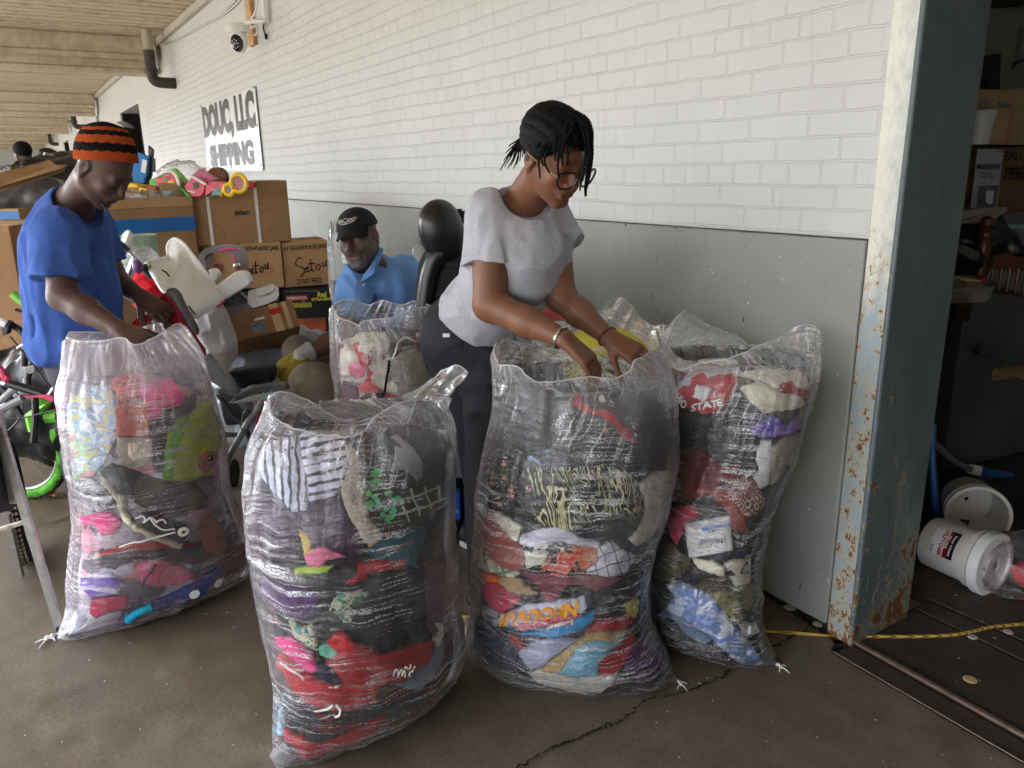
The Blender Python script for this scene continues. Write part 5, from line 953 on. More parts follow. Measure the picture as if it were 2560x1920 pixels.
# ------------------------------------------------------------------ clear sack behind, against the wall
B6 = Sack('clear plastic sack with a yellow cushion, against the wall behind the middle sack',
    [(1330, 780), (1325, 900), (1320, 1100), (1320, 1500)], [(1672, 780), (1680, 900), (1690, 1100), (1690, 1500)],
    [(.004, 2.6, 2.5, .12, 2), (.2, 2.6, 2.5, .16, 2.2), (.5, 2.6, 2.5, .17, 2.2), (.8, 2.6, 2.52, .16, 2.2), (.88, 2.6, 2.54, .15, 2.2)],
    [(*z1('H', 1935, 380), 2.62), (*z1('H', 1880, 340), 2.68), (*z1('H', 1780, 345), 2.74), (*z1('H', 1700, 290), 2.82), (*z1('H', 1620, 180), 2.88), (*z1('H', 1530, 130), 2.9), (*z1('H', 1450, 170), 2.88), (*z1('H', 1380, 230), 2.84), (*z1('H', 1250, 330), 2.8), (*z1('H', 1080, 290), 2.78)],
    [(*z1('H', 900, 300), 2.68), (*z1('H', 880, 430), 2.56), (*z1('H', 1000, 520), 2.46), (*z1('H', 1300, 540), 2.44), (*z1('H', 1500, 500), 2.44), (*z1('H', 1700, 560), 2.44), (*z1('H', 1850, 520), 2.48)],
    .78, seed=6, film='film_clear', fill='black', fold=1.6)
c = P(*z1('H', 1400, 640), 2.6); b = MB(); b.ball(c, .17, .12, .13, 28, axes=[RH, FH, (0, 0, 1)]); o = b.build('yellow_cushion', FB['yellow'], None, True); tag(o, 'round yellow cushion showing between the woman\'s hands', 'cushion')
B6.put('trousers', 'clothing', 'blue grey jeans cloth left of the yellow cushion', 'blackblue', 'H', '800,640 1060,600 1100,760 820,760', puff=.01, lift=.05)
c = P(*z1('H', 1015, 275), 2.66); b = MB(); b.ball(c, .045, .03, .028, 16, axes=[RH, FH, (0, 0, 1)]); o = b.build('plush_toy', FB['salmon'], None, True); tag(o, 'orange topped plush toy peeking out beneath the woman\'s arms', 'plush toy')
MB().ball(c+(0, 0, -.03)-FH*.01, .05, .03, .02, 14, axes=[RH, FH, (0, 0, 1)]).build('face', FB['white'], o, True)
# ================================================================== PEOPLE (one continuous skin surface each, clothes as children)
def v3(*a): return np.array(a, dtype=np.float64)
def sdc(P_, a, b, r1, r2):
    a = np.asarray(a, np.float32); b = np.asarray(b, np.float32); ab = b-a; t = np.clip((P_-a)@ab/max(float(ab@ab), 1e-9), 0, 1); q = P_-a-t[:, None]*ab
    return np.sqrt((q*q).sum(1))-(r1+(r2-r1)*t)
def sde(P_, c, r, ax=None):
    q = P_-np.asarray(c, np.float32)
    if ax is not None: q = q@np.asarray(ax, np.float32).T
    r = np.asarray(r, np.float32); k0 = np.sqrt(((q/r)**2).sum(1)); k1 = np.sqrt(((q/(r*r))**2).sum(1)); return k0*(k0-1)/np.maximum(k1, 1e-6)
def smin(a, b, k):
    h = np.clip(.5+.5*(b-a)/k, 0, 1); return b+(a-b)*h-k*h*(1-h)
def smax(a, b, k): return -smin(-a, -b, k)
def fold_sdf(prims, P_):
    d = None
    for p in prims:
        kind, k = p[0], p[-1]
        q = sdc(P_, *p[1:5]) if kind == 'c' else sde(P_, p[1], p[2], p[3])
        d = q if d is None else (smax(d, -q, abs(k)) if k < 0 else smin(d, q, k))
    return d
def prim_bounds(prims, pad=.03):
    lo, hi = v3(9, 9, 9)*9, -v3(9, 9, 9)*9
    for p in prims:
        if p[-1] < 0: continue
        if p[0] == 'c':
            for c, r in ((p[1], p[3]), (p[2], p[4])): lo = np.minimum(lo, np.asarray(c)-r); hi = np.maximum(hi, np.asarray(c)+r)
        else: m = max(p[2]); lo = np.minimum(lo, np.asarray(p[1])-m); hi = np.maximum(hi, np.asarray(p[1])+m)
    return lo-pad, hi+pad
def surfnet(fn, lo, hi, h):
    lo = np.asarray(lo, np.float64); n = np.ceil((np.asarray(hi)-lo)/h).astype(int)+1; B = 8; nb = -(-n//B); n = nb*B+1
    G_ = np.empty(tuple(n), np.float32)
    bi = np.stack(np.meshgrid(*[np.arange(k) for k in nb], indexing='ij'), -1).reshape(-1, 3)
    cen = (lo+(bi*B+B/2)*h).astype(np.float32); dc = fn(cen); diag = B*h*.5*1.7321*1.25+.028
    loc = np.stack(np.meshgrid(*[np.arange(B+1)]*3, indexing='ij'), -1).reshape(-1, 3)
    for b, d in zip(bi, dc): G_[b[0]*B:b[0]*B+B+1, b[1]*B:b[1]*B+B+1, b[2]*B:b[2]*B+B+1] = d
    act = bi[np.abs(dc) < diag]
    for s in range(0, len(act), 300):
        A = act[s:s+300]; idx = A[:, None, :]*B+loc[None]; p = (lo+idx.reshape(-1, 3)*h).astype(np.float32); d = fn(p)
        i = idx.reshape(-1, 3); G_[i[:, 0], i[:, 1], i[:, 2]] = d
    S = G_ < 0; c = np.zeros(tuple(x-1 for x in S.shape), np.int8)
    for dx in (0, 1):
        for dy in (0, 1):
            for dz in (0, 1): c += S[dx:S.shape[0]-1+dx, dy:S.shape[1]-1+dy, dz:S.shape[2]-1+dz]
    cells = np.argwhere((c > 0) & (c < 8)); ids = -np.ones(c.shape, np.int64); ids[tuple(cells.T)] = np.arange(len(cells))
    acc = np.zeros((len(cells), 3)); cnt = np.zeros(len(cells)); cor = [v3(*q) for q in ((0, 0, 0), (1, 0, 0), (0, 1, 0), (1, 1, 0), (0, 0, 1), (1, 0, 1), (0, 1, 1), (1, 1, 1))]
    val = [G_[tuple((cells+q.astype(int)).T)] for q in cor]
    for i, j in ((0, 1), (2, 3), (4, 5), (6, 7), (0, 2), (1, 3), (4, 6), (5, 7), (0, 4), (1, 5), (2, 6), (3, 7)):
        a, b = val[i], val[j]; m = (a < 0) != (b < 0); t = np.where(m, a/np.where(a-b == 0, 1, a-b), 0); acc[m] += (cor[i]+(cor[j]-cor[i])*t[:, None])[m]; cnt[m] += 1
    V = lo+(cells+acc/np.maximum(cnt, 1)[:, None])*h; F_ = []
    for ax in range(3):
        u, w = [(1, 2), (2, 0), (0, 1)][ax]; sl0 = [slice(1, -1)]*3; sl1 = [slice(1, -1)]*3; sl0[ax] = slice(0, -1); sl1[ax] = slice(1, None)
        a, b = S[tuple(sl0)], S[tuple(sl1)]; e = np.argwhere(a != b); off = np.ones(3, int); off[ax] = 0; g = e+off; flip = a[tuple(e.T)]
        du = np.zeros(3, int); du[u] = 1; dw = np.zeros(3, int); dw[w] = 1
        q = np.stack([ids[tuple((g-du-dw).T)], ids[tuple((g-dw).T)], ids[tuple(g.T)], ids[tuple((g-du).T)]], 1); q[~flip] = q[~flip][:, ::-1]; F_.append(q)
    F_ = np.concatenate(F_); F_ = F_[(F_ >= 0).all(1)]; return V, F_
def sdf_obj(name, fn, bounds, h, mat, parent, colfn=None, relax=1):
    V, F_ = surfnet(fn, bounds[0], bounds[1], h)
    for _ in range(relax):
        s = np.zeros_like(V); c = np.zeros(len(V))
        for i in range(4):
            a, b = F_[:, i], F_[:, (i+1) % 4]; np.add.at(s, a, V[b]); np.add.at(c, a, 1)
        V = V*.5+.5*s/np.maximum(c, 1)[:, None]
    return mk(name, V, F_, mat, parent, col=None if colfn is None else colfn(V))
def skin_mat(name, c, rough=.5):
    t = NT(name); at = t.n('Attribute', attribute_name='Col').outputs['Color']; ob = t.n('TexCoord').outputs['Object']
    n1 = t.noise(ob, 9, 4).outputs['Fac']; n2 = t.noise(ob, 160, 3).outputs['Fac']
    v = t.ramp(n1, [(.3, (.84, .83, .82)), (.7, (1.1, 1.1, 1.1))]); col = t.mix(1.0, at, v, 'MULTIPLY')
    return t.finish(col, rough+.06, 0, .35, t.bump(n2, .3, .003), **{'Subsurface Weight': .08, 'Subsurface Radius': (.012, .005, .003), 'Subsurface Scale': .5})
class Frame:
    def __init__(s, c, yaw, pitch, roll=0.0):     # yaw: 0 faces the camera, + turns towards the right of the picture; pitch + looks down
        y, p, r = math.radians(yaw), math.radians(pitch), math.radians(roll); f0 = -FH*math.cos(y)+RH*math.sin(y)
        s.f = f0*math.cos(p)-v3(0, 0, 1)*math.sin(p); s.u = v3(0, 0, 1)*math.cos(p)+f0*math.sin(p); x = np.cross(s.f, s.u)
        s.u, s.x = s.u*math.cos(r)+x*math.sin(r), x*math.cos(r)-s.u*math.sin(r); s.c = np.asarray(c, float); s.A = np.array([s.x, s.f, s.u])
    def w(s, x, y, z, k=1.0): return s.c+(s.x*x+s.f*y+s.u*z)*k
    def l(s, P_): return (P_-s.c)@s.A.T
def head_prims(F, neck, s=1.0, jaw=1.0, mouth=0.0, beard=0.0, nose=1.0):
    W = lambda x, y, z: F.w(x*s, y*s, z*s); e = lambda c, r, k: ('e', W(*c), [q*s for q in r], F.A, k); c = lambda a, b, r1, r2, k: ('c', W(*a), W(*b), r1*s, r2*s, k)
    p = [e((0, -.012, .038), (.074, .097, .082), 0), e((0, .03, -.03), (.058*jaw, .062, .085), .03)]
    p += [c((.052*jaw, .0, -.05), (.012, .070, -.103), .022, .019, .02), c((-.052*jaw, .0, -.05), (-.012, .070, -.103), .022, .019, .02)]
    p += [c((-.034, .078, .022), (.034, .078, .022), .015, .015, .016), c((-.012, .085, -.048), (.012, .085, -.048), .02, .02, .02)]
    for q in (1, -1): p += [e((.038*q, .066, -.026), (.025, .022, .024), .018)]
    for q in (1, -1): p += [e((.031*q, .104, .001), (.018, .019, .012), -.010)]
    for q in (1, -1): p += [e((.031*q, .077, .001), (.0145, .0135, .0125), .006)]
    p += [c((0, .09, .012), (0, .108*nose, -.03), .008, .0135, .01), e((.0145, .099, -.035), (.0105, .012, .009), .006), e((-.0145, .099, -.035), (.0105, .012, .009), .006)]
    p += [c((-.02, .088, -.058), (.02, .088, -.058), .0072, .0072, .006), c((-.017, .089, -.0725-mouth), (.017, .089, -.0725-mouth), .0085, .0085, .006), c((-.022, .100, -.065-mouth*.5), (.022, .100, -.065-mouth*.5), .003+mouth*.5, .003+mouth*.5, -.003)]
    for q in (1, -1):
        p += [e((.075*q, -.012, -.004), (.010, .021, .034), .006), e((.084*q, -.006, .0), (.006, .011, .019), -.004), e((.078*q, -.006, -.036), (.007, .009, .010), .006)]
    p += [c((0, -.02, -.055), tuple(F.l(np.asarray(neck))/s), .054, .06, .03)]
    return p
def hand_prims(w, d, n, s=1.0, thumb=1, curl=(30, 35, 40, 45), spread=.10, r=1.0, thumb_out=.7):
    d = nrm(d); n = nrm(np.asarray(n)-d*np.dot(n, d)); x = np.cross(d, n)*thumb; p = []; L = .088*s
    for k, o in enumerate((.028, .010, -.009, -.027)): p.append(('c', w+x*o*.55*s, w+d*L+x*o*s+n*.002*s, .0165*s*r, .0115*s*r, .012))
    for k, (o, ln) in enumerate(zip((.032, .0108, -.0108, -.031), (.083, .093, .086, .068))):
        a = w+d*L*.97+x*o*s; dd = nrm(d+x*o*spread*30*.1); th = math.radians(curl[k]); cur = th*.45
        for j, f in enumerate((.45, .31, .24)):
            v = dd*math.cos(cur)-n*math.sin(cur); b = a+v*ln*f*s; rr = (.0086-.0011*j)*s*r; p.append(('c', a, b, rr, rr-.0009*s, .004)); a = b; cur += th*(.62 if j == 0 else .5)
    a = w+d*.022*s+x*.024*s-n*.006*s; v = nrm(d*.75+x*thumb_out-n*.35); b = a+v*.042*s; p.append(('c', a, b, .0145*s*r, .0112*s*r, .012)); v2 = nrm(v+d*.45-n*.25); c_ = b+v2*.032*s; p.append(('c', b, c_, .0108*s*r, .0098*s*r, .005)); p.append(('c', c_, c_+nrm(v2+d*.2-n*.2)*.024*s, .0098*s*r, .0082*s*r, .004))
    return p
def cloth_fn(prims, folds=.004, fq=(9, 9, 4), cuts=(), k=.006, seed=0, creases=(), sleeves=()):
    fq = np.asarray(fq, np.float32)
    def fn(P_):
        d = fold_sdf(prims, P_)
        for a, b_, r1, r2 in sleeves:      # tube from a to b, cut square at b
            n_ = nrm(np.asarray(b_)-np.asarray(a)); e = sdc(P_, a, np.asarray(b_)+n_*.05, r1, r2)-folds*.35*ridge(P_*6+seed); e = smax(e, (P_-np.asarray(b_, np.float32))@np.asarray(n_, np.float32), .004); d = smin(d, e, .02)
        if folds: q = P_*fq+seed*5.3; d = d-folds*(ridge(q+vnoise(P_*3.1+seed)[:, None]*1.6)*.8+ridge(q*2.3+9)*.35)
        for a, b, w, amp in creases: d = d-amp*np.exp(-(sdc(P_, a, b, 0, 0)/w)**2)
        for c in cuts:
            o, nn = c[0], c[1]; dd = (P_-np.asarray(o, np.float32))@np.asarray(nrm(nn), np.float32)
            if len(c) > 2:    # cut only near the place: c[2] radius
                far = np.sqrt(((P_-np.asarray(o, np.float32))**2).sum(1)) > c[2]; dd = np.where(far, -9, dd)
            d = smax(d, dd, k)
        return d
    return fn
def ellr(F, c, r, k): return ('e', c, r, F.A, k)
# ------------------------------------------------------------------ the woman
woman = thing('person', 'woman in a pale grey t-shirt with dark braids and glasses bending over the middle sack', 'person', (*G(1200, 1420)[:2], 0), 'people working among the sacks')
HW = Frame(P(1384, 390, 2.20), 40, 30, 6); BW = Frame(P(1290, 600, 2.40), 52, 18)
nk = P(1300, 520, 2.40); shN, shF = P(1228, 545, 2.34), P(1375, 560, 2.44); elN, elF = P(1226, 762, 2.26), P(1402, 742, 2.36); wrN, wrF = P(1412, 848, 2.10), P(1524, 846, 2.20)
hN = hand_prims(wrN, P(1478, 908, 2.07)-wrN, nrm(v3(0, 0, .8)-FH*.6+RH*.75), 1.0, thumb=-1, curl=(48, 44, 40, 44), spread=.16)
hF = hand_prims(wrF, P(1590, 885, 2.16)-wrF, nrm(v3(0, 0, 1)-FH*.6-RH*.15), .98, thumb=1, curl=(20, 24, 30, 38), spread=.14)
arms = [('c', shN, elN, .062, .050, .03), ('c', elN, (elN+wrN)/2, .049, .043, .02), ('c', (elN+wrN)/2, wrN, .043, .026, .02), ('c', shF, elF, .060, .046, .03), ('c', elF, (elF*.6+wrF*.4), .046, .042, .02), ('c', (elF*.6+wrF*.4), wrF, .042, .025, .02)]
legA = [P(1185, 920, 2.60), P(1205, 1120, 2.70), P(1207, 1335, 2.84)]; legB = [P(1215, 930, 2.52), P(1225, 1200, 2.48), P(1215, 1465, 2.47)]
tors = [ellr(BW, P(1290, 610, 2.42), [.13, .09, .15], .03), ellr(BW, P(1225, 760, 2.52), [.12, .09, .15], .05), ('c', legA[0], legA[1], .08, .05, .03), ('c', legA[1], legA[2], .05, .035, .02), ('c', legB[0], legB[1], .08, .05, .03), ('c', legB[1], legB[2], .05, .035, .02)]
pr = head_prims(HW, nk, .98, jaw=1.06)+tors+arms+hN+hF
SKW = lin((122, 82, 62)); SKWd = lin((92, 54, 40))
def colw(V):
    L = HW.l(V)/.98; c = np.tile(SKW, (len(V), 1)); m = np.exp(-((L[:, 0]/.026)**2+((L[:, 1]-.098)/.02)**2+((L[:, 2]+.066)/.013)**2)*1.2)[:, None]; c = c*(1-m)+np.array(lin((128, 78, 66)))*m
    hair = (L[:, 2]*.8-L[:, 1]*.6 > -.004) & (np.abs(L).max(1) < .13); c[hair] = lin((58, 40, 32))
    br = np.exp(-(((np.abs(L[:, 0])-.033)/.02)**2+((L[:, 1]-.088)/.016)**2+((L[:, 2]-.03)/.005)**2))[:, None]*.7; return c*(1-br)+np.array(lin((30, 20, 18)))*br
sdf_obj('body', lambda q: fold_sdf(pr, q), prim_bounds(pr, .02), .0042, skin_mat('skin_warm', (0, 0, 0), .42), woman, colw)
# shirt
seN, seF = P(1230, 657, 2.32), P(1402, 615, 2.40)
sp = [ellr(BW, P(1298, 600, 2.42), [.155, .105, .15], .04), ellr(BW, P(1262, 690, 2.47), [.155, .125, .15], .06), ellr(BW, P(1215, 775, 2.54), [.160, .135, .13], .06), ('c', shN, shF, .062, .060, .05), 
      ('e', P(1342, 645, 2.37), [.085, .075, .10], BW.A, .09), ('e', P(1318, 665, 2.35), [.08, .07, .10], BW.A, .09), ('c', nk+(0, 0, .0), P(1290, 540, 2.42), .068, .085, .04)]
hemn = nrm(np.cross(P(1345, 835, 2.45)-P(1100, 800, 2.62), P(1240, 885, 2.5)-P(1100, 800, 2.62))); hemn = hemn if hemn[2] < 0 else -hemn
cr = [(P(1245, 880-40, 2.45), P(1130, 760, 2.5), .012, .008), (P(1140, 690, 2.45), P(1250, 730, 2.38), .012, -.007), (P(1135, 720, 2.45), P(1260, 790, 2.4), .01, .007), (P(1150, 740, 2.44), P(1220, 800, 2.4), .009, -.006), (P(1300, 560, 2.25), P(1380, 700, 2.22), .012, -.006), (P(1290, 640, 2.28), P(1350, 760, 2.3), .012, .006), (P(1225, 520, 2.25), P(1200, 640, 2.24), .01, -.005), (P(1260, 560, 2.24), P(1270, 650, 2.25), .012, -.008)]
body_sub = [('c', HW.w(0, -.02, -.055), nk, .058, .068, 0)]
def shirt_fn(q):
    d = cloth_fn(sp, .012, (8, 8, 5), [], .004, 2, cr, [(shN, seN, .074, .088), (shF, seF, .066, .078)])(q)
    d = smax(d, (q-np.asarray(P(1240, 878, 2.5), np.float32))@np.asarray(hemn, np.float32), .006)
    neckc = P(1318, 492, 2.33); d = smax(d, -sde(q, neckc, [.082, .09, .05], HW.A), .006)
    return d
t_ = fabric('heather_grey_jersey', (150, 150, 158), 'heather', (182, 182, 190), sc=7, relief=.3, rough=.9)
def obj_uv(o, sc=10):
    me = o.data; n = len(me.vertices); co = np.empty(n*3, np.float32); me.vertices.foreach_get('co', co); co = co.reshape(-1, 3)*sc
    idx = np.empty(len(me.loops), np.int32); me.loops.foreach_get('vertex_index', idx); l = me.uv_layers.new(name='UVMap'); uv = np.stack([co@RH, co[:, 2]+co@FH*.7], 1)[idx]; l.data.foreach_set('uv', uv.astype(np.float32).ravel()); return o
obj_uv(sdf_obj('t_shirt', shirt_fn, prim_bounds(sp+[('c', shN, seN, .07, .08, 0), ('c', shF, seF, .07, .08, 0)], .02), .0048, t_, woman), 6)
# trousers
tp = [ellr(BW, P(1165, 850, 2.60), [.155, .15, .14], .04), ellr(BW, P(1170, 800, 2.58), [.13, .12, .08], .04), ('c', P(1162, 900, 2.62), legA[1], .105, .076, .05), ('c', legA[1], legA[2]+(0, 0, .03), .076, .062, .03), ('c', P(1225, 905, 2.53), legB[1], .10, .075, .05), ('c', legB[1], legB[2]+(0, 0, .03), .075, .062, .03)]
crt = [(P(1100, 900, 2.45), P(1230, 930, 2.4), .009, -.005), (P(1110, 880, 2.45), P(1200, 870, 2.4), .008, -.004), (P(1190, 890, 2.4), P(1205, 1030, 2.5), .004, -.006), (P(1130, 1020, 2.5), P(1240, 1035, 2.45), .005, -.006), (P(1160, 1100, 2.6), P(1240, 1130, 2.6), .01, .006), (P(1165, 1200, 2.7), P(1235, 1180, 2.7), .01, .006)]
m_tr = fabric('dark_trousers', (36, 35, 40), relief=.3, rough=.75)
obj_uv(sdf_obj('trousers', cloth_fn(tp, .012, (7, 7, 5), [(legA[2], (0, 0, -1)), ] if False else [(legA[2]-(0, 0, .05), (0, 0, -1), .3)], .004, 4, crt), prim_bounds(tp, .02), .006, m_tr, woman), 8)
letters('pocket_tag', '-', P(1107, 843, 2.42), RH, (0, 0, 1), .022, .012, M('label_white', (226, 226, 230), .5), woman, bold=.3)
def shoe(c, d, parent, m, ms, L=.25):
    d = nrm(d); q = [('c', c-d*.07+(0, 0, .045), c+d*.11+(0, 0, .03), .042, .034, 0), ('c', c-d*.06+(0, 0, .05), c-d*.05+(0, 0, .1), .042, .036, .03)]
    o = sdf_obj('shoe', lambda x: smax(fold_sdf(q, x), -(x[:, 2]-.012), .004), prim_bounds(q, .02), .005, m, parent)
    b = MB(); s = np.array([-d[1], d[0], 0]); pl = [c+d*(.115*math.cos(a)+.02)+s*.045*math.sin(a) for a in np.linspace(0, 2*math.pi, 24, endpoint=False)]; b.prism([p+(0, 0, .002-p[2]) for p in pl], (0, 0, .024)); b.build('sole', ms, o, bevel=.004)
m_sh, m_so = M('shoe_black', (34, 36, 40), .6), M('shoe_sole', (200, 200, 196), .6)
shoe(v3(*G(1178, 1362)[:2], 0), nrm(-FH*.3+RH*.3), woman, m_sh, m_so); shoe(v3(*G(1215, 1478)[:2], 0), nrm(-FH*.3-RH*.1), woman, m_sh, m_so)
# hair
m_hair = M('braided_hair', (13, 12, 13), .68, bs=220, bump=.4, spec=.15)
def hair_fn(q):
    L = HW.l(q)/.98; d = sde(L, v3(0, -.018, .044), [.084, .109, .093]); an = np.arctan2(L[:, 0], L[:, 2]+.02); d = d-.0030*np.abs(np.sin(an*15+L[:, 1]*9))-.0008*np.sin(L[:, 1]*500)
    cut = -(L[:, 2]*.8-(L[:, 1])*.6-.004-.008*np.sin(L[:, 0]*60)); return smax(d, cut, .006)*.98
hb_ = (HW.c-.15, HW.c+.15); sdf_obj('hair', hair_fn, hb_, .003, m_hair, woman)
def braid(b, key, s_, r, w=.0048, taper=.5):
    q = [P(*z1(key, a, c), rr) for (a, c), rr in zip(spline2(pts(s_), 7), np.interp(np.linspace(0, 1, 999), np.linspace(0, 1, len(r)), r)[np.linspace(0, 998, (len(pts(s_))-1)*7+1).astype(int)])]
    n = len(q); q2 = spline(q, 2); m = len(q2); rad = [w*(1-(1-taper)*i/m)*(1+.22*math.sin(i*2.1)) for i in range(m)]; b.tube(q2, rad, 6)
b = MB()
for s_, r in (('1210,270 1150,350 1090,480 1065,560 1072,640 1075,690', (2.13, 2.10, 2.09)), ('1260,310 1180,420 1130,490 1110,560 1125,610 1150,650', (2.12, 2.09, 2.08)), ('1260,290 1225,470 1212,600 1218,700', (2.12, 2.08, 2.05)), ('1300,280 1255,400 1245,520 1250,600', (2.12, 2.07, 2.05)), ('1230,290 1200,360 1190,470 1195,560', (2.12, 2.09, 2.07)), ('1330,270 1310,330 1260,420 1225,540', (2.11, 2.07, 2.05)),
              ('1400,220 1460,290 1476,400 1470,520 1440,680', (2.14, 2.12, 2.12)), ('1400,240 1450,330 1462,450 1440,600 1432,740 1428,830', (2.13, 2.10, 2.10)), ('1380,250 1440,340 1452,520 1420,640 1400,720', (2.12, 2.08, 2.08)), ('1410,210 1470,320 1468,470 1452,620 1436,770', (2.15, 2.13, 2.13)), ('1390,260 1430,420 1420,560 1395,700 1380,790', (2.12, 2.08, 2.08)), ('1350,180 1440,240 1478,330 1480,420', (2.15, 2.14, 2.14)), ('1280,260 1270,380 1290,500 1285,590', (2.11, 2.07, 2.04)), ('1240,280 1170,370 1110,470 1085,540 1100,600', (2.13, 2.10, 2.09)), ('1395,230 1458,340 1478,480 1466,620 1448,720', (2.14, 2.12, 2.12)), ('1370,240 1420,380 1445,540 1432,660 1420,780 1425,835', (2.12, 2.08, 2.08)), ('1220,240 1150,300 1080,400 1050,460', (2.14, 2.12, 2.12))): braid(b, 'g', s_, r)
rs = random.Random(3)
for e in ((770, 635), (800, 605), (825, 620), (850, 600), (872, 620), (895, 590), (920, 560), (940, 530), (810, 500), (845, 540), (835, 450), (870, 520), (795, 560), (905, 480), (880, 450), (860, 480), (930, 500), (820, 530)):
    a = (990+rs.uniform(-20, 20), 360+rs.uniform(-40, 40)); mid = (940+rs.uniform(-15, 15)-(960-e[0])*.2, 380+(e[1]-400)*.25+rs.uniform(-10, 10)); r0 = 2.25+rs.uniform(0, .06)
    braid(b, 'g', ' '.join('%f,%f' % q for q in (a, mid, (mid[0]*.35+e[0]*.65+rs.uniform(-8, 8), mid[1]*.35+e[1]*.65), e)), (r0, r0, r0+rs.uniform(-.02, .02)), .0040, .3)
b.build('braids', m_hair, woman, True)
# glasses
m_gl, m_gd = M('glasses_frame', (14, 14, 16), .3, spec=.7), M('gold_temple', (212, 184, 120), .3, metal=.8)
def gframe(cx):
    return [HW.w(cx+.031*a, .119-abs(cx+.031*a)*.2, -.010+.024*c, .98) for a, c in ((-1, .55), (-.55, 1), (.55, 1), (1, .65), (.85, -.35), (.35, -.95), (-.45, -.95), (-.9, -.3))]
b = MB(); 
for cx in (-.038, .038): b.tube(spline(gframe(cx), 4, True)+[spline(gframe(cx), 4, True)[0]], .0030, 6)
b.tube([HW.w(-.009, .112, -.002, .98), HW.w(0, .115, .001, .98), HW.w(.009, .112, -.002, .98)], .002, 6); g_ = b.build('glasses', m_gl, woman, True)
for sgn in (1, -1): MB().tube([HW.w(.066*sgn, .098, .0, .98), HW.w(.080*sgn, .03, .006, .98), HW.w(.082*sgn, -.02, .008, .98)], .0024, 6).build('temple', m_gd, g_, True)
# bracelets
def ring_on(a, b_, t, r, w, m, name, parent, beads=0):
    a, b_ = np.asarray(a), np.asarray(b_); c = a+(b_-a)*t; d = nrm(b_-a); u = nrm(np.cross(d, (0, 0, 1))); v = np.cross(d, u); B_ = MB()
    if beads:
        for i in range(beads): an = 2*math.pi*i/beads; B_.ball(c+(u*math.cos(an)+v*math.sin(an))*r, w, n=8)
    else: B_.tube([c+(u*math.cos(an)+v*math.sin(an))*r for an in np.linspace(0, 2*math.pi, 25)], w, 6)
    return B_.build(name, m, parent, True)
ring_on(elN, wrN, .955, .031, .0042, M('silver', (214, 210, 204), .22, metal=.9), 'silver_cuff', woman); ring_on(elF, wrF, .955, .031, .0036, M('brown_beads', (96, 48, 40), .35), 'bead_bracelet', woman, beads=24)
# ------------------------------------------------------------------ the man in blue
man = thing('person', 'man in a blue t-shirt and orange striped knit cap standing behind the left sack', 'person', (*P(190, 1200, 2.8)[:2], 0), 'people working among the sacks')
HM = Frame(P(256, 420, 2.72), 78, 44, 0); BM = Frame(P(180, 680, 2.80), 80, 8)
nk = P(180, 520, 2.80); s1, s2 = P(150, 585, 2.64), P(225, 560, 2.98); e1, e2 = P(158, 742, 2.56), P(290, 700, 3.02); w1, w2 = P(300, 826, 2.47), P(352, 742, 2.98)
h1_ = hand_prims(w1, P(345, 850, 2.44)-w1, nrm(v3(0, 0, 1)-FH*.5), 1.08, thumb=-1, curl=(50, 52, 55, 58)); h2_ = hand_prims(w2, P(385, 765, 2.96)-w2, nrm(v3(0, 0, 1)-FH*.6), 1.08, thumb=1, curl=(80, 84, 88, 90))
lg = [P(208, 930, 2.78), P(222, 1150, 2.84), P(235, 1330, 2.9), P(262, 930, 2.94), P(285, 1150, 3.0), P(300, 1300, 3.08)]
pr = head_prims(HM, nk, .97, jaw=1.1, nose=1.02)+[ellr(BM, P(178, 660, 2.84), [.11, .08, .15], .04), ellr(BM, P(190, 800, 2.84), [.12, .09, .15], .05), ('c', s1, e1, .058, .046, .03), ('c', e1, (e1*.6+w1*.4), .046, .044, .02), ('c', (e1*.6+w1*.4), w1, .044, .029, .02), ('c', s2, e2, .055, .044, .03), ('c', e2, w2, .043, .029, .02),
      ('c', lg[0], lg[1], .08, .055, .04), ('c', lg[1], lg[2], .055, .04, .02), ('c', lg[3], lg[4], .08, .055, .04), ('c', lg[4], lg[5], .055, .04, .02), ('c', nk, P(178, 600, 2.84), .066, .08, .04)]+h1_+h2_
def colm_(V):
    L = HM.l(V)/.97; c = np.tile(lin((90, 67, 60)), (len(V), 1)); m = np.exp(-((L[:, 0]/.024)**2+((L[:, 1]-.098)/.018)**2+((L[:, 2]+.066)/.012)**2)*1.2)[:, None]; c = c*(1-m)+np.array(lin((84, 54, 54)))*m
    near = (np.abs(L).max(1) < .14); eb = np.exp(-(((np.abs(L[:, 0])-.032)/.018)**2+((L[:, 1]-.088)/.02)**2+((L[:, 2]-.028)/.006)**2))*near; ey = np.exp(-(((np.abs(L[:, 0])-.031)/.013)**2+((L[:, 1]-.09)/.02)**2+((L[:, 2]+.006)/.0028)**2))*near; q_ = np.clip(eb*.8+ey, 0, 1)[:, None]; c = c*(1-q_)+np.array(lin((26, 18, 18)))*q_; hr = ((L[:, 2] > .0) & (L[:, 1] < .02) & near)[:, None]*.35; c = c*(1-hr)+np.array(lin((52, 46, 46)))*hr
    b_ = np.exp(-(((L[:, 1]-.07)/.04)**2+((L[:, 2]+.1)/.03)**2))[:, None]*.4*(1-m)*(np.abs(L).max(1) < .16)[:, None]; return c*(1-b_)+np.array(lin((46, 42, 42)))*b_
sdf_obj('body', lambda q: fold_sdf(pr, q), prim_bounds(pr, .02), .0046, skin_mat('skin_dark', (0, 0, 0), .4), man, colm_)
es1, es2 = P(154, 690, 2.60), P(262, 655, 3.0)
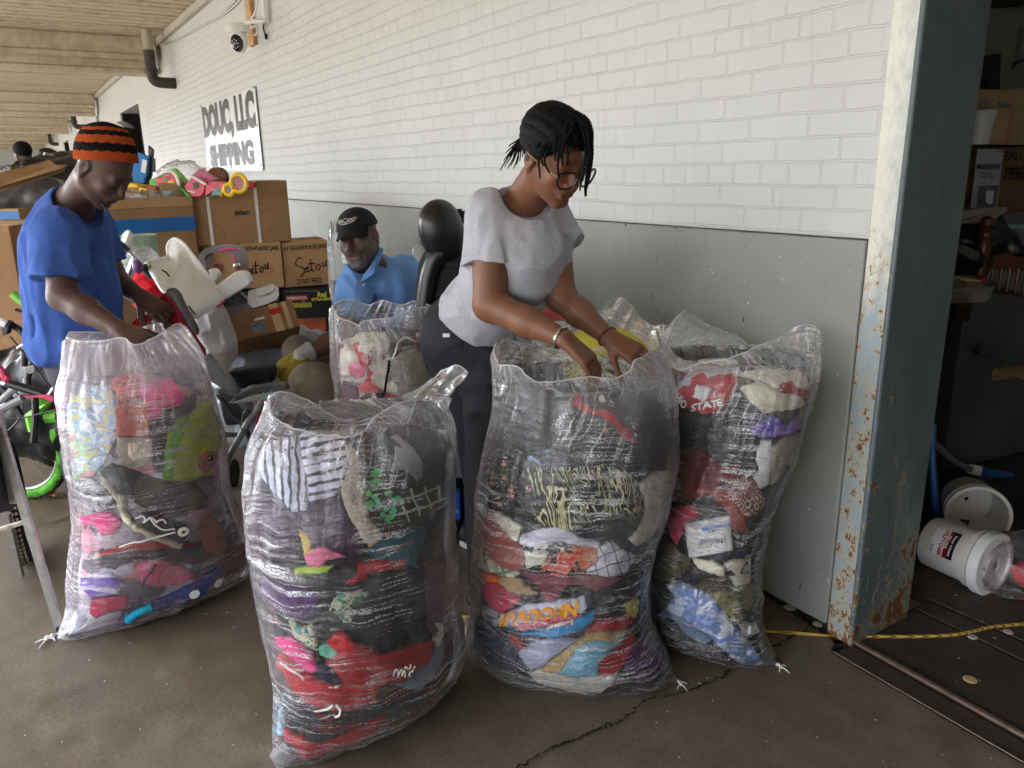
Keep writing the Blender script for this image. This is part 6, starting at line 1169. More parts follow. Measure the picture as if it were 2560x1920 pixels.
sp = [ellr(BM, P(172, 620, 2.82), [.165, .125, .18], .04), ellr(BM, P(188, 740, 2.83), [.165, .145, .17], .07), ellr(BM, P(192, 850, 2.84), [.175, .16, .13], .07), ('c', s1, s2, .07, .065, .05), ('c', nk+(0, 0, -.02), P(170, 580, 2.82), .085, .1, .04)]
cr = [(P(120, 600, 2.6), P(95, 720, 2.6), .012, .009), (P(100, 700, 2.66), P(110, 860, 2.68), .014, .012), (P(85, 640, 2.68), P(90, 840, 2.7), .011, -.012), (P(130, 760, 2.62), P(160, 880, 2.66), .013, .01), (P(215, 600, 2.66), P(190, 700, 2.64), .012, -.01), (P(230, 690, 2.68), P(262, 850, 2.72), .014, .009), (P(170, 575, 2.6), P(175, 612, 2.58), .004, -.006), (P(205, 700, 2.62), P(230, 560, 2.7), .01, -.007)]
base = cloth_fn(sp, .016, (8, 8, 3.2), [], .004, 5, cr, [(s1, es1, .078, .096), (s2, es2, .07, .08)]); hemc = np.asarray(P(180, 908, 2.75), np.float32)
def shirt2(q):
    d = base(q); d = smax(d, (q-hemc)@np.asarray(nrm(v3(0, 0, -1)+RH*.06), np.float32), .006); return smax(d, -sde(q, P(200, 515, 2.76), [.082, .095, .055], HM.A), .006)
obj_uv(sdf_obj('t_shirt', shirt2, prim_bounds(sp+[('c', s1, es1, .09, .09, 0), ('c', s2, es2, .09, .09, 0)], .02), .0052, fabric('blue_jersey', (60, 90, 160), 'plain', relief=.3, rough=.92), man), 6)
tp = [ellr(BM, P(200, 890, 2.84), [.13, .115, .12], .04), ('c', lg[0], lg[1], .1, .085, .04), ('c', lg[1], lg[2], .085, .07, .03), ('c', lg[3], lg[4], .1, .085, .04), ('c', lg[4], lg[5], .085, .07, .03)]
obj_uv(sdf_obj('trousers', cloth_fn(tp, .006, (7, 7, 5), [], .004, 6), prim_bounds(tp, .02), .007, fabric('grey_work_trousers', (62, 62, 70), relief=.3, rough=.8), man), 8)
for q in (lg[2], lg[5]): shoe(v3(q[0], q[1], 0), nrm(RH-FH*.2), man, m_sh, M('sole_dark', (40, 38, 36), .7))
# knit cap
def capm():
    t = NT('striped_knit'); uv = t.n('TexCoord').outputs['UV']; s = t.n('SeparateXYZ', {0: uv}); wv = t.math('SINE', t.math('MULTIPLY', s.outputs['X'], 190)); y = t.math('ADD', s.outputs['Y'], t.math('MULTIPLY', wv, .0012))
    col = t.ramp(t.math('DIVIDE', y, .13), [(0, lin((176, 76, 32)))]+[(p_, c_) for p_, c_ in ((.155, lin((22, 20, 20))), (.30, lin((180, 80, 34))), (.45, lin((22, 20, 20))), (.56, lin((182, 82, 36))), (.66, lin((20, 19, 20))))])
    for nd_ in t.t.nodes:
        if nd_.bl_idname == 'ShaderNodeValToRGB': nd_.color_ramp.interpolation = 'CONSTANT'
    k = t.n('TexWave', {'Vector': t.mapn(uv, (1, 1, 1), (0, 0, .8)), 'Scale': 60.0, 'Distortion': 3.0}).outputs['Fac']; k2 = t.n('TexWave', {'Vector': t.mapn(uv, (1, 1, 1), (0, 0, -.8)), 'Scale': 60.0, 'Distortion': 3.0}).outputs['Fac']
    return t.finish(t.mix(.35, col, t.ramp(t.math('MULTIPLY', k, k2), [(0, .35), (.5, 1.0)]), 'MULTIPLY'), .95, 0, .1, t.bump(t.math('ADD', k, k2), .6, .004))
def knitcap(F, parent, tilt=-38):
    a = math.radians(tilt); u = F.u*math.cos(a)+F.f*math.sin(a); f = F.f*math.cos(a)-F.u*math.sin(a); c = F.w(0, -.004, .036); vs, uv = [], []; n, R_ = 48, 22
    for i in range(R_+1):
        k = i/R_; h = .122*math.sin(k*math.pi/2); rr = math.cos(k*math.pi/2)**.62
        for j in range(n):
            t = 2*math.pi*j/n; w = 1+.012*math.sin(t*5+k*4)+.01*math.sin(t*3-k*7)
            q = c+F.x*math.cos(t)*.085*rr*w+f*math.sin(t)*.107*rr*w+u*(h-.004+.003*math.sin(t*2)); vs.append(q); uv.append((j/n*.6 if j < n/2 else (n-j)/n*.6, .126*k))
    fs = [(i*n+j, i*n+(j+1) % n, (i+1)*n+(j+1) % n, (i+1)*n+j) for i in range(R_) for j in range(n)]; return mk('knit_cap', vs, fs, capm(), parent, uv=uv)
knitcap(HM, man)
MB().tube([P(268, 545, 2.62), P(262, 520, 2.66), P(252, 506, 2.69), P(246, 500, 2.71)], .0025, 6).build('earphone_wire', M('black_metal', (22, 22, 22), .4), man, True)
# ------------------------------------------------------------------ the seated man
sit = thing('person', 'bearded seated man in a sky blue polo shirt, black cap and garden gloves', 'person', (*P(930, 1150, 3.45)[:2], 0), 'people working among the sacks')
HS = Frame(P(897, 594, 3.42), -14, 4, 10); BS = Frame(P(965, 740, 3.52), -20, 22)
nk = P(930, 668, 3.50); s1, s2 = P(890, 706, 3.42), P(1022, 712, 3.60); e1, e2 = P(862, 838, 3.28), P(1045, 860, 3.45); w1, w2 = P(762, 886, 3.16), P(960, 930, 3.2)
kn1, kn2, hp1, hp2 = P(748, 880, 3.40), P(785, 965, 3.05), P(935, 930, 3.6), P(1010, 945, 3.5); an1, an2 = P(760, 1120, 3.42), P(850, 1180, 3.1)
pr = head_prims(HS, nk, 1.02, jaw=1.12, mouth=.006, nose=1.04)+[ellr(BS, P(955, 740, 3.54), [.15, .10, .17], .04), ellr(BS, P(980, 860, 3.6), [.14, .11, .16], .05), ('c', nk, P(950, 705, 3.56), .062, .075, .03), ('c', s1, e1, .058, .046, .03), ('c', e1, (e1*.6+w1*.4), .046, .043, .02), ('c', (e1*.6+w1*.4), w1, .043, .03, .02), ('c', s2, e2, .058, .046, .03), ('c', e2, w2, .045, .03, .02),
      ('c', hp1, kn1, .08, .055, .04), ('c', kn1, an1, .055, .04, .02), ('c', hp2, kn2, .08, .055, .04), ('c', kn2, an2, .055, .04, .02)]+hand_prims(w1, P(716, 925, 3.12)-w1, nrm(v3(0, 0, .8)-FH*.7), 1.0, thumb=1, curl=(60, 64, 66, 70))+hand_prims(w2, -RH*.8-FH*.3-v3(0, 0, .3), nrm(v3(0, 0, 1)-FH*.3), 1.0, thumb=-1, curl=(60, 64, 66, 70))
def cols_(V):
    L = HS.l(V)/1.02; c = np.tile(lin((88, 62, 51)), (len(V), 1)); near = (np.abs(L).max(1) < .15)[:, None]
    lips = np.exp(-((L[:, 0]/.022)**2+((L[:, 1]-.098)/.018)**2+((L[:, 2]+.068)/.012)**2)*1.5)[:, None]*near
    a = np.abs(L[:, 0]); z = L[:, 2]; bd = np.clip((-.050-z+np.clip(a-.03, 0, .03)*1.1)*70+.5, 0, 1)*np.clip((L[:, 1]-.02)*50, 0, 1)*np.clip((.108-L[:, 1])*200, 0, 1); must = np.exp(-((a/.03)**4+((z+.047)/.007)**2))*(L[:, 1] > .07)*.9; bd = np.maximum(bd, must); side = np.clip((a-.048)*90, 0, 1)*((z < .01) & (z > -.09) & (L[:, 1] > .005) & (L[:, 1] < .055)); bd = np.maximum(bd, side*.8); bd = (bd*(z > -.14))[:, None]*near*(1-lips)
    nz = np.clip(vnoise(V*90)[:, None]*.3+.42+1.5*np.exp(-(((L[:, 2]+.105)/.03)**2+(L[:, 0]/.03)**2))[:, None]*.4, 0, 1); beard = np.array(lin((36, 34, 34)))*(1-nz)+np.array(lin((122, 120, 120)))*nz; bd = bd*.85; c = c*(1-bd)+beard*bd; c = c*(1-lips)+np.array(lin((120, 70, 64)))*lips
    br = np.exp(-(((a-.032)/.018)**2+((L[:, 1]-.09)/.016)**2+((L[:, 2]-.026)/.005)**2))[:, None]*near; return c*(1-br)+np.array(lin((34, 28, 28)))*br
base_s = lambda q: fold_sdf(pr, q)
def body_s(q):
    d = base_s(q); L = HS.l(q)/1.02; bm = np.exp(-(((L[:, 1]-.06)/.05)**2+((L[:, 2]+.088)/.04)**2+(L[:, 0]/.06)**2)); return d-bm*(.007+.003*vnoise(q*120))
sdf_obj('body', body_s, prim_bounds(pr, .02), .0046, skin_mat('skin_deep', (0, 0, 0), .42), sit, cols_)
for sgn in (1, -1):
    c = HS.w(.031*sgn*1.02, .079*1.02, .0015); e_ = MB().ball(c, .0125, n=14).build('eye', M('eye_white', (206, 196, 186), .25, spec=.6), sit, True); ax = nrm(HS.f+HS.x*(-.15)+HS.u*.05); MB().lathe(c+ax*.0108, ax, [(0, .0056), (.0014, .0052), (.0022, .003)], 14).build('iris', MATS['black_gloss'], e_, True)
es1 = P(878, 800, 3.32); es2 = P(1040, 810, 3.48)
sp = [ellr(BS, P(962, 735, 3.56), [.175, .12, .17], .04), ellr(BS, P(985, 850, 3.60), [.17, .15, .18], .06), ('c', s1, s2, .068, .072, .05), ('c', P(935, 690, 3.53), P(965, 720, 3.58), .085, .11, .04), ('c', P(1000, 690, 3.66), P(1030, 760, 3.68), .1, .12, .05)]
cr = [(P(950, 760, 3.36), P(935, 850, 3.4), .012, .008), (P(990, 720, 3.42), P(960, 830, 3.4), .012, -.009), (P(1010, 760, 3.42), P(1030, 850, 3.42), .014, .009), (P(900, 690, 3.34), P(906, 760, 3.34), .006, -.004), (P(975, 700, 3.42), P(1010, 740, 3.42), .006, -.006)]
base2 = cloth_fn(sp, .014, (8, 8, 4), [], .004, 8, cr, [(s1, es1, .072, .080), (s2, es2, .076, .084)])
obj_uv(sdf_obj('polo_shirt', lambda q: smax(base2(q), -smin(sde(q, P(908, 655, 3.42), [.058, .07, .045], BS.A), sdc(q, P(903, 660, 3.36), P(908, 700, 3.34), .03, .006), .01), .006), prim_bounds(sp+[('c', s1, es1, .09, .09, 0), ('c', s2, es2, .09, .09, 0)], .02), .0055, fabric('sky_polo', (104, 144, 200), 'plain', relief=.3, rough=.92), sit), 6)
# collar and buttons
def leafm(name, q, th, m, parent): return MB().prism(q, th).build(name, m, parent, bevel=.002)
mcol = MATS['sky_polo']
b = MB()
cl_ = [P(902, 706, 3.33), P(935, 684, 3.33), P(955, 640, 3.40), P(958, 622, 3.48), P(948, 618, 3.50), P(945, 630, 3.43), P(925, 665, 3.37), P(905, 692, 3.35)]
leafm('collar', cl_, FH*.012, mcol, sit); leafm('collar', [P(902, 706, 3.33), P(888, 712, 3.34), P(874, 690, 3.37), P(869, 664, 3.41), P(880, 652, 3.43), P(893, 680, 3.38)], FH*.012, mcol, sit)
for y in (712, 728, 746): MB().lathe(P(909+(y-712)*.05, y, 3.325+(y-712)*.0006), -FH, [(0, .005), (.002, .0048)], 12).build('button', M('button', (214, 220, 226), .3), sit)
tp = [ellr(BS, P(985, 935, 3.6), [.16, .15, .13], .04), ('c', hp1, kn1, .085, .062, .05), ('c', kn1, an1, .062, .055, .03), ('c', hp2, kn2, .105, .088, .05), ('c', kn2, an2, .088, .068, .03)]
crt = [(P(765, 925, 2.98), P(850, 985, 3.05), .014, -.014), (P(780, 1000, 2.98), P(835, 1060, 3.0), .012, .012), (P(820, 950, 3.05), P(840, 1060, 3.0), .012, -.012), (P(740, 940, 3.0), P(800, 1010, 2.98), .012, .010)]
obj_uv(sdf_obj('khaki_trousers', cloth_fn(tp, .011, (7, 7, 6), [], .004, 9, crt), prim_bounds(tp, .02), .0065, fabric('khaki', (108, 98, 86), relief=.3, rough=.85), sit), 8)
for q in (an1, an2): shoe(v3(q[0], q[1], 0), nrm(-RH-FH*.3), sit, m_sh, MATS['sole_dark'])
# baseball cap
def bcap():
    c = HS.w(0, -.004, .036); 
    def fn(q):
        L = HS.l(q)/1.02; d = sde(L, v3(0, -.012, .040), [.086, .104, .088]); d = smax(d, -(L[:, 2]-.040+L[:, 1]*-.02), .004); return d*1.02
    o = sdf_obj('cap', fn, (HS.c-.16, HS.c+.16), .004, M('black_cap_cloth', (20, 20, 22), .85, bs=200), sit)
    vs = []; n = 17; rows = 8
    for i in range(rows):
        k = i/(rows-1)
        for j in range(n):
            a = (j/(n-1)-.5)*2; x = a*.070; y = .078*math.sqrt(max(0, 1-(a*.98)**2))*.9+.018+k*.068*(1-a*a*.72); z = .048-k*.026-a*a*.013*(.3+k)
            vs.append(HS.w(x, y, z, 1.02))
    N_ = len(vs); vs2 = vs+[v-HS.u*.004 for v in vs]; fs = [(i*n+j, i*n+j+1, (i+1)*n+j+1, (i+1)*n+j) for i in range(rows-1) for j in range(n-1)]; fs += [tuple(N_+q for q in f[::-1]) for f in fs]
    e_ = [(rows-1)*n+j for j in range(n)]; fs += [(e_[j], e_[j+1], N_+e_[j+1], N_+e_[j]) for j in range(n-1)]
    mk('bill', vs2, fs, MATS['black_cap_cloth'], o)
    b_ = MB(); m = M('silver_thread', (190, 190, 188), .6)
    def onc(x, z): 
        y = -.012+.104*math.sqrt(max(0, 1-(x/.086)**2-((z-.04)/.088)**2)); return HS.w(x, y+.0035, z, 1.02)
    for q in (((-.045, .085), (-.03, .080), (-.012, .078), (.012, .078), (.03, .080), (.045, .085)), ((-.042, .090), (-.028, .088), (-.012, .088)), ((.042, .090), (.028, .088), (.012, .088)), ((-.038, .078), (-.02, .072), (0, .070), (.02, .072), (.038, .078)), ((-.012, .083), (0, .093), (.012, .083), (0, .074), (-.012, .083)), ((-.03, .084), (-.02, .084), (-.012, .082)), ((.03, .084), (.02, .084), (.012, .082))):
        b_.tube(spline([onc(*p_) for p_ in q], 4), .0016, 5)
    b_.build('wing_emblem', m, o, True)
bcap()
# gloves
gp = hand_prims(w1, P(716, 925, 3.12)-w1, nrm(v3(0, 0, .8)-FH*.7), 1.06, thumb=1, curl=(60, 64, 66, 70), r=1.28)
g_ = sdf_obj('garden_glove', cloth_fn(gp, .002, (40, 40, 40), [], .003, 3), prim_bounds(gp, .02), .004, fabric('mustard_glove', (132, 116, 40), rough=.8), sit); obj_uv(g_, 10)
cd = nrm(w1-e1); cf = [('c', w1-cd*.034, w1+cd*.012, .044, .036, 0)]
g2 = sdf_obj('glove_cuff', cloth_fn(cf, .002, (30, 30, 30), [(w1-cd*.034, -cd)], .003, 3), prim_bounds(cf, .02), .004, fabric('grey_cuff', (150, 148, 146), rough=.8), sit); obj_uv(g2, 10)
gp = hand_prims(w2, -RH*.8-FH*.3-v3(0, 0, .3), nrm(v3(0, 0, 1)-FH*.3), 1.06, thumb=-1, curl=(60, 64, 66, 70), r=1.28); g_ = sdf_obj('garden_glove', cloth_fn(gp, .002, (40, 40, 40), [], .003, 3), prim_bounds(gp, .02), .004, MATS['mustard_glove'], sit); obj_uv(g_, 10)
# seat for the seated man
st = thing('crate_seat', 'upturned plastic crate the bearded man sits on', 'crate', (*P(985, 1000, 3.6)[:2], 0)); q = P(985, 1000, 3.62); b = MB(); z = .42
for i in range(4):
    b.box(q[0]-.2, q[0]+.2, q[1]-.2, q[1]+.2, .02+i*.1, .07+i*.1)
b.box(q[0]-.19, q[0]+.19, q[1]-.19, q[1]+.19, .0, .44); b.build('shell', M('crate_blue', (40, 60, 90), .5), st, bevel=.006)
# ------------------------------------------------------------------ far man
far = thing('person', 'distant person in black with short dark hair beyond the flattened cartons', 'person', (*P(60, 900, 8.6)[:2], 0), 'people working among the sacks')
HF = Frame(P(57, 388, 8.6), -120, 12); nk = P(66, 425, 8.6); b0 = P(68, 520, 8.6); b0[2] = 1.2; fl = v3(b0[0], b0[1], 0)
pr = head_prims(HF, nk, 1.0)+[('c', nk-(0, 0, .06), b0, .10, .12, .06), ('c', nk-(0, 0, .1)+RH*.17, b0+RH*.26, .05, .04, .04), ('c', nk-(0, 0, .1)-RH*.17, b0-RH*.26, .05, .04, .04), ('c', b0+RH*.08, fl+RH*.1, .09, .05, .04), ('c', b0-RH*.08, fl-RH*.1, .09, .05, .04)]
sdf_obj('body', lambda q: fold_sdf(pr, q), prim_bounds(pr, .02), .011, skin_mat('skin_far', (0, 0, 0)), far, lambda V: np.tile(lin((96, 72, 62)), (len(V), 1)))
sp = [('c', nk-(0, 0, .09), b0, .15, .16, 0), ('c', nk-(0, 0, .12)+RH*.16, b0+RH*.26, .075, .065, .04), ('c', nk-(0, 0, .12)-RH*.16, b0-RH*.26, .075, .065, .04)]
sdf_obj('black_shirt', cloth_fn(sp, .006), prim_bounds(sp, .02), .014, M('black_shirt', (24, 24, 28), .9), far); sdf_obj('hair', lambda q: smax(sde(HF.l(q), v3(0, -.02, .05), [.088, .108, .092]), -(HF.l(q)[:, 2]-HF.l(q)[:, 1]*.7-.01), .01), (HF.c-.17, HF.c+.17), .009, m_hair, far)
print('people', time.time()-T0)
# ================================================================== CARTONS
def wallr(x): q = WL(x, 900); return float((q-CAMP)@FH)
mc1, mc2, mc3, mc4 = Mcard('carton_tan', (176, 140, 100)), Mcard('carton_brown', (150, 116, 82)), Mcard('carton_pale', (190, 160, 122)), Mcard('carton_dark', (120, 92, 64))
m_tape = M('clear_tape', (196, 170, 128), .25, spec=.7); m_btape = M('blue_tape', (20, 100, 170), .3, spec=.6); m_strap = M('white_strap', (216, 214, 206), .45); m_bk = M('print_black', (26, 24, 24), .75); m_in = M('carton_shadow', (70, 52, 36), .9)
def carton(name, label, BL, BR, h, depth, mat, group='cardboard cartons piled against the wall', cat='carton', seam=True, up=None, flaps=0.0, fdir=None):
    """BL, BR: lower front corners; up: height vector; depth goes away from the camera"""
    BL, BR = np.asarray(BL, float), np.asarray(BR, float); a = BR-BL; up = v3(0, 0, h) if up is None else nrm(up)*h; d = np.cross(nrm(up), nrm(a)); d = nrm(d if d@FH > 0 else -d)*depth
    t = thing(name, label, cat, BL, group); b = MB(); b.obox(BL, a, d, up); b.build('carton_body', mat, t, bevel=.006)
    f = dict(o=BL, a=nrm(a), w=np.linalg.norm(a), u=nrm(up), h=h, d=nrm(d), dep=depth, t=t)
    if seam:
        b = MB(); e = nrm(a)*.0015; b.obox(BL+up+a*0+d*.495, a, d*.01, nrm(up)*.0015); b.build('flap_seam', m_in, t)
    return f
def onface(f, x, y, off=.0016): return f['o']+f['a']*(x*f['w'])+f['u']*(y*f['h'])-f['d']*off
def ftext(f, name, body, x, y, w, h, bold=.02, mat=None, flip=False, mirror=False):
    a, u = f['a'], f['u']; o = onface(f, x, y)
    if flip: o = onface(f, x+w/f['w'], y+h/f['h']); a, u = -a, -u
    n_ = np.cross(a, u); o2 = letters(name, body, o, a, u, w, h, mat or m_bk, f['t'], bold=bold, thick=.0008 if n_@f['d'] < 0 else -.0008); return o2
def fpatch(f, name, x0, x1, y0, y1, mat, off=.002, par=None): return MB().obox(onface(f, x0, y0, off), f['a']*(x1-x0)*f['w'], f['u']*(y1-y0)*f['h'], f['d']*(off-.0005)).build(name, mat, par or f['t'])
# stack at the wall: black cases, jar cartons, strapped carton
jr = carton('carton', 'jar carton at the right end of the row, marked DO NOT FREEZE', P(*z1('D', 600, 830), 4.95), P(*z1('D', 990, 795), 5.06), .285, .36, mc1)
ftext(jr, 'lettering', '4-1 GALLON PLASTIC JARS', .04, .80, .92*jr['w'], .035); ftext(jr, 'lettering', 'DO NOT FREEZE', .27, .055, .54*jr['w'], .034)
def scrawl(f, name, pl, r=.0035):
    b = MB()
    for s_ in pl: b.tube(spline([onface(f, x, y, .002) for x, y in s_], 6), r, 5)
    return b.build(name, m_bk, f['t'])
SET = [[(.42, .62), (.36, .66), (.27, .55), (.30, .47), (.42, .42), (.46, .33), (.38, .27), (.36, .22)], [(.44, .36), (.52, .44), (.50, .32), (.60, .36)], [(.60, .60), (.60, .36), (.66, .34)], [(.54, .50), (.70, .50)], [(.74, .46), (.70, .40), (.76, .34), (.80, .44), (.74, .48)], [(.86, .52), (.86, .42), (.92, .44), (.94, .56), (.93, .44), (.97, .44)]]
scrawl(jr, 'marker_writing', SET)
jm = carton('carton', 'jar carton in the middle of the row with a marker scrawl', P(*z1('C', 1345, 1180), 4.85), P(*z1('C', 1700, 1168), 4.93), .285, .36, mc1)
ftext(jm, 'lettering', 'ALLON PLASTIC JARS', .02, .80, .92*jm['w'], .035); scrawl(jm, 'marker_writing', [[(x*.9-.2, y) for x, y in s_] for s_ in SET])
jl = carton('carton', 'jar carton half hidden behind the pink and grey toy arch', P(*z1('C', 950, 1190), 4.78), P(*z1('C', 1335, 1180), 4.85), .285, .36, mc1)
ftext(jl, 'lettering', '4-1 GALLON PLASTIC JARS', .02, .78, .78*jl['w'], .035)
m_case = M('black_case', (20, 19, 20), .5)
bz = jr['o'][2]
def case(x0, x1, label, z, h, r):
    a, b_ = P(x0, 760, r), P(x1, 757, r+.05); a[2] = b_[2] = z; return carton('carton', label, a, b_, h, .36, m_case, 'black printed condiment cases under the jar cartons')
c1 = case(703, 836, 'black printed mayonnaise case under the right jar carton', bz-.30, .295, 4.93)
ftext(c1, 'lettering', 'Real', .70, .80, .16*c1['w'], .035, mat=M('print_yellow', (214, 206, 60), .6)); ftext(c1, 'lettering', 'EXTRA HEAVY', .58, .72, .40*c1['w'], .02, mat=MATS['print_yellow']); ftext(c1, 'lettering', 'onnaise', .12, .58, .45*c1['w'], .045, .05, mat=M('print_olive', (160, 158, 40), .6))
fpatch(c1, 'red_banner', .10, .50, .74, .86, M('print_red', (160, 50, 60), .6)); ftext(c1, 'lettering', 'DOMINATION', .12, .77, .36*c1['w'], .018, mat=M('print_white', (220, 216, 214), .6)).location[2] += 0
fpatch(c1, 'food_picture', .20, .80, .06, .34, M('food_print', (150, 70, 40), .5, var=.7, vs=14)); ftext(c1, 'lettering', '4-1 GALLON PLASTIC JARS', .1, .92, .6*c1['w'], .012, mat=M('print_grey', (130, 130, 130), .6))
case(703, 838, 'black case at the bottom under the mayonnaise case', 0.0, bz-.31, 4.95); case(560, 700, 'black case behind the taped carton', bz-.30, .295, 4.84); case(560, 701, 'black case at the bottom behind the taped carton', 0.0, bz-.31, 4.86)
zt = jr['o'][2]+.29
a, b_ = P(*z1('C', 885, 885), 4.72), P(*z1('C', 1768, 825), 4.98); a[2] = b_[2] = zt+.004
sb = carton('carton', 'large strapped carton lying on the jar cartons, code printed upside down', a, b_, .375, .52, mc2)
ftext(sb, 'lettering', 'U090588', .46, .46, .14*sb['w'], .028, flip=True)
for x in (.205, .665):
    b = MB(); o = onface(sb, x, 0, .003); b.obox(o, sb['a']*.018, sb['u']*.38, sb['d']*.0025); b.obox(o+sb['u']*.376, sb['a']*.018, sb['d']*.52, sb['u']*.003); b.build('strap', m_strap, sb['t'])
# torn side flap with a label on the left end
b = MB(); o = onface(sb, 0, 0, 0); b.prism([o-sb['a']*.10-sb['d']*.05+sb['u']*.02, o-sb['a']*.006, o-sb['a']*.006+sb['u']*.37, o-sb['a']*.125-sb['d']*.06+sb['u']*.375], sb['d']*.005); b.build('end_flap', mc3, sb['t'])
b = MB(); b.prism([o-sb['a']*.09-sb['d']*.052+sb['u']*.05, o-sb['a']*.05-sb['d']*.03+sb['u']*.05, o-sb['a']*.06-sb['d']*.03+sb['u']*.33, o-sb['a']*.11-sb['d']*.06+sb['u']*.33], -sb['d']*.002); b.build('paper_label', M('label_bluewhite', (190, 204, 220), .5), sb['t'])
# big carton with blue tape
a, b_ = P(278, 700, 4.35), P(455, 700, 4.62); 
top = P(290, 523, 4.4)[2]; a[2] = b_[2] = 0.0
bt = carton('carton', 'big open carton edged with blue tape, upside-down date on its side', a, b_+nrm(b_-a)*.12, top, .8, mc2, seam=False)
fpatch(bt, 'blue_tape', -.003, 1.003, .895, .955, m_btape, .003)
w0_ = bt['w']-.12; ftext(bt, 'lettering', 'PT.41/2021', .34*w0_/bt['w'], .68, .62*w0_, .095, .03, flip=True)
b = MB(); o = onface(bt, 0, 1.0, 0); b.obox(o+bt['u']*.001, bt['a']*bt['w'], bt['d']*.006, bt['u']*.055); b.build('raised_flap', mc1, bt['t'])
b = MB(); b.obox(bt['o']-bt['a']*.006+bt['u']*(top*.885), bt['a']*.004, bt['d']*.8, bt['u']*.07*top); b.build('blue_tape', m_btape, bt['t'])
# big brown carton behind the man, carton edge above it
a, b_ = P(-120, 900, 5.2), P(84, 900, 5.2); a[2] = b_[2] = 0
lb = carton('carton', 'tall brown carton behind the man in blue at the left edge', a, b_, P(30, 565, 5.2)[2], .9, mc2, seam=False)
b = MB(); o = onface(lb, 0, 1, 0); b.obox(o+lb['d']*.05, lb['a']*lb['w'], lb['d']*.5, v3(0, 0, .005)); b.build('folded_flap', mc3, lb['t'])
a, b_ = P(-140, 700, 6.4), P(78, 700, 6.4); a[2] = b_[2] = 0; ob = carton('carton', 'open brown carton behind the tall one, blue tape on its corner', a, b_, P(30, 522, 6.4)[2], .8, mc1, seam=False); fpatch(ob, 'blue_tape', .7, 1.0, .92, .985, m_btape)
# grey wrapped bundle, flattened cartons and dark pile behind
def slab(name, label, cat, q, th, mat, group=None, parent=None, bev=0): 
    o = MB().prism(q, th).build(name, mat, parent, bevel=bev)
    return tag(o, label, cat, group) if parent is None else o
def lump(name, label, cat, prims, mat, h=.014, folds=.012, fq=(5, 5, 5), seed=1, uvs=4, group=None):
    o = obj_uv(sdf_obj(name, cloth_fn(prims, folds, fq, [], .004, seed), prim_bounds(prims, .04), h, mat, None), uvs); return tag(o, label, cat, group)
m_gw = M('grey_wrap', (92, 92, 92), .3, spec=.6, var=.3, vs=9)
lump('wrapped_bundle', 'grey plastic wrapped bundle under the flattened cartons at the left', 'bundle', [('c', P(-60, 505, 6.6), P(120, 495, 6.8), .20, .17, 0), ('c', P(-60, 520, 6.9), P(150, 500, 7.1), .2, .17, .1)], m_gw, .025, .02)
slab('flattened_carton', 'upper flattened carton with arrows printed on it', 'carton', [P(*z1('A', *q), r) for q, r in (((-40, 1375), 6.2), ((390, 1262), 7.0), ((440, 1300), 6.8), ((525, 1300), 6.9), ((480, 1330), 6.6), ((0, 1470), 6.0), ((-40, 1475), 6.0))], v3(0, 0, -.006), mc1, 'flattened cartons lying on the pile at the left')
slab('flattened_carton', 'lower flattened carton under the one with arrows', 'carton', [P(*z1('A', *q), r) for q, r in (((-40, 1460), 6.1), ((520, 1312), 6.9), ((500, 1345), 6.6), ((350, 1400), 6.4), ((0, 1510), 5.9), ((-40, 1520), 5.9))], v3(0, 0, -.008), mc2, 'flattened cartons lying on the pile at the left')
fc = bpy.data.objects['flattened_carton']
pA = [P(*z1('A', *q), r) for q, r in (((-40, 1375), 6.2), ((390, 1262), 7.0), ((0, 1470), 6.0))]; ax_ = nrm(pA[1]-pA[0]); ay_ = pA[0]-pA[2]; ay_ = nrm(ay_-ax_*(ay_@ax_)); 
def flat_text(body, k, w, h, off=0.0): 
    o = pA[2]+(pA[1]-pA[0])*k+ay_*off; return letters('lettering', body, o+np.cross(ax_, ay_)*.004*(1 if np.cross(ax_, ay_)[2] > 0 else -1), ax_, ay_, w, h, m_bk, fc, bold=.03)
flat_text('<-<-', .72, .28, .10, .14); flat_text('IAP IB', .42, .2, .05, .18)
pl = MB(); rs = random.Random(9)
m_bkp = M('black_plastic', (20, 20, 22), .35, spec=.6)
lump('tarp_pile', 'heap of black wrapped goods beyond the flattened cartons', 'heap', [('c', P(70, 430, 8.0), P(185, 420, 8.6), .12, .16, 0), ('c', P(100, 470, 8.0), P(190, 455, 8.2), .25, .25, .1), ('c', P(120, 400, 8.6), P(170, 408, 8.6), .10, .07, .05)], m_bkp, .03, .035, (6, 6, 6), 3)
for i, (x0, y0, x1, y1, lab) in enumerate(((110, 385, 165, 398, 'pale tube lying on the black heap, upper one'), (118, 402, 178, 398, 'pale tube lying on the black heap, lower one'))):
    tag(MB().tube([P(x0, y0, 8.2), P(x1, y1, 8.4)], .02, 8).build('tube', M('tube_grey', (170, 172, 170), .4), None, True), lab, 'tube')
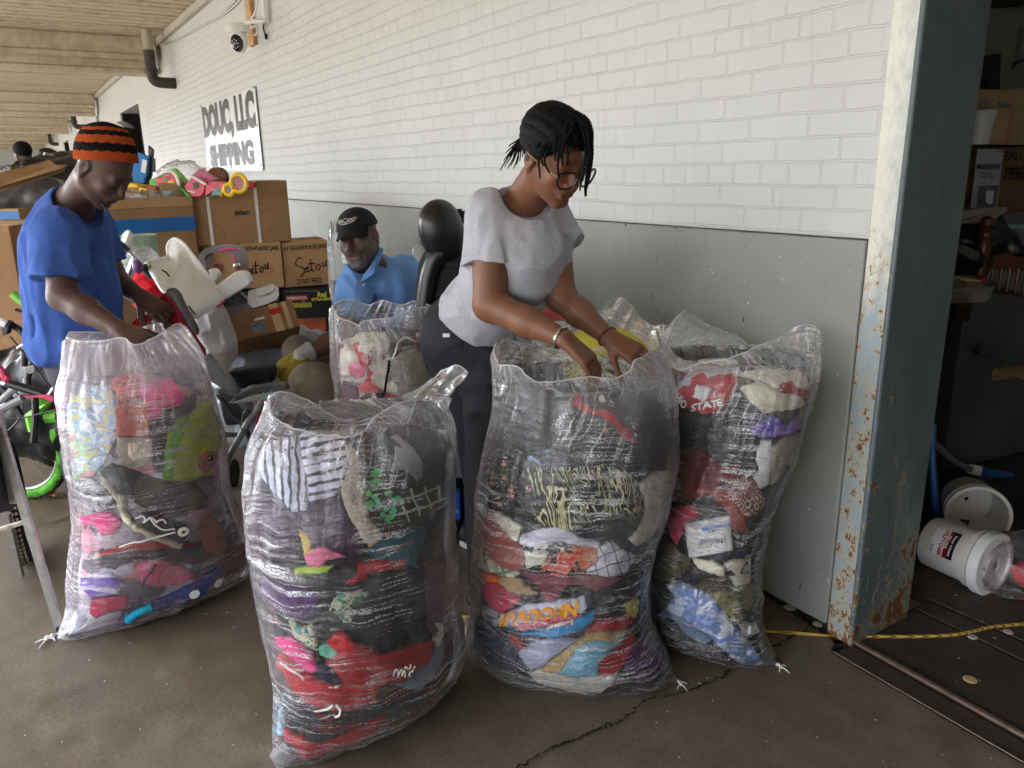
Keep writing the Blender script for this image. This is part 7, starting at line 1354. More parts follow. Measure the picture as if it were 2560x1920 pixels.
# ================================================================== TOYS AND OTHER GOODS
m_red = M('toy_red', (200, 30, 48), .4, spec=.5); m_yel = M('toy_yellow', (240, 196, 40), .4, spec=.5); m_or2 = M('toy_orange', (206, 96, 40), .4, spec=.5); m_blu = M('chair_blue', (36, 120, 184), .5); m_wpl = M('white_plastic', (234, 234, 230), .32, spec=.55, var=.04); m_pk = M('toy_pink', (240, 44, 150), .35, spec=.5); m_gpl = M('grey_plastic', (132, 130, 132), .4, spec=.5); m_grn = M('toy_green', (60, 180, 80), .4)
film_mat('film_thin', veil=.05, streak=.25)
r0 = 4.9
def pp(k, s_, r): return [P(*z1(k, *q), r) for q in pts(s_)]
def wrap(name, label, c, rx, ry, rz, seed, cat='plastic bag'):     # crumpled clear bag
    rs_ = np.random.RandomState(seed); vs, fs, uv = [], [], []; n, k = 36, 18
    for i in range(k+1):
        th = math.pi*i/k
        for j in range(n):
            a = 2*math.pi*j/n; d = v3(math.sin(th)*math.cos(a), math.sin(th)*math.sin(a), math.cos(th)); w = 1+.16*float(ridge((d*3+seed)[None])[0])+.06*float(ridge((d*8+seed)[None])[0])
            vs.append(c+RH*d[0]*rx*w+FH*d[1]*ry*w+v3(0, 0, 1)*d[2]*rz*w); uv.append((j/n*.8, th/3*.5))
    fs = [(i*n+j, (i+1)*n+j, (i+1)*n+(j+1) % n, i*n+(j+1) % n) for i in range(k) for j in range(n)]
    return tag(mk(name, vs, fs, MATS['film_thin'], None, uv=uv), label, cat)
# blue folding chair, lantern
t = thing('folding_chair', 'blue folding chair leaning against the wall behind the man in blue', 'chair', P(318, 520, 5.6)); slab('seat', '', '', pp('C', '430,0 520,40 510,180 480,270 370,250 390,120', 5.4), FH*.03, m_blu, parent=t, bev=.006)
slab('back_panel', '', '', pp('C', '515,-60 560,-20 545,200 520,280 485,260 520,100', 5.45), FH*.03, m_bkp, parent=t, bev=.006); slab('white_label', '', '', pp('C', '470,60 510,75 495,185 455,170', 5.39), FH*.005, M('label_white', (226, 226, 230), .5), parent=t)
t = thing('wire_lantern', 'small wire caged lamp guard standing near the blue folding chair', 'lamp guard', P(*z1('C', 545, 165), 5.5)); b = MB()
for x in np.linspace(515, 578, 6): b.tube([P(*z1('C', x, 62), 5.5), P(*z1('C', x+3, 165), 5.5)], .004, 5)
for y in (62, 115, 165): b.tube([P(*z1('C', 513, y), 5.5), P(*z1('C', 545, y+4), 5.46), P(*z1('C', 580, y), 5.5)], .005, 5)
b.build('cage', m_gpl, t); slab('core', '', '', pp('C', '528,70 566,70 568,160 530,160', 5.52), FH*.02, m_wpl, parent=t)
# yellow toy house
t = thing('toy_house', 'yellow plastic toy house part with an arched opening on the big carton', 'toy', P(*z1('C', 400, 390), 4.7)); slab('wall', '', '', pp('C', '275,335 430,375 432,285 330,262 325,330 290,300', 4.7), FH*.12, m_yel, parent=t, bev=.004)
arc = pp('C', '430,375 500,395 505,320 440,300', 4.66); slab('front', '', '', arc, FH*.03, m_yel, parent=t, bev=.004); slab('doorway', '', '', pp('C', '445,368 490,378 492,345 478,325 458,325 445,342', 4.655), FH*.004, M('toy_dark', (120, 84, 20), .6), parent=t)
for x in range(6): slab('window_slot', '', '', [P(*z1('C', 335+x*15+a, 325+x*4+c), 4.695) for a, c in ((0, 0), (8, 2), (8, 22), (0, 20))], FH*.004, MATS['toy_dark'], parent=t)
slab('orange_toy', 'orange toy panel beside the yellow toy house', 'toy', pp('C', '505,285 585,310 580,345 540,390 505,380', 4.75), FH*.05, m_or2, bev=.004)
# packets: red and green toys in bags
def packet(label, k, s_, r, m, th=.05, name='toy_packet', cat='toy', bits=()): 
    t = thing(name, label, cat, P(*z1(k, *pts(s_)[0]), r)); slab('card', '', '', pp(k, s_, r), FH*th, m, parent=t, bev=.003)
    for q, mm in bits: slab('print', '', '', pp(k, q, r-.006), FH*.005, mm, parent=t)
    return t
m_wh = MATS['label_white']; m_rp = M('packet_red', (206, 60, 76), .35, var=.35, vs=26, spec=.6); m_gp2 = M('packet_green', (120, 200, 90), .35, var=.3, vs=26)
packet('bagged red toy set on a green card with an arched white handle', 'C', '590,215 640,165 720,170 770,230 790,300 640,310 590,290', 4.72, m_rp, bits=(('620,200 700,185 700,200 620,215', m_wh), ('690,250 740,245 745,290 690,290', m_yel), ('640,235 690,225 690,240 640,250', m_grn)))
MB().tube(spline(pp('C', '590,215 640,185 700,165 760,200 790,290', 4.70), 5), .010, 8).build('handle', m_wpl, bpy.data.objects['toy_packet'], True)
packet('bagged green and white toy card standing behind the red toy set', 'C', '680,150 740,140 800,200 850,260 790,270 740,190', 4.85, m_gp2)
packet('green edged toy box tipped beside the red toys', 'C', '780,290 800,300 885,385 860,392', 4.68, m_grn)
packet('pale green bagged toy at the left of the toy heap', 'C', '530,240 585,215 595,290 560,300 530,290', 4.8, m_gp2)
packet('bagged red plastic letters tilted on the toy heap', 'C', '830,300 890,220 1010,280 1000,350 970,388 860,380', 4.7, m_rp, bits=(('900,270 940,260 960,300 920,320', m_bkp), ('860,330 930,345 925,355 858,342', m_wh)))
packet('pink topped packet leaning over the red letters', 'C', '900,200 960,145 1110,235 1020,275', 4.75, M('packet_pink', (190, 90, 120), .3))
MB().tube(pp('C', '890,205 1020,280', 4.68), .008, 8).build('white_edge', m_wpl, bpy.data.objects['toy_packet.005'], True)
packet('red and white packet between the red letters and the sunglasses', 'C', '1020,260 1100,250 1175,260 1165,320 1080,340 1010,385', 4.7, m_rp, bits=(('1090,320 1150,315 1140,370 1060,375', M('packet_teal', (90, 140, 150), .3, var=.5, vs=30)),))
packet('small red box end behind the big sunglasses', 'C', '1375,265 1425,262 1440,305 1380,310', 4.85, m_red)
t = thing('guitar', 'wooden round topped toy guitar back behind the toy heap', 'toy', P(*z1('C', 1110, 240), 5.0)); MB().lathe(P(*z1('C', 1100, 210), 5.0), FH, [(0, .05), (.01, .056), (.04, .056), (.05, .05)], 22).build('wooden_body', M('wood_brown', (140, 90, 50), .5), t, True); MB().lathe(P(*z1('C', 1125, 215), 5.06), FH, [(0, .06), (.03, .06)], 22).build('back', m_bkp, t, True)
# big novelty sunglasses
t = thing('toy_sunglasses', 'oversized yellow toy sunglasses with a red and a blue lens', 'toy', P(*z1('C', 1260, 370), 4.66)); b = MB()
for (cx, cy, rr, ml, nm) in ((1303, 270, 62, M('lens_red', (150, 60, 70), .15, spec=.7), 'red_lens'), (1218, 325, 38, M('lens_blue', (70, 80, 150), .15, spec=.7), 'blue_lens')):
    c = P(*z1('C', cx, cy), 4.66); R_ = rr/3.456/1928*4.75; b.tube([c+RH*math.cos(a)*R_+v3(0, 0, 1)*math.sin(a)*R_*1.12 for a in np.linspace(0, 2*math.pi, 33)], .013, 8)
    MB().lathe(c, FH, [(0, R_*.98), (.004, R_*.98)], 28).build(nm, ml, t, True)
b.tube([P(*z1('C', 1190, 300), 4.66), P(*z1('C', 1160, 340), 4.68), P(*z1('C', 1150, 375), 4.72)], .010, 6); b.tube([P(*z1('C', 1240, 300), 4.65), P(*z1('C', 1252, 310), 4.65)], .014, 6); b.build('frame', m_yel, t, True)
wrap('plastic_bag', 'crumpled clear bags of white goods at the left of the toy heap', P(*z1('C', 330, 430), 4.7), .16, .1, .075, 3); wrap('plastic_bag', 'clear bag rising behind the red letters on the heap', P(*z1('C', 820, 215), 4.95), .14, .05, .09, 5); wrap('plastic_bag', 'clear bag of small goods in front of the red toys', P(*z1('C', 560, 410), 4.68), .13, .08, .05, 8)
lump('goods_pile', 'white and grey small goods filling the top of the big carton', 'goods', [('c', P(*z1('C', 260, 455), 4.85), P(*z1('C', 620, 430), 4.95), .07, .06, 0), ('c', P(*z1('C', 640, 370), 4.9), P(*z1('C', 820, 365), 4.95), .06, .05, .05)], M('white_goods', (186, 180, 180), .35, var=.4, vs=22), .014, .02, (16, 16, 16), 4)
slab('carton', 'small brown carton open under the bagged red toys', 'carton', pp('C', '600,345 640,318 800,298 850,388 660,400', 4.72), FH*.1, mc4)
# taped carton leaning on sacks
tc0, tc1, tu = P(*z1('C', 1215, 1655), 3.45), P(*z1('C', 1835, 1505), 3.60), P(*z1('C', 1145, 1415), 3.52)-P(*z1('C', 1215, 1655), 3.45)
tcb = carton('carton', 'taped carton with red dots tilted on the grey bags', tc0, tc1, np.linalg.norm(tu), .30, mc2, up=tu)
fpatch(tcb, 'clear_tape', .66, .78, -.0, 1.0, m_tape, .002); fpatch(tcb, 'clear_tape', .84, .90, 0, 1.0, m_tape, .002); fpatch(tcb, 'grey_patch', .36, .55, .12, .48, M('grey_blue_tape', (110, 122, 140), .4, spec=.5, var=.3, vs=30)); fpatch(tcb, 'white_tape', .42, .56, .55, .63, m_strap)
for x in (.70, .775): MB().lathe(onface(tcb, x, .72, .003), -tcb['d'], [(0, .018), (.0012, .018)], 18).build('red_dot', m_red, tcb['t'])
# grey and white bags on the floor
m_bag = M('thin_white_bag', (196, 192, 192), .35, spec=.5, bump=.6, bs=22); m_gb = M('translucent_grey_bag', (128, 134, 142), .28, spec=.6, bump=.6, bs=16, var=.25)
lump('trash_bag', 'pleated white plastic bag with an orange tie below the white tub', 'bag', [('e', P(*z1('C', 1060, 1530), 3.4), [.075, .085, .14], np.eye(3), 0), ('c', P(*z1('C', 1060, 1480), 3.4), P(*z1('C', 1110, 1650), 3.4), .07, .075, .04), ('c', P(*z1('E', 1860, 550), 3.4), P(*z1('E', 1890, 790), 3.34), .075, .04, .04)], m_bag, .009, .022, (22, 22, 3), 5)
MB().tube(spline(pp('E', '1810,670 1860,740 1900,790 1940,800 1900,740', 3.36), 5), .009, 6, flat=.5).build('orange_tie', M('orange_tie', (236, 96, 40), .4), bpy.data.objects['trash_bag'], True)
lump('grey_bag', 'large grey translucent bag slumped under the taped carton', 'bag', [('e', P(690, 925, 3.82), [.24, .2, .14], np.eye(3), 0), ('e', P(770, 880, 3.95), [.10, .12, .12], np.eye(3), .08), ('e', P(620, 930, 3.7), [.16, .16, .12], np.eye(3), .1), ('e', P(660, 1020, 3.8), [.3, .25, .2], np.eye(3), .1)], m_gb, .015, .03, (8, 8, 8), 6)
wrap('plastic_sheet', 'crinkled clear plastic hanging beside the seated man', P(*z1('D', 1060, 730), 4.25), .05, .05, .27, 12)
wrap('plastic_sheet', 'crinkled clear plastic pushed behind the car seat', P(*z1('D', 1790, 720), 4.0), .07, .05, .16, 14)
# white tub (baby bath) and the pink grey toy vanity
def tub():
    t = thing('baby_bath', 'large white plastic baby bath tipped on its side over the stroller', 'baby bath', P(*z1('C', 800, 1200), 3.35)); m = m_wpl
    A = [P(*z1('C', a, c), r) for a, c, r in ((530, 950, 3.42), (600, 935, 3.45), (690, 905, 3.55), (690, 820, 3.6), (720, 770, 3.62), (760, 755, 3.62), (830, 800, 3.6), (900, 890, 3.56), (960, 970, 3.5), (1010, 1040, 3.46), (1090, 1150, 3.42), (1170, 1270, 3.4))]
    B_ = [P(*z1('C', a, c), r) for a, c, r in ((520, 985, 3.36), (560, 1050, 3.25), (600, 1110, 3.18), (640, 1180, 3.14), (680, 1220, 3.12), (720, 1260, 3.1), (760, 1310, 3.1), (800, 1350, 3.1), (840, 1380, 3.1), (880, 1400, 3.12), (910, 1415, 3.14), (945, 1420, 3.18))]
    A, B_ = spline(A, 4), spline(B_, 4); n = len(A); K = 16; vs = []
    for i in range(n):
        for j in range(K+1):
            k = j/K; p = A[i]*(1-k)+B_[i]*k; dep = math.sin(math.pi*k)*.11*math.sin(math.pi*min(1, .15+i/n*.9)); vs.append(p+FH*dep-RH*dep*.2)
    fs = [(i*(K+1)+j, i*(K+1)+j+1, (i+1)*(K+1)+j+1, (i+1)*(K+1)+j) for i in range(n-1) for j in range(K)]
    o = mk('shell', vs, fs, m, t); s_ = o.modifiers.new('thick', 'SOLIDIFY'); s_.thickness = .006; s_.offset = 1
    b = MB(); b.tube(A, .010, 8); b.tube(B_, .011, 8); b.tube([A[0]*(1-k)+B_[0]*k-RH*.01*math.sin(math.pi*k) for k in np.linspace(0, 1, 6)], .010, 8); b.tube([vs[(n-1)*(K+1)+j] for j in range(K+1)], .009, 8); b.build('rim', m, t, True)
    b = MB()
    for q in ('535,975 545,1010 565,1040', '640,1020 680,1045 710,1090', '870,1330 900,1370 925,1405'): b.tube(spline(pp('C', q, 3.12 if q[0] == '8' else 3.3), 4), .0035, 6)
    b.build('slots', m_bkp, t, True)
tub()
def tray():
    t = thing('bath_insert', 'white plastic seat insert lying open beside the baby bath', 'baby seat', P(*z1('C', 1300, 1250), 3.3))
    slab('wing', '', '', pp('C', '1100,1165 1270,1035 1340,1035 1370,1055 1405,1120 1395,1145 1180,1280 1150,1230', 3.3), FH*.05, m_wpl, parent=t, bev=.012)
    slab('tray', '', '', pp('C', '1380,1190 1600,1125 1650,1165 1630,1215 1540,1255 1420,1290 1370,1250', 3.32), v3(0, 0, -.035), m_wpl, parent=t, bev=.01); slab('tray_hollow_shade', '', '', pp('C', '1430,1200 1590,1150 1615,1170 1600,1200 1480,1240', 3.31), v3(0, 0, -.002)+FH*.002, M('tray_shade', (200, 198, 190), .4), parent=t)  # flat darker slab paints the shade of the tray's hollow
    slab('cup', '', '', pp('C', '1030,1015 1090,1010 1125,1050 1125,1090 1080,1140 1050,1100', 3.42), FH*.05, m_wpl, parent=t, bev=.015)
tray()
t = thing('toy_vanity', 'grey and pink toy vanity arch with a silver knob', 'toy', P(*z1('C', 1170, 1060), 3.75)); ar = spline(pp('C', '1035,1000 1010,920 1040,860 1130,832 1240,830 1300,860 1330,930 1340,1000', 3.75), 6); b = MB()
for i in range(len(ar)-1): b.bar(ar[i], ar[i+1]+(ar[i+1]-ar[i])*.1, .028, .09, up=FH)
b.build('grey_arch', m_gpl, t); slab('pink_post', '', '', pp('C', '1235,855 1280,850 1330,1020 1270,1035', 3.72), FH*.06, m_pk, parent=t, bev=.006); MB().ball(P(*z1('C', 1288, 980), 3.70), .020).build('knob', M('silver', (214, 210, 204), .22, metal=.9), t, True)
slab('pink_bar', '', '', pp('C', '1130,845 1280,828 1285,842 1135,865', 3.70), FH*.03, m_pk, parent=t, bev=.004); slab('picture', '', '', pp('C', '1085,965 1165,965 1175,1060 1110,1070', 3.78), FH*.01, M('photo_print', (170, 110, 100), .4, var=.5, vs=30), parent=t)
slab('toy_keyboard', 'flat grey and pink toy console with a black panel on the taped carton', 'toy', pp('C', '990,1375 1150,1330 1290,1300 1420,1295 1425,1312 1300,1360 1100,1392', 3.4), v3(0, 0, -.02), m_gpl, bev=.004); tk = bpy.data.objects['toy_keyboard']
slab('black_panel', '', '', pp('C', '1110,1310 1240,1205 1320,1215 1370,1270 1360,1310 1150,1345', 3.40), FH*.02, M('glitter_black', (22, 20, 28), .25, spec=.7), parent=tk); slab('pink_edge', '', '', pp('C', '1040,1355 1130,1300 1170,1290 1160,1320 1060,1362', 3.36), FH*.02, m_pk, parent=tk)
# watering can, scooter handle
t = thing('watering_can', 'pale green watering can in front of the big carton', 'watering can', P(*z1('C', 450, 1000), 4.0)); m = M('sage_plastic', (150, 176, 152), .4, spec=.5); c = P(*z1('C', 450, 1010), 4.0)
MB().lathe(c, (0, 0, 1), [(0, .098), (.06, .102), (.16, .102), (.168, .104), (.172, .098), (.165, .09)], 28).build('tank', m, t, True); MB().tube(spline(pp('C', '470,930 455,850 430,790 415,775 430,800 440,860', 3.95), 4), .016, 8).build('handle', m, t, True)
MB().tube(pp('C', '400,880 400,820 385,790', 3.92), .014, 8).build('spout', m, t, True); MB().lathe(P(*z1('C', 385, 790), 3.92), nrm(-RH*.6+v3(0, 0, .5)-FH*.5), [(0, .02), (.03, .05), (.045, .052), (.05, .045)], 20).build('rose', m_wpl, t, True)
t = thing('scooter_handle', 'scooter handlebar with black foam grips beside the man in blue', 'scooter', P(*z1('C', 350, 1120), 3.3)); MB().tube(pp('C', '235,765 345,860', 3.3), .017, 10).build('grip', m_bkp, t, True); MB().tube(pp('C', '475,980 550,1085', 3.3), .017, 10).build('grip', m_bkp, t, True)
MB().tube(pp('C', '345,860 420,930 475,985', 3.3), .010, 10).build('crossbar', M('chrome', (200, 200, 204), .2, metal=.9), t, True); MB().tube(pp('C', '405,925 370,1020 330,1120 290,1250', 3.3), .016, 10).build('stem', MATS['chrome'], t, True); MB().ball(P(*z1('C', 430, 990), 3.26), .028, .022, .03, 12).build('bell', M('purple_bell', (110, 76, 130), .4), t, True)
wrap('plastic_bag', 'crumpled clear bag under the watering can', P(*z1('C', 450, 1060), 3.7), .12, .08, .12, 18)
lump('red_cloth', 'bright red cloth draped behind the stroller hood', 'cloth', [('c', P(*z1('C', 540, 1190), 3.5), P(*z1('C', 600, 1240), 3.45), .09, .08, 0), ('c', P(*z1('C', 520, 1330), 3.4), P(*z1('C', 620, 1180), 3.5), .04, .06, .04)], FB['scarlet'], .008, .014, (12, 12, 12), 3, 8)
# red level held by the man
slab('red_level', 'red metal toy level below the man\'s hand', 'tool', pp('E', '1068,418 1210,310 1260,300 1300,318 1290,360 1110,440', 2.95), FH*.03, m_red, bev=.004)
# ================================================================== STROLLER
t = thing('stroller', 'folding stroller with red seat fabric and grey plastic frame', 'stroller', G(560, 1180)); m_dg = M('stroller_grey', (74, 74, 76), .4, spec=.5); m_alu = M('stroller_tube', (150, 152, 152), .35, metal=.7); m_rf = FB['maroon']; m_rf2 = fabric('stroller_red', (140, 24, 44), rough=.8)
def tubeo(name, k, s_, r, w, m, n=5, par=None, flat=1.0):
    q = pts(s_); rr = np.interp(np.linspace(0, 1, len(q)), np.linspace(0, 1, len(r)), r) if isinstance(r, (tuple, list)) else [r]*len(q)
    return MB().tube(spline([P(*z1(k, *a), b_) for a, b_ in zip(q, rr)], n), w, 10, flat=flat).build(name, m, par or t, True)
tubeo('handle', 'C', '285,1190 330,1230 420,1280 500,1320 560,1370 600,1440', (3.15, 3.05), .021, m_bkp); tubeo('handle_joint', 'C', '550,1360 600,1420 640,1480 680,1560', (3.05, 3.0), .030, M('stroller_midgrey', (100, 100, 102), .4)); tubeo('handle_grip', 'C', '290,1130 380,1180 470,1230 550,1290', (3.25, 3.2), .018, m_bkp)
hood = pp('C', '640,1210 700,1180 760,1190 800,1260 860,1340 930,1450 980,1540 990,1600 960,1640', 2.98); hood2 = pp('C', '660,1330 700,1420 760,1540 830,1600 900,1700 960,1800 1010,1900', 2.92)
slab('canopy_fabric', '', '', pp('C', '555,1320 640,1215 700,1290 790,1420 870,1550 930,1650 985,1720 1000,1850 930,1780 830,1640 700,1480 640,1400', 3.0), FH*.05, m_rf2, parent=t, bev=.01)
slab('canopy_edge', '', '', pp('C', '655,1200 700,1175 750,1180 790,1230 830,1320 890,1430 930,1500 950,1560 930,1600 880,1540 800,1400 720,1280', 2.95), FH*.03, m_dg, parent=t, bev=.012)
slab('side_arm', '', '', pp('E', '1720,690 1790,640 1850,720 1990,860 2100,1030 2200,1150 2190,1210 2130,1170 1990,1000 1850,900 1810,860', (2.95)), FH*.04, M('stroller_sidegrey', (112, 112, 114), .4, spec=.5), parent=t, bev=.008)
slab('arm_rest', '', '', pp('T', '170,700 330,755 500,680 660,645 830,640 860,700 700,720 500,740 380,800 270,825 340,770 200,770', 2.85), FH*.05, m_dg, parent=t, bev=.008)
slab('arm_inlay', '', '', pp('T', '275,826 400,790 540,745 700,715 850,705 845,755 700,790 560,800 400,825', 2.845), FH*.03, M('stroller_palegrey', (168, 166, 164), .4, spec=.5), parent=t, bev=.006)
letters('brand_lettering', 'Aria', P(*z1('T', 590, 790), 2.84), nrm(RH+v3(0, 0, .22)), nrm(v3(0, 0, 1)-RH*.1), .062, .028, M('mint_ink', (130, 200, 180), .5), t, bold=.02, shear=.4)
tubeo('leg', 'T', '610,800 560,900 490,990 440,1080', (2.85, 2.8), .014, m_alu); tubeo('leg', 'T', '430,1090 370,1200 300,1320 230,1490', (2.8, 2.75), .013, m_alu); tubeo('rear_leg', 'T', '180,730 300,900 400,1000 500,1180', (2.95, 3.0), .012, m_dg)
slab('hinge', '', '', pp('T', '400,1010 410,920 450,880 500,900 540,960 530,1000 440,1130 390,1120', 2.82), FH*.03, m_dg, parent=t, bev=.008); tubeo('cross_tube', 'T', '230,1130 380,1135 430,1130', 2.9, .010, m_dg)
slab('seat_fabric', '', '', pp('T', '560,920 620,800 760,790 700,900 660,990 540,1040', 2.95), FH*.04, m_rf2, parent=t, bev=.01); slab('bumper', '', '', pp('T', '250,520 480,480 680,470 720,520 700,640 500,650 400,700 330,640', 3.05), FH*.08, M('bumper_black', (20, 20, 22), .7), parent=t, bev=.02)
slab('basket', '', '', pp('T', '190,800 380,960 390,1040 250,1050 215,950', 3.05), FH*.2, m_bkp, parent=t, bev=.01)
for q in (G(585, 1215), G(640, 1150)):
    w_ = thing('wheel', None, None, q+(0, 0, .07)); w_.parent = t; w_.location = Vector(q+(0, 0, .07))-t.location
    MB().lathe(q+(0, 0, .07)-RH*.012, RH, [(0, .05), (.0, .07), (.024, .07), (.024, .05)], 24).build('tyre', m_bkp, w_, True); MB().lathe(q+(0, 0, .07)-RH*.008, RH, [(0, .05), (.016, .05)], 20).build('rim', m_dg, w_, True)
for q, lab in ((pp('T', '240,1065 330,1062 330,1110 250,1105', 3.0), 'crumpled white paper scrap caught under the stroller, upper one'), (pp('T', '275,1145 350,1142 360,1225 265,1200', 3.0), 'crumpled white paper scrap under the stroller, lower one')): slab('paper_scrap', lab, 'paper', q, FH*.004, M('paper', (200, 200, 196), .8))
# ================================================================== CAR SEAT behind the woman
t = thing('car_seat', 'black van seat with a leather headrest standing against the grey wall', 'seat', (*P(1120, 1100, 3.2)[:2], 0)); m_le = M('black_leather', (26, 27, 29), .32, spec=.55, bs=120); m_sf = fabric('seat_mesh', (40, 40, 44), 'dots', (24, 24, 26), sc=7)
HR = Frame(P(1105, 578, 3.05), 30, -8); q_ = [('e', P(1104, 578, 3.05), [.088, .065, .115], HR.A, 0), ('e', P(1098, 560, 3.03), [.08, .06, .09], HR.A, .03), ('e', P(1116, 600, 3.06), [.075, .055, .08], HR.A, .03)]; sdf_obj('headrest', cloth_fn(q_, 0), prim_bounds(q_, .02), .006, m_le, t)
b = MB(); b.obox(P(1143, 600, 3.1), RH*.022, FH*.03, v3(0, 0, .12)); b.obox(P(1153, 560, 3.1), RH*.02, FH*.03, v3(0, 0, .05)); b.build('headrest_post', M('black_metal', (22, 22, 22), .4), t, bevel=.003)
q_ = [('c', P(1125, 680, 3.15), P(1105, 940, 3.1), .13, .15, 0), ('c', P(1160, 670, 3.2), P(1150, 930, 3.2), .12, .15, .05)]; obj_uv(sdf_obj('backrest', cloth_fn(q_, 0), prim_bounds(q_, .02), .009, m_sf, t), 6)
tubeo('side_bolster', 'D', '1960,530 1900,560 1850,680 1820,830 1800,1000 1790,1200', (3.02, 3.0), .035, m_le)
q_ = [('c', P(1080, 1010, 2.95), P(1150, 1000, 3.2), .12, .12, 0)]; obj_uv(sdf_obj('cushion', cloth_fn(q_, 0), prim_bounds(q_, .02), .01, m_sf, t), 6); b = MB(); q = P(1110, 1100, 3.1); b.box(q[0]-.2, q[0]+.2, q[1]-.2, q[1]+.2, 0, .3); b.build('base', m_bkp, t, bevel=.01)
# ================================================================== BANNER, CAMERA, WIRES
TL, TR, BR_, BL_ = WL(504, 260, .02), WL(636, 215, .02), WL(657, 426, .02), WL(520, 426, .02)
def m_vinyl():
    t_ = NT('glossy_vinyl'); g_ = t_.n('TexCoord').outputs['Object']; return t_.finish(lin((236, 238, 240)), .2, 0, .6, t_.bump(t_.noise(g_, 2.2, 3).outputs['Fac'], .5, .02))
t = thing('vinyl_banner', 'glossy white vinyl shipping banner nailed to the brick wall', 'banner', BL_, None)
b = MB(); b.add([BL_, BR_, TR, TL]+[p_+(0, .006, 0) for p_ in (BL_, BR_, TR, TL)], [(0, 1, 2, 3), (7, 6, 5, 4), (0, 4, 5, 1), (1, 5, 6, 2), (2, 6, 7, 3), (3, 7, 4, 0)]); b.build('sheet', m_vinyl(), t)
m_v = M('banner_black', (10, 9, 9), .35, spec=.22, var=.02); W_ = BR_[0]-BL_[0]; H_ = .74; zb = BL_[2]
letters('lettering', 'DOUC, LLC', (BL_[0]+.05, BL_[1]-.003, zb+.30), (1, 0, 0), (0, 0, 1), W_*.95, .40, m_v, t, bold=.065); letters('lettering', 'SHIPPING', (BL_[0]+.22, BL_[1]-.003, zb+.035), (1, 0, 0), (0, 0, 1), W_*.80, .235, m_v, t, bold=.06)
b = MB()
for x, z in ((BL_[0]+.05, zb+.03), (BL_[0]+1.15, zb+.02), (BR_[0]-.04, zb+.03), (BR_[0]-.04, zb+.38), (BR_[0]-.04, zb+.71), (BL_[0]+.05, zb+.38), (BL_[0]+.05, zb+.71)): b.lathe((x, BL_[1]-.001, z), (0, -1, 0), [(0, .012), (.004, .01)], 10)
b.build('nails', M('nail', (60, 58, 56), .4, metal=.6), t)
t = thing('timber_batten', 'upright timber batten screwed to the wall behind the security camera', 'board', WL(640, 112)); a = WL(638, 112, .02); MB().box(a[0]-.14, a[0]+.02, WY-.04, WY-.002, a[2], 3.28).build('board', M('raw_timber', (190, 150, 106), .7, var=.25, vs=14), t, bevel=.002)
t = thing('security_camera', 'white dome security camera with a black lens face on the batten', 'camera', WL(595, 80, .2)); mw = M('camera_white', (228, 228, 226), .3, spec=.6); c = P(595, 76, 7.6); c = WL(595, 76, .22)
MB().lathe(c+(0, 0, -.02), (0, 0, 1), [(-.0, .075), (.02, .092), (.05, .092), (.07, .08), (.075, .04)], 28).build('cap', mw, t, True); MB().ball(c+(0, 0, -.075), .072, .072, .105, 24).build('dome', mw, t, True)
fd = nrm(v3(.75, -.6, -.35)); MB().ball(c+(0, 0, -.085)+fd*.034, .056, .056, .075, 20).build('lens_face', MATS['black_gloss'], t, True); b = MB(); u_ = nrm(np.cross(fd, (0, 0, 1))); w_ = np.cross(u_, fd)
for i in range(8): b.ball(c+(0, 0, -.085)+fd*.088+u_*.026*math.cos(i*math.pi/4)+w_*.034*math.sin(i*math.pi/4), .006, n=8)
b.build('infrared_leds', M('led_white', (220, 220, 220), .3), t, True); MB().tube(spline([c+(.02, .02, .04), c+(.16, .08, .05), c+(.24, .17, .05)], 5), .018, 8).build('arm', mw, t, True); MB().box(c[0]+.16, c[0]+.24, WY-.055, WY-.041, c[2]+.05, c[2]+.28).build('bracket', mw, t)
MB().tube(spline([WL(645, 0, .05), WL(638, 30, .06), WL(628, 50, .07), WL(630, 70, .08), WL(640, 62, .06), WL(642, 84, .05), WL(636, 88, .06)], 5), .008, 6).build('cable', mw, t, True)
tag(MB().tube(spline([WL(655, -10, .01), WL(656, 30, .012), WL(660, 55, .012), WL(658, 70, .012), WL(665, 90, .012)], 5), .006, 6).build('loose_wire', m_bkp, None, True), 'thin black wire with a plug hanging down the wall right of the security camera', 'wire')
MB().tube([WL(664, 86, .014), WL(666, 97, .014)], .012, 8).build('plug', m_bkp, bpy.data.objects['loose_wire'], True)
for s_, lab in (([(610, -10), (560, 35), (480, 78), (440, 100), (402, 113)], 'grey cable sagging along the top of the wall, upper one'), ([(590, 0), (540, 45), (470, 84), (430, 104), (402, 110)], 'grey cable sagging along the top of the wall, lower one')): tag(MB().tube(spline([WL(a, c, .015) for a, c in s_], 5), .011, 6).build('wall_cable', M('cable_grey', (176, 174, 168), .5), None, True), lab, 'cable')
MB().box(-20.9, -20.75, WY-.06, WY-.002, 2.2, 2.85).build('conduit', M('trim', (186, 180, 168), .6), wall)
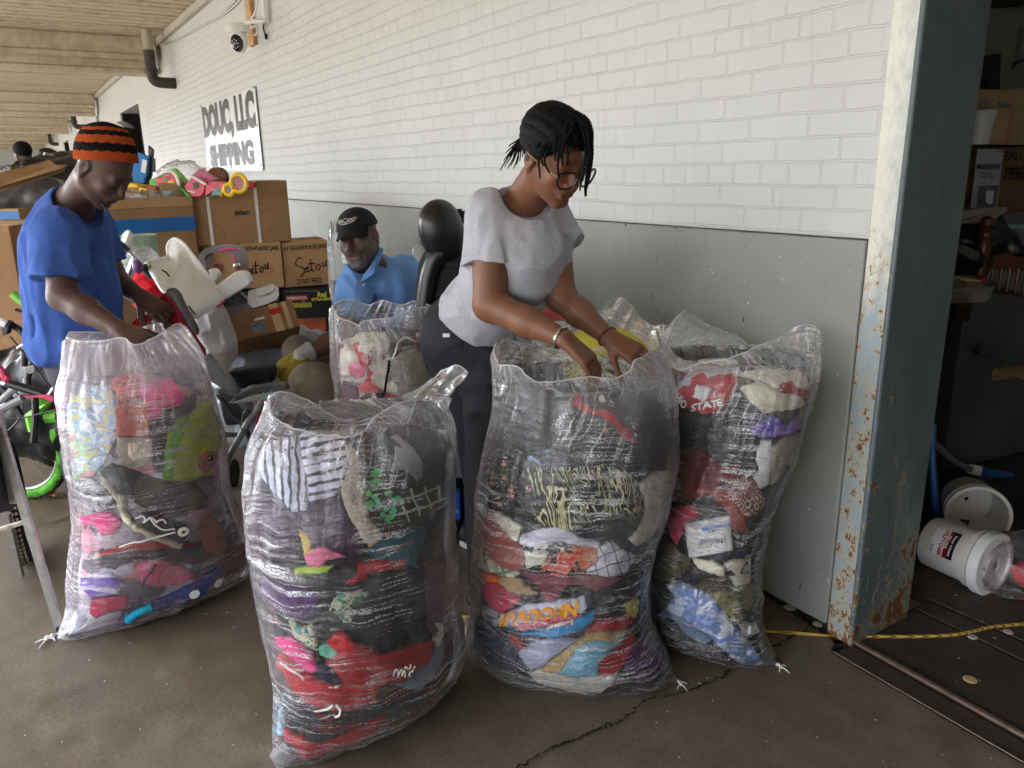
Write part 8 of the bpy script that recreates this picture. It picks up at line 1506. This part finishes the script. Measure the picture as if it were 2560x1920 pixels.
# ================================================================== BICYCLES AND STAND AT THE LEFT
m_tyre = M('tyre_black', (28, 28, 28), .8, bs=160, bump=.5); m_lime = M('lime_paint', (110, 190, 44), .35, spec=.6); m_fr = M('frame_black', (24, 24, 26), .35, spec=.6); m_sp = M('spoke_steel', (150, 150, 150), .35, metal=.8)
def wheel(c, ax, R_, par, tyre=m_tyre, tw=.024, tread=None, spokes=20):
    ax = nrm(ax); u = nrm(np.cross(ax, (0, 0, 1))); w = np.cross(ax, u); t = thing('wheel', None, None, c); t.parent = par; t.location = Vector(c)-par.location; cir = lambda r, o=0: [c+ax*o+(u*math.cos(a)+w*math.sin(a))*r for a in np.linspace(0, 2*math.pi, 41)]
    MB().tube(cir(R_-tw), tw, 12).build('tyre', tyre, t, True)
    if tread is not None:
        b = MB()
        for i in range(72):
            a = 2*math.pi*i/72; e = u*math.cos(a)+w*math.sin(a); tn = -u*math.sin(a)+w*math.cos(a); p_ = c+e*(R_-.004)
            for o in (-.013, 0, .013): b.obox(p_+ax*o-ax*.004-tn*.005-e*abs(o)*.25, ax*.008, tn*.010, e*.008)
        b.build('tread', tread, t)
    MB().tube(cir(R_-tw*2.1), .009, 8).build('rim', m_sp, t, True); b = MB()
    for i in range(spokes):
        a = 2*math.pi*i/spokes; b.tube([c+ax*(.02 if i % 2 else -.02), c+(u*math.cos(a)+w*math.sin(a))*(R_-tw*2.1)], .0013, 4)
    b.tube([c-ax*.04, c+ax*.04], .018, 10); b.build('spokes', m_sp, t, True); return t
bk = thing('bicycle', 'black and lime green bicycle with a green patterned tyre behind the left sack', 'bicycle', G(100, 1240))
c1 = G(70, 1245)+(0, 0, .255); wheel(c1, nrm(RH*.15+FH*.9), .255, bk, M('lime_tyre', (70, 140, 34), .75, var=.7, vs=24), .024, m_tyre)
hb = pp('E', '60,380 120,400 190,450 225,520 215,620 210,740', 3.1)
MB().tube(spline(hb, 5), .014, 10).build('handlebar', m_fr, bk, True); MB().tube(pp('E', '110,120 255,240', 3.35), .018, 10).build('green_grip', m_lime, bk, True); MB().tube(spline(pp('E', '135,255 200,275 250,320', 3.32), 4), .007, 6).build('brake_lever', m_fr, bk, True)
MB().tube(spline(pp('E', '-30,370 0,360 60,385', 3.05), 4), .016, 8).build('silver_grip', m_wpl, bk, True); slab('lever_mount', '', '', pp('E', '0,420 40,350 90,370 60,470 20,480', 3.05), FH*.03, m_fr, parent=bk, bev=.004)
MB().tube(spline(pp('E', '90,490 180,600 280,720 400,880 470,980 520,1050', 3.05), 4), .0035, 6).build('brake_cable', m_fr, bk, True); MB().tube(spline(pp('E', '120,960 190,1020 190,1120 150,1220 70,1300', 3.0), 5), .003, 6).build('gear_cable', m_fr, bk, True); MB().tube(spline(pp('E', '60,1200 200,1190 360,1150 480,1120', 3.1), 5), .003, 6).build('gear_cable', m_fr, bk, True)
MB().tube(pp('E', '330,620 280,690 240,850 250,960', 3.15), .013, 8).build('stem', m_fr, bk, True); slab('clamp', '', '', pp('E', '215,755 300,735 300,800 250,815 215,790', 3.05), FH*.03, m_gpl, parent=bk, bev=.003); MB().tube(spline(pp('E', '150,590 200,560 260,520 300,560', 3.05), 4), .006, 6).build('silver_lever', MATS['chrome'], bk, True)
MB().tube(pp('E', '300,1020 420,1060 350,1120 260,1180 290,1300', 3.2), .022, 8).build('lime_fork', m_lime, bk, True); MB().tube(pp('E', '400,1190 500,1180', 3.2), .026, 8).build('lime_tube', m_lime, bk, True); slab('lime_guard', '', '', pp('E', '430,1300 470,1290 485,1340 450,1410 430,1360', 3.15), FH*.01, m_lime, parent=bk)
MB().tube(pp('E', '300,960 310,1200 290,1400', 3.15), .015, 8).build('fork_leg', m_fr, bk, True); MB().tube(pp('E', '520,880 470,930 430,990', 3.05), .010, 8).build('red_tipped_rod', MATS['chrome'], bk, True)
bk2 = thing('bicycle', 'second bicycle with pink brake levers and a knobbly black tyre at the left edge', 'bicycle', G(30, 1330))
c2 = P(20, 1160, 2.85); c2[2] = .255; wheel(c2, nrm(RH*.85+FH*.5), .255, bk2, m_tyre, .026, M('tread_tan', (150, 138, 116), .8))
MB().tube(pp('E', '-40,880 70,900', 2.8), .012, 8).build('handlebar', MATS['chrome'], bk2, True); MB().tube(pp('E', '60,890 370,985', 2.8), .017, 10).build('foam_grip', m_fr, bk2, True); slab('pink_lever', '', '', pp('E', '175,985 250,1005 380,990 450,1000 475,1030 450,1060 360,1020 230,1020', 2.78), FH*.012, M('lever_pink', (196, 40, 84), .35, spec=.6), parent=bk2, bev=.003)
MB().tube(spline(pp('E', '-30,740 20,790 50,860 70,830', 2.75), 4), .012, 8).build('pink_lever', MATS['lever_pink'], bk2, True); MB().tube(pp('E', '20,1040 100,960 160,920', 2.85), .014, 8).build('frame_tube', m_gpl, bk2, True); MB().tube(pp('E', '-20,1130 120,1060 200,1020', 2.85), .016, 8).build('frame_tube', m_gpl, bk2, True)
MB().tube(pp('E', '-30,900 40,960 180,1170', 2.9), .014, 8).build('frame_tube', m_fr, bk2, True)
tag(MB().tube(spline([P(*z1('F', 410, 425), 2.9)]+[G(*z1('F', a, c))+(0, 0, .006) for a, c in ((470, 440), (560, 470), (640, 500))], 4), .006, 6).build('extension_cord', M('yellow_cord', (196, 166, 70), .6), None, True), 'short yellow extension cord with an orange plug behind the left sack', 'cord')
MB().tube([G(*z1('F', 340, 425))+(0, 0, .02), G(*z1('F', 415, 425))+(0, 0, .02)], .018, 8).build('orange_plug', M('plug_orange', (230, 80, 40), .4), bpy.data.objects['extension_cord'], True)
lump('clutter_pile', 'dark jumble of bicycle parts and bags on the floor behind the left bicycles', 'goods', [('e', P(60, 1010, 3.7), [.3, .25, .25], np.eye(3), 0), ('e', P(170, 1000, 3.6), [.2, .2, .3], np.eye(3), .1)], m_bkp, .02, .05, (7, 7, 7), 11)
# folding stand with grey board
sd = thing('display_stand', 'aluminium folding stand holding a dark grey board at the left edge', 'stand', G(145, 1575)); m_al = M('brushed_alu', (176, 174, 170), .35, metal=.75, var=.2, vs=30)
top = P(-12, 1010, 2.3); ft = G(*z1('F', 462, 1462)); MB().bar(P(*z1('F', 20, -20), 2.32), ft+(0, 0, .01), .026, .016, up=FH).build('front_leg', m_al, sd); MB().box(ft[0]-.016, ft[0]+.016, ft[1]-.012, ft[1]+.012, 0, .02).build('foot', m_bkp, sd, bevel=.003)
ft2 = G(*z1('F', 160, 1050)); MB().bar(P(*z1('F', 50, 560), 2.55), ft2+(0, 0, .005), .024, .016, up=FH).build('rear_leg', m_al, sd); MB().bar(P(*z1('F', -60, 705), 2.4), P(*z1('F', 185, 630), 2.42), .018, .012).build('cross_bar', M('rusty_alu', (170, 160, 146), .5, metal=.4, var=.5, vs=40), sd)
slab('grey_board', '', '', [P(*z1('F', -200, -120), 2.2), P(*z1('F', -6, -60), 2.36), P(*z1('F', 75, 400), 2.38), P(*z1('F', 85, 540), 2.38), P(*z1('F', -200, 610), 2.2)], FH*.012, M('felt_grey', (66, 68, 72), .9, bs=200, bump=.5), parent=sd)
MB().bar(P(*z1('F', -10, -200), 2.33), P(*z1('F', 110, 480), 2.36), .02, .02, up=FH).build('board_edge', m_al, sd)
# ================================================================== RIGHT SIDE STORE
gr = 'goods stacked in the dim store'
def bpt(k, a, c, r): return P(*z1(k, a, c), r)
# pails
def pail(name, label, base, ax, R1, R2, L, lid, seed=0):
    t = thing(name, label, 'bucket', base, 'white plastic buckets lying on their sides'); ax = nrm(ax); m = M('pail_white', (214, 210, 204), .38, spec=.5, var=.06); pr_ = [(0, .01), (0, R1*.9), (.01, R1), (L*.72, R1+(R2-R1)*.75), (L*.72+.004, R2+.006), (L*.74+.008, R2+.006), (L*.75+.008, R2-.001), (L*.82, R2), (L*.82+.004, R2+.008), (L*.85, R2+.008), (L*.855, R2+.001), (L*.93, R2+.002), (L*.935, R2+.010), (L, R2+.010), (L, R2+.002)]
    if not lid: pr_ += [(L*.99, R2-.004), (.02, R1-.004), (.018, .01)]
    MB().lathe(base, ax, pr_, 40, cap=lid).build('shell', m, t, True)
    if lid: MB().lathe(base+ax*L, ax, [(-.028, R2+.012), (-.026, R2+.016), (.004, R2+.015), (.008, R2+.010), (.008, R2-.006), (.001, R2-.012), (.001, .042), (.005, .04), (.005, .034), (.002, .032), (.002, .005)], 40).build('lid', M('lid_white', (226, 226, 226), .35, spec=.55), t, True)
    return t
b0 = G(*z1('Q', 1085, 1165), .1); e0 = G(*z1('Q', 1600, 1365), .108); ax1 = nrm(e0-b0); L1 = float(np.linalg.norm(e0-b0))
pl1 = pail('bucket', 'white bucket with a screw lid and red and black label, lying on its side', b0, ax1, .096, .103, L1, True)
# label wrapped on the pail
def wraplabel(base, ax, R_, h0, h1, a0, a1, mat, name, par, off=.002):
    u = nrm(np.cross(ax, (0, 0, 1))); w = np.cross(u, ax); vs = []; n = 14
    for i in range(n+1):
        a = a0+(a1-a0)*i/n
        for h in (h0, h1): vs.append(base+ax*h+(u*math.cos(a)+w*math.sin(a))*(R_+off))
    return mk(name, vs, [(2*i, 2*i+1, 2*i+3, 2*i+2) for i in range(n)], mat, par, smooth=True)
u_ = nrm(np.cross(ax1, (0, 0, 1))); w_ = np.cross(u_, ax1); toc = nrm(CAMP-(b0+ax1*.15)); am = math.atan2(toc@w_, toc@u_)
sgn = 1
wraplabel(b0, ax1, .100, L1*.24, L1*.46, am-.42, am+.62, M('label_white', (226, 226, 230), .5), 'paper_label', pl1); wraplabel(b0, ax1, .1015, L1*.46, L1*.52, am-.42, am+.62, M('label_red', (150, 20, 40), .4), 'red_band', pl1); wraplabel(b0, ax1, .1025, L1*.52, L1*.62, am-.42, am+.62, M('label_black', (16, 14, 14), .35), 'black_band', pl1)
def curvetext(body, base, ax, R_, h, size, a0, a1, mat, par, bold=.02):
    cu = bpy.data.curves.new('t', 'FONT'); cu.body = body; cu.size = 1; cu.offset = bold; to = bpy.data.objects.new('t', cu); me = bpy.data.meshes.new_from_object(to); bpy.data.objects.remove(to)
    co = np.array([tuple(v.co) for v in me.vertices]); fs = [tuple(p_.vertices) for p_ in me.polygons]; bpy.data.meshes.remove(me); lo, hi = co.min(0), co.max(0); q = (co-lo)/np.maximum(hi-lo, 1e-6); vs = []
    for x, y, _ in q:
        a = a0+(a1-a0)*x; vs.append(base+ax*(h+y*size)+(u_*math.cos(a)+w_*math.sin(a))*(R_+.0045))
    return mk('lettering', vs, fs, mat, par, smooth=False)
m_lr = MATS['label_red']
curvetext('UTILITY CHAIN', b0, ax1, .1005, L1*.38, L1*.065, am+.58, am-.38, m_lr, pl1, .04); curvetext('PRO PAIL', b0, ax1, .102, L1*.47, L1*.04, am+.4, am-.1, MATS['label_white'], pl1, .03); curvetext('Your Chain', b0, ax1, .103, L1*.55, L1*.035, am+.5, am-.3, MATS['label_white'], pl1, .03)
curvetext('||| || ||| |', b0, ax1, .1005, L1*.26, L1*.05, am-.1, am-.38, MATS['ink_black'], pl1, .02)
MB().tube(spline([b0+ax1*L1*.86+u_*.108*math.cos(am+.4)+w_*.108*math.sin(am+.4), bpt('Q', 1420, 1120, 2.58), bpt('Q', 1385, 1040, 2.62), bpt('Q', 1400, 1075, 2.66)], 5), .003, 6).build('wire_handle', MATS['chrome'], pl1, True)
b = MB(); c_ = b0+ax1*(L1+.006); b.bar(c_+w_*.05, c_-w_*.05, .004, .004, up=ax1); b.bar(c_+u_*.012, c_-u_*.012, .02, .003, up=ax1); b.build('lid_mark', m_gpl, pl1)
ax2 = nrm(v3(.55, -.72, .10)); mo = G(*z1('Q', 1480, 960), .118); pl2 = pail('bucket', 'open empty white bucket lying behind the lidded one', mo-ax2*.25, ax2, .098, .112, .25, False)
for i in range(3): MB().tube(spline([mo-ax2*(.06+.035*i)+v3(.02, .05, .098), mo-ax2*(.06+.035*i)+v3(.01, .02, .13), mo-ax2*(.06+.035*i)+v3(0, -.02, .11)], 5), .002, 5).build('wire_handle', MATS['chrome'], pl2, True)
# plastic bag on the floor at the right edge
c = G(*z1('Q', 1820, 1560)); o = wrap('plastic_bag', 'crumpled clear bag with red and dark things at the right edge of the floor', v3(c[0], c[1], .09), .17, .15, .10, 21); MB().ball(v3(c[0]+.03, c[1]+.02, .06), .07, .08, .05, 14).build('red_contents', m_red, o, True); MB().ball(v3(c[0]+.02, c[1]+.06, .12), .05, .06, .035, 12).build('dark_contents', m_bkp, o, True)
# broom handle, brush, slab on its side, table leg
tag(MB().tube([bpt('Q', 1100, 200, 3.05), bpt('Q', 1095, 500, 3.0), bpt('Q', 1130, 940, 2.98)], .016, 10).build('broom_handle', M('blue_enamel', (24, 84, 150), .4, spec=.6), None, True), 'bright blue pole leaning beside the column', 'pole')
t = thing('scrub_brush', 'blue and white scrub brush on a curved grey handle', 'brush', bpt('Q', 1600, 600, 3.6)); MB().tube(spline([bpt('Q', 1120, 360, 3.4), bpt('Q', 1200, 440, 3.45), bpt('Q', 1300, 520, 3.5), bpt('Q', 1420, 575, 3.55)], 5), .015, 10).build('handle', M('pole_grey', (120, 120, 116), .5), t, True); MB().tube([bpt('Q', 1410, 570, 3.55), bpt('Q', 1700, 640, 3.6)], .026, 12, flat=.8).build('white_head', m_wpl, t, True); MB().tube([bpt('Q', 1530, 595, 3.53), bpt('Q', 1740, 640, 3.56)], .025, 12).build('blue_grip', M('brush_blue', (24, 84, 150), .4), t, True)
b = MB(); rs = random.Random(4)
for i in range(70):
    k = rs.random(); p_ = bpt('Q', 1550+k*250, 620+k*50, 3.6); b.tube([p_, p_+v3(rs.uniform(-.03, .05), rs.uniform(-.02, .03), rs.uniform(-.06, -.02))], .0018, 4)
b.build('bristles', M('bristle_blue', (20, 40, 110), .6), t)
m_slab = M('slate_panel', (70, 72, 70), .55, var=.35, vs=4)
tl, tr_, br_, bl_ = bpt('p', 860, 740, 3.55), bpt('p', 1700, 860, 3.9), bpt('p', 1700, 2100, 3.9), bpt('p', 740, 1980, 3.55)
bl_ = v3(tl[0], tl[1], .02); br_ = v3(tr_[0], tr_[1], .02); t = thing('metal_cabinet', 'dark scratched metal cabinet lying in the store, dented near its handle', 'cabinet', bl_, gr); b = MB(); b.prism([bl_, br_, tr_, tl], nrm(FH)*.5); b.build('body', m_slab, t, bevel=.006)
MB().bar(bpt('p', 950, 1235, 3.54), bpt('p', 1080, 1270, 3.60), .02, .05).build('recessed_handle', m_fr, t, bevel=.004); tag(MB().bar(bpt('p', 830, 850, 3.45), v3(*G(*z1('p', 740, 1650))[:2], .01), .06, .06).build('timber_post', M('dark_wood', (58, 40, 28), .7), None, bevel=.004), 'dark brown timber post between the column and the metal cabinet', 'post')
tag(MB().tube([bpt('p', 1080, 1450, 3.4), bpt('p', 1300, 1420, 3.5), bpt('p', 1420, 1500, 3.5)], .03, 8, flat=.4).build('brown_card', mc4, None, True), 'brown cardboard scrap against the metal cabinet', 'card')
# foil tray, turned chair, dark bag, boxes
t = thing('foil_tray', 'aluminium foil roasting tray resting on the metal cabinet', 'tray', bpt('p', 880, 800, 3.4)); m_foil = M('foil', (196, 192, 184), .28, metal=.9, bs=60, bump=.5); A_ = [bpt('p', a, c, r) for a, c, r in ((640, 755, 3.2), (1045, 745, 3.25), (1080, 712, 3.35), (860, 628, 3.6), (640, 622, 3.55))]; B2_ = [q*.92+np.mean(A_, 0)*.08-(0, 0, .055) for q in A_]
b = MB(); n = 5; b.add(A_+B2_, [(i, (i+1) % n, n+(i+1) % n, n+i) for i in range(n)]+[tuple(n+i for i in range(n))]); b.build('tray', m_foil, t); b = MB(); b.tube(A_+[A_[0]], .008, 6); b.build('rolled_rim', m_foil, t, True)
b = MB()
for i in range(16):
    a = A_[0]*(1-i/16)+A_[1]*(i/16); c = B2_[0]*(1-i/16)+B2_[1]*(i/16); b.tube([a-(0, 0, .01), c], .004, 5)
b.build('ribs', m_foil, t, True); MB().ball(bpt('p', 880, 665, 3.42), .05, .02, .006, 12).build('cream_leftover', FB['buff'], t, True); tag(MB().ball(bpt('p', 995, 662, 3.4), .012, n=12).build('bottle_top', m_red, None, True), 'small red cap on the rim of the foil tray', 'cap')
t = thing('spindle_chair', 'dark stained spindle back chair in the store behind the foil tray', 'chair', bpt('p', 1100, 900, 4.0), gr); m_wd = M('stained_wood', (92, 52, 30), .35, spec=.5); c = bpt('p', 960, 640, 4.0)
b = MB(); pr_ = [(0, .022), (.02, .030), (.04, .022), (.10, .030), (.16, .034), (.2, .022), (.215, .034), (.235, .034), (.25, .018), (.275, .036), (.305, .030), (.318, .01)]; b.lathe(bpt('p', 955, 650, 4.0)-(0, 0, .0), (0, 0, 1), pr_, 16); b.build('turned_post', m_wd, t, True)
slab('crest_rail', '', '', [bpt('p', a, c, 4.05) for a, c in ((1030, 480), (1150, 440), (1330, 430), (1330, 590), (1200, 590), (1050, 560))], FH*.03, m_wd, parent=t, bev=.004)
for x in (1060, 1130, 1200, 1270, 1340): MB().tube([bpt('p', x+15, 570, 4.05), bpt('p', x-25, 800, 4.05)], .009, 6).build('spindle', m_wd, t, True)
lump('black_bag', 'glossy black bag heaped behind the column edge', 'bag', [('e', bpt('p', 830, 300, 4.2), [.17, .15, .13], np.eye(3), 0), ('c', bpt('p', 1000, 250, 4.2), bpt('p', 1240, 420, 4.1), .09, .05, .06), ('e', bpt('p', 840, 480, 4.1), [.12, .12, .12], np.eye(3), .06)], m_bkp, .014, .02, (9, 9, 9), 7)
tag(obj_uv(drape_flat('clear_pack', [bpt('p', a, c, 3.9) for a, c in ((765, 370), (860, 385), (965, 440), (945, 490), (890, 495), (765, 420))], m_foil) if False else MB().prism([bpt('p', a, c, 3.9) for a, c in ((765, 370), (860, 385), (965, 440), (945, 490), (890, 495), (765, 420))], FH*.01).build('clear_pack', M('shiny_pack', (90, 86, 82), .15, spec=.9, bs=40, bump=.9), None), 4), 'shiny crinkled packet on the black bag', 'packet')
slab('board', 'curved pale board propped above the black bag', 'board', [bpt('p', a, c, r) for a, c, r in ((700, 100, 4.0), (1180, 55, 4.2), (1190, 85, 4.2), (1060, 180, 4.1), (1000, 190, 4.05), (780, 195, 4.0), (700, 200, 4.0))], v3(0, 0, -.006)+FH*.02, M('pale_board', (150, 144, 130), .5)); slab('blue_edged_board', 'thin board with a pale blue edge in the store', 'board', [bpt('p', a, c, 4.25) for a, c in ((1000, 195), (1500, 205), (1500, 235), (1060, 235))], FH*.2, M('teal_edge', (110, 150, 156), .5))
def sbox(label, k, q, r1, r2, h, depth, mat): 
    (a, c), (e, f_) = q; A, B_ = bpt(k, a, c, r1), bpt(k, e, f_, r2); B_[2] = A[2]; return carton('carton', label, A, B_, h, depth, mat, gr)
zt_ = bpt('O', 1000, 1000, 5.2)[2]; zb_ = bpt('O', 1000, 1460, 5.2)[2]
gb = sbox('carton with a grey toilet label and marker writing in the dark store', 'O', ((930, 1480), (1700, 1480)), 5.2, 5.5, zt_-zb_, .6, mc4)
tb = sbox('plain brown carton on top of the labelled one, left side of the store shelf', 'O', ((1010, 1000), (1285, 1000)), 5.25, 5.35, .34, .5, mc3); tb2 = sbox('second brown carton on top of the labelled one, at the right edge', 'O', ((1290, 1002), (1700, 1002)), 5.3, 5.5, .35, .5, mc3)
m_lg = M('label_grey', (170, 174, 178), .5); 
def opoly(k, s_, r, off=0): return [bpt(k, a, c, r)-FH*off for a, c in pts(s_)]
def osl(name, s_, r, m, par, th=.004): return MB().prism(opoly('O', s_, r), FH*th).build(name, m, par)
osl('label', '1062,1030 1242,1033 1195,1440 1012,1440', 5.16, m_lg, gb['t']); osl('label_band', '1058,1132 1222,1132 1217,1172 1054,1170', 5.155, M('label_midgrey', (120, 126, 132), .5), gb['t']); osl('label_picture', '1072,1285 1208,1280 1190,1435 1055,1437', 5.155, M('label_photo', (110, 106, 104), .5, var=.3, vs=12), gb['t']); osl('toilet_picture', '1120,1320 1175,1315 1165,1400 1150,1415 1120,1400', 5.15, M('label_white', (226, 226, 230), .5), gb['t'])
def otext(body, x0, y0, x1, y1, r, h, par, m=None, bold=.01): a, b_ = bpt('O', x0, y0, r), bpt('O', x1, y1, r); return letters('lettering', body, a, b_-a, (0, 0, 1), np.linalg.norm(b_-a), h, m or m_bk, par, bold=bold, thick=.001)
otext('GLACIER BAY', 1088, 1166, 1215, 1166, 5.148, .026, gb['t'], bold=.02); otext('Pro Series', 1085, 1208, 1160, 1208, 5.148, .018, gb['t']); otext('Single Flush', 1080, 1234, 1176, 1234, 5.148, .018, gb['t']); otext('540 895', 1185, 1052, 1233, 1054, 5.148, .010, gb['t']); osl('logo', '1066,1142 1084,1142 1082,1164 1064,1164', 5.148, m_bk, gb['t'])
otext('BALLO', 1245, 1110, 1420, 1100, 5.14, .055, gb['t']); otext('79860829', 1235, 1250, 1500, 1235, 5.14, .085, gb['t']); otext('4', 1008, 1210, 1030, 1210, 5.15, .05, gb['t']); otext('8', 1012, 1085, 1030, 1085, 5.15, .04, gb['t'])
t = thing('bucket', 'small white lidded tub standing on the labelled carton', 'bucket', bpt('O', 1060, 1000, 5.1)); c = bpt('O', 1062, 1000, 5.12); MB().lathe(c, (0, 0, 1), [(0, .062), (.17, .078), (.174, .084), (.19, .084), (.194, .08)], 26).build('tub', m_wpl, t, True); MB().lathe(c+(0, 0, .194), (0, 0, 1), [(0, .084), (.012, .084), (.014, .076)], 26).build('lid', M('lid_white', (226, 226, 226), .35, spec=.55), t, True)
t = thing('plastic_crate', 'black openwork crate on the top of the store stack', 'crate', bpt('O', 1120, 690, 5.4), gr); b = MB(); A, B_, C_, D_ = [bpt('O', a, c, 5.4) for a, c in ((1050, 690), (1190, 690), (1205, 375), (1075, 405))]
for i in range(4): k = i/3; b.bar(A*(1-k)+B_*k, D_*(1-k)+C_*k, .014, .03)
for k in (0, .12, .3, .55, .8, 1): b.bar(A*(1-k)+D_*k, B_*(1-k)+C_*k, .014, .014)
b.prism([A, B_, (B_*.55+C_*.45), (A*.55+D_*.45)], FH*.02); b.build('crate_frame', m_fr, t)
tag(MB().tube(spline([bpt('O', 1000, 715, 5.25), bpt('O', 1150, 700, 5.3), bpt('O', 1330, 695, 5.4), bpt('O', 1360, 720, 5.4), bpt('O', 1200, 722, 5.3)], 4), .025, 8, flat=.5).build('grey_bundle', m_gb, None, True), 'flat grey bundle lying on the brown cartons', 'bundle')
tag(MB().tube(spline([bpt('O', 1355, 190, 6.2), bpt('O', 1340, 330, 6.2), bpt('O', 1325, 380, 6.2), bpt('O', 1335, 430, 6.2), bpt('O', 1290, 470, 6.2), bpt('O', 1200, 470, 6.2), bpt('O', 1400, 410, 6.2)], 5), .010, 6).build('hanging_wire', m_fr, None, True), 'dark wire hanging down the dim brick wall of the store', 'wire')
tag(MB().tube([bpt('O', 1130, 30, 5.9), bpt('O', 1500, 0, 6.0)], .03, 8).build('conduit', m_fr, None, True), 'dark pipe along the top of the store wall', 'pipe')
# yellow rope along the floor
def mrope():
    t_ = NT('yellow_rope'); g_ = t_.n('TexCoord').outputs['Object']; w = t_.n('TexWave', {'Vector': t_.mapn(g_, (1, 1, 1), (0, .6, .7)), 'Scale': 30.0, 'Distortion': 1.0}).outputs['Fac']; return t_.finish(t_.ramp(w, [(.1, lin((120, 88, 34))), (.4, lin((200, 168, 84)))]), .7, 0, .3, t_.bump(w, .6, .003))
rp_ = [G(*q)+(0, 0, .006) for q in ((1120, 1538), (1160, 1545), (1215, 1550), (1400, 1600), (1600, 1595), (1800, 1578), (1900, 1581), (1990, 1587), (2060, 1592), (2120, 1595), (2200, 1595), (2290, 1595), (2370, 1592), (2420, 1585), (2470, 1573), (2520, 1567), (2600, 1560), (2760, 1550))]
tag(MB().tube(spline(rp_, 6), .0055, 8).build('rope', mrope(), None, True), 'long yellow cord running along the floor past the column', 'cord')
# things on the floor by the woman's feet: dark wrapped heap, blue bag, green bag
lump('film_heap', 'dark heap of film wrapped goods behind the woman\'s trousers', 'goods', [('c', P(1130, 1060, 3.0), P(1125, 1230, 3.05), .10, .12, 0), ('c', P(1090, 1180, 3.15), P(1130, 1290, 3.1), .12, .1, .05)], m_gb, .012, .02, (9, 9, 9), 9)
slab('blue_bag', 'bright blue printed shopping bag on the floor behind the front sack', 'bag', [P(a, c, 2.86) for a, c in ((1112, 1228), (1150, 1232), (1152, 1300), (1120, 1304))], FH*.05, M('bag_blue', (16, 70, 150), .5), bev=.004); bb = bpy.data.objects['blue_bag']; letters('lettering', 'WIPES', P(1124, 1283, 2.85), RH, (0, 0, 1), .035, .014, m_wh, bb)
slab('green_bag', 'green printed bag lying flat on the floor by the woman\'s shoe', 'bag', [G(a, c) for a, c in ((1118, 1340), (1162, 1330), (1166, 1362), (1120, 1366))], v3(0, 0, .012), M('bag_green', (20, 90, 76), .4)); q = G(1128, 1362); letters('lettering', 'VE', q+(0, 0, .013), nrm(G(1160, 1357)-q), nrm(G(1130, 1342)-q), .05, .045, m_wh, bpy.data.objects['green_bag'], bold=.04)
# floor litter
b = MB(); rs = random.Random(12); m_lit = M('litter_white', (190, 184, 172), .8)
for i in range(110):
    x, y = rs.uniform(0, 2560), rs.uniform(1250, 1915)
    if 620 < x < 1130 and y < 1700: continue
    c = G(x, y)
    if c[1] > 2.0 and c[0] < -1.3: continue
    a = rs.uniform(0, 3.14); l, w_ = rs.uniform(.0015, .006), rs.uniform(.0008, .0022); d = v3(math.cos(a), math.sin(a), 0); s_ = v3(-d[1], d[0], 0); b.prism([c+d*l+(0, 0, .004), c+s_*w_+(0, 0, .004), c-d*l+(0, 0, .004), c-s_*w_+(0, 0, .004)], v3(0, 0, .0015))
tag(b.build('floor_litter', m_lit), 'tiny pale crumbs and lint scattered over the concrete floor', 'litter', kind='stuff')
for i, (a, c, w_, lab) in enumerate(((2425, 1701, .02, 'flattened oval tan scrap on the dark slab, right of the rails'), (2432, 1595, .016, 'small cream scrap beside the yellow cord'), (2520, 1582, .016, 'white pointed scrap at the right edge near the rope'), (1975, 1522, .022, 'white plastic sliver in the gap under the grey wall'), (2044, 1563, .018, 'silver ring pull in the gap near the column'))):
    q = G(a, c); o = MB().lathe(q+(0, 0, .003), (0, 0, 1), [(0, w_), (.003, w_*.8)], 14).build('scrap', m_lit if i else FB['tan'], None); o.scale = (1, 1, 1); tag(o, lab, 'scrap')
print('total', time.time()-T0)
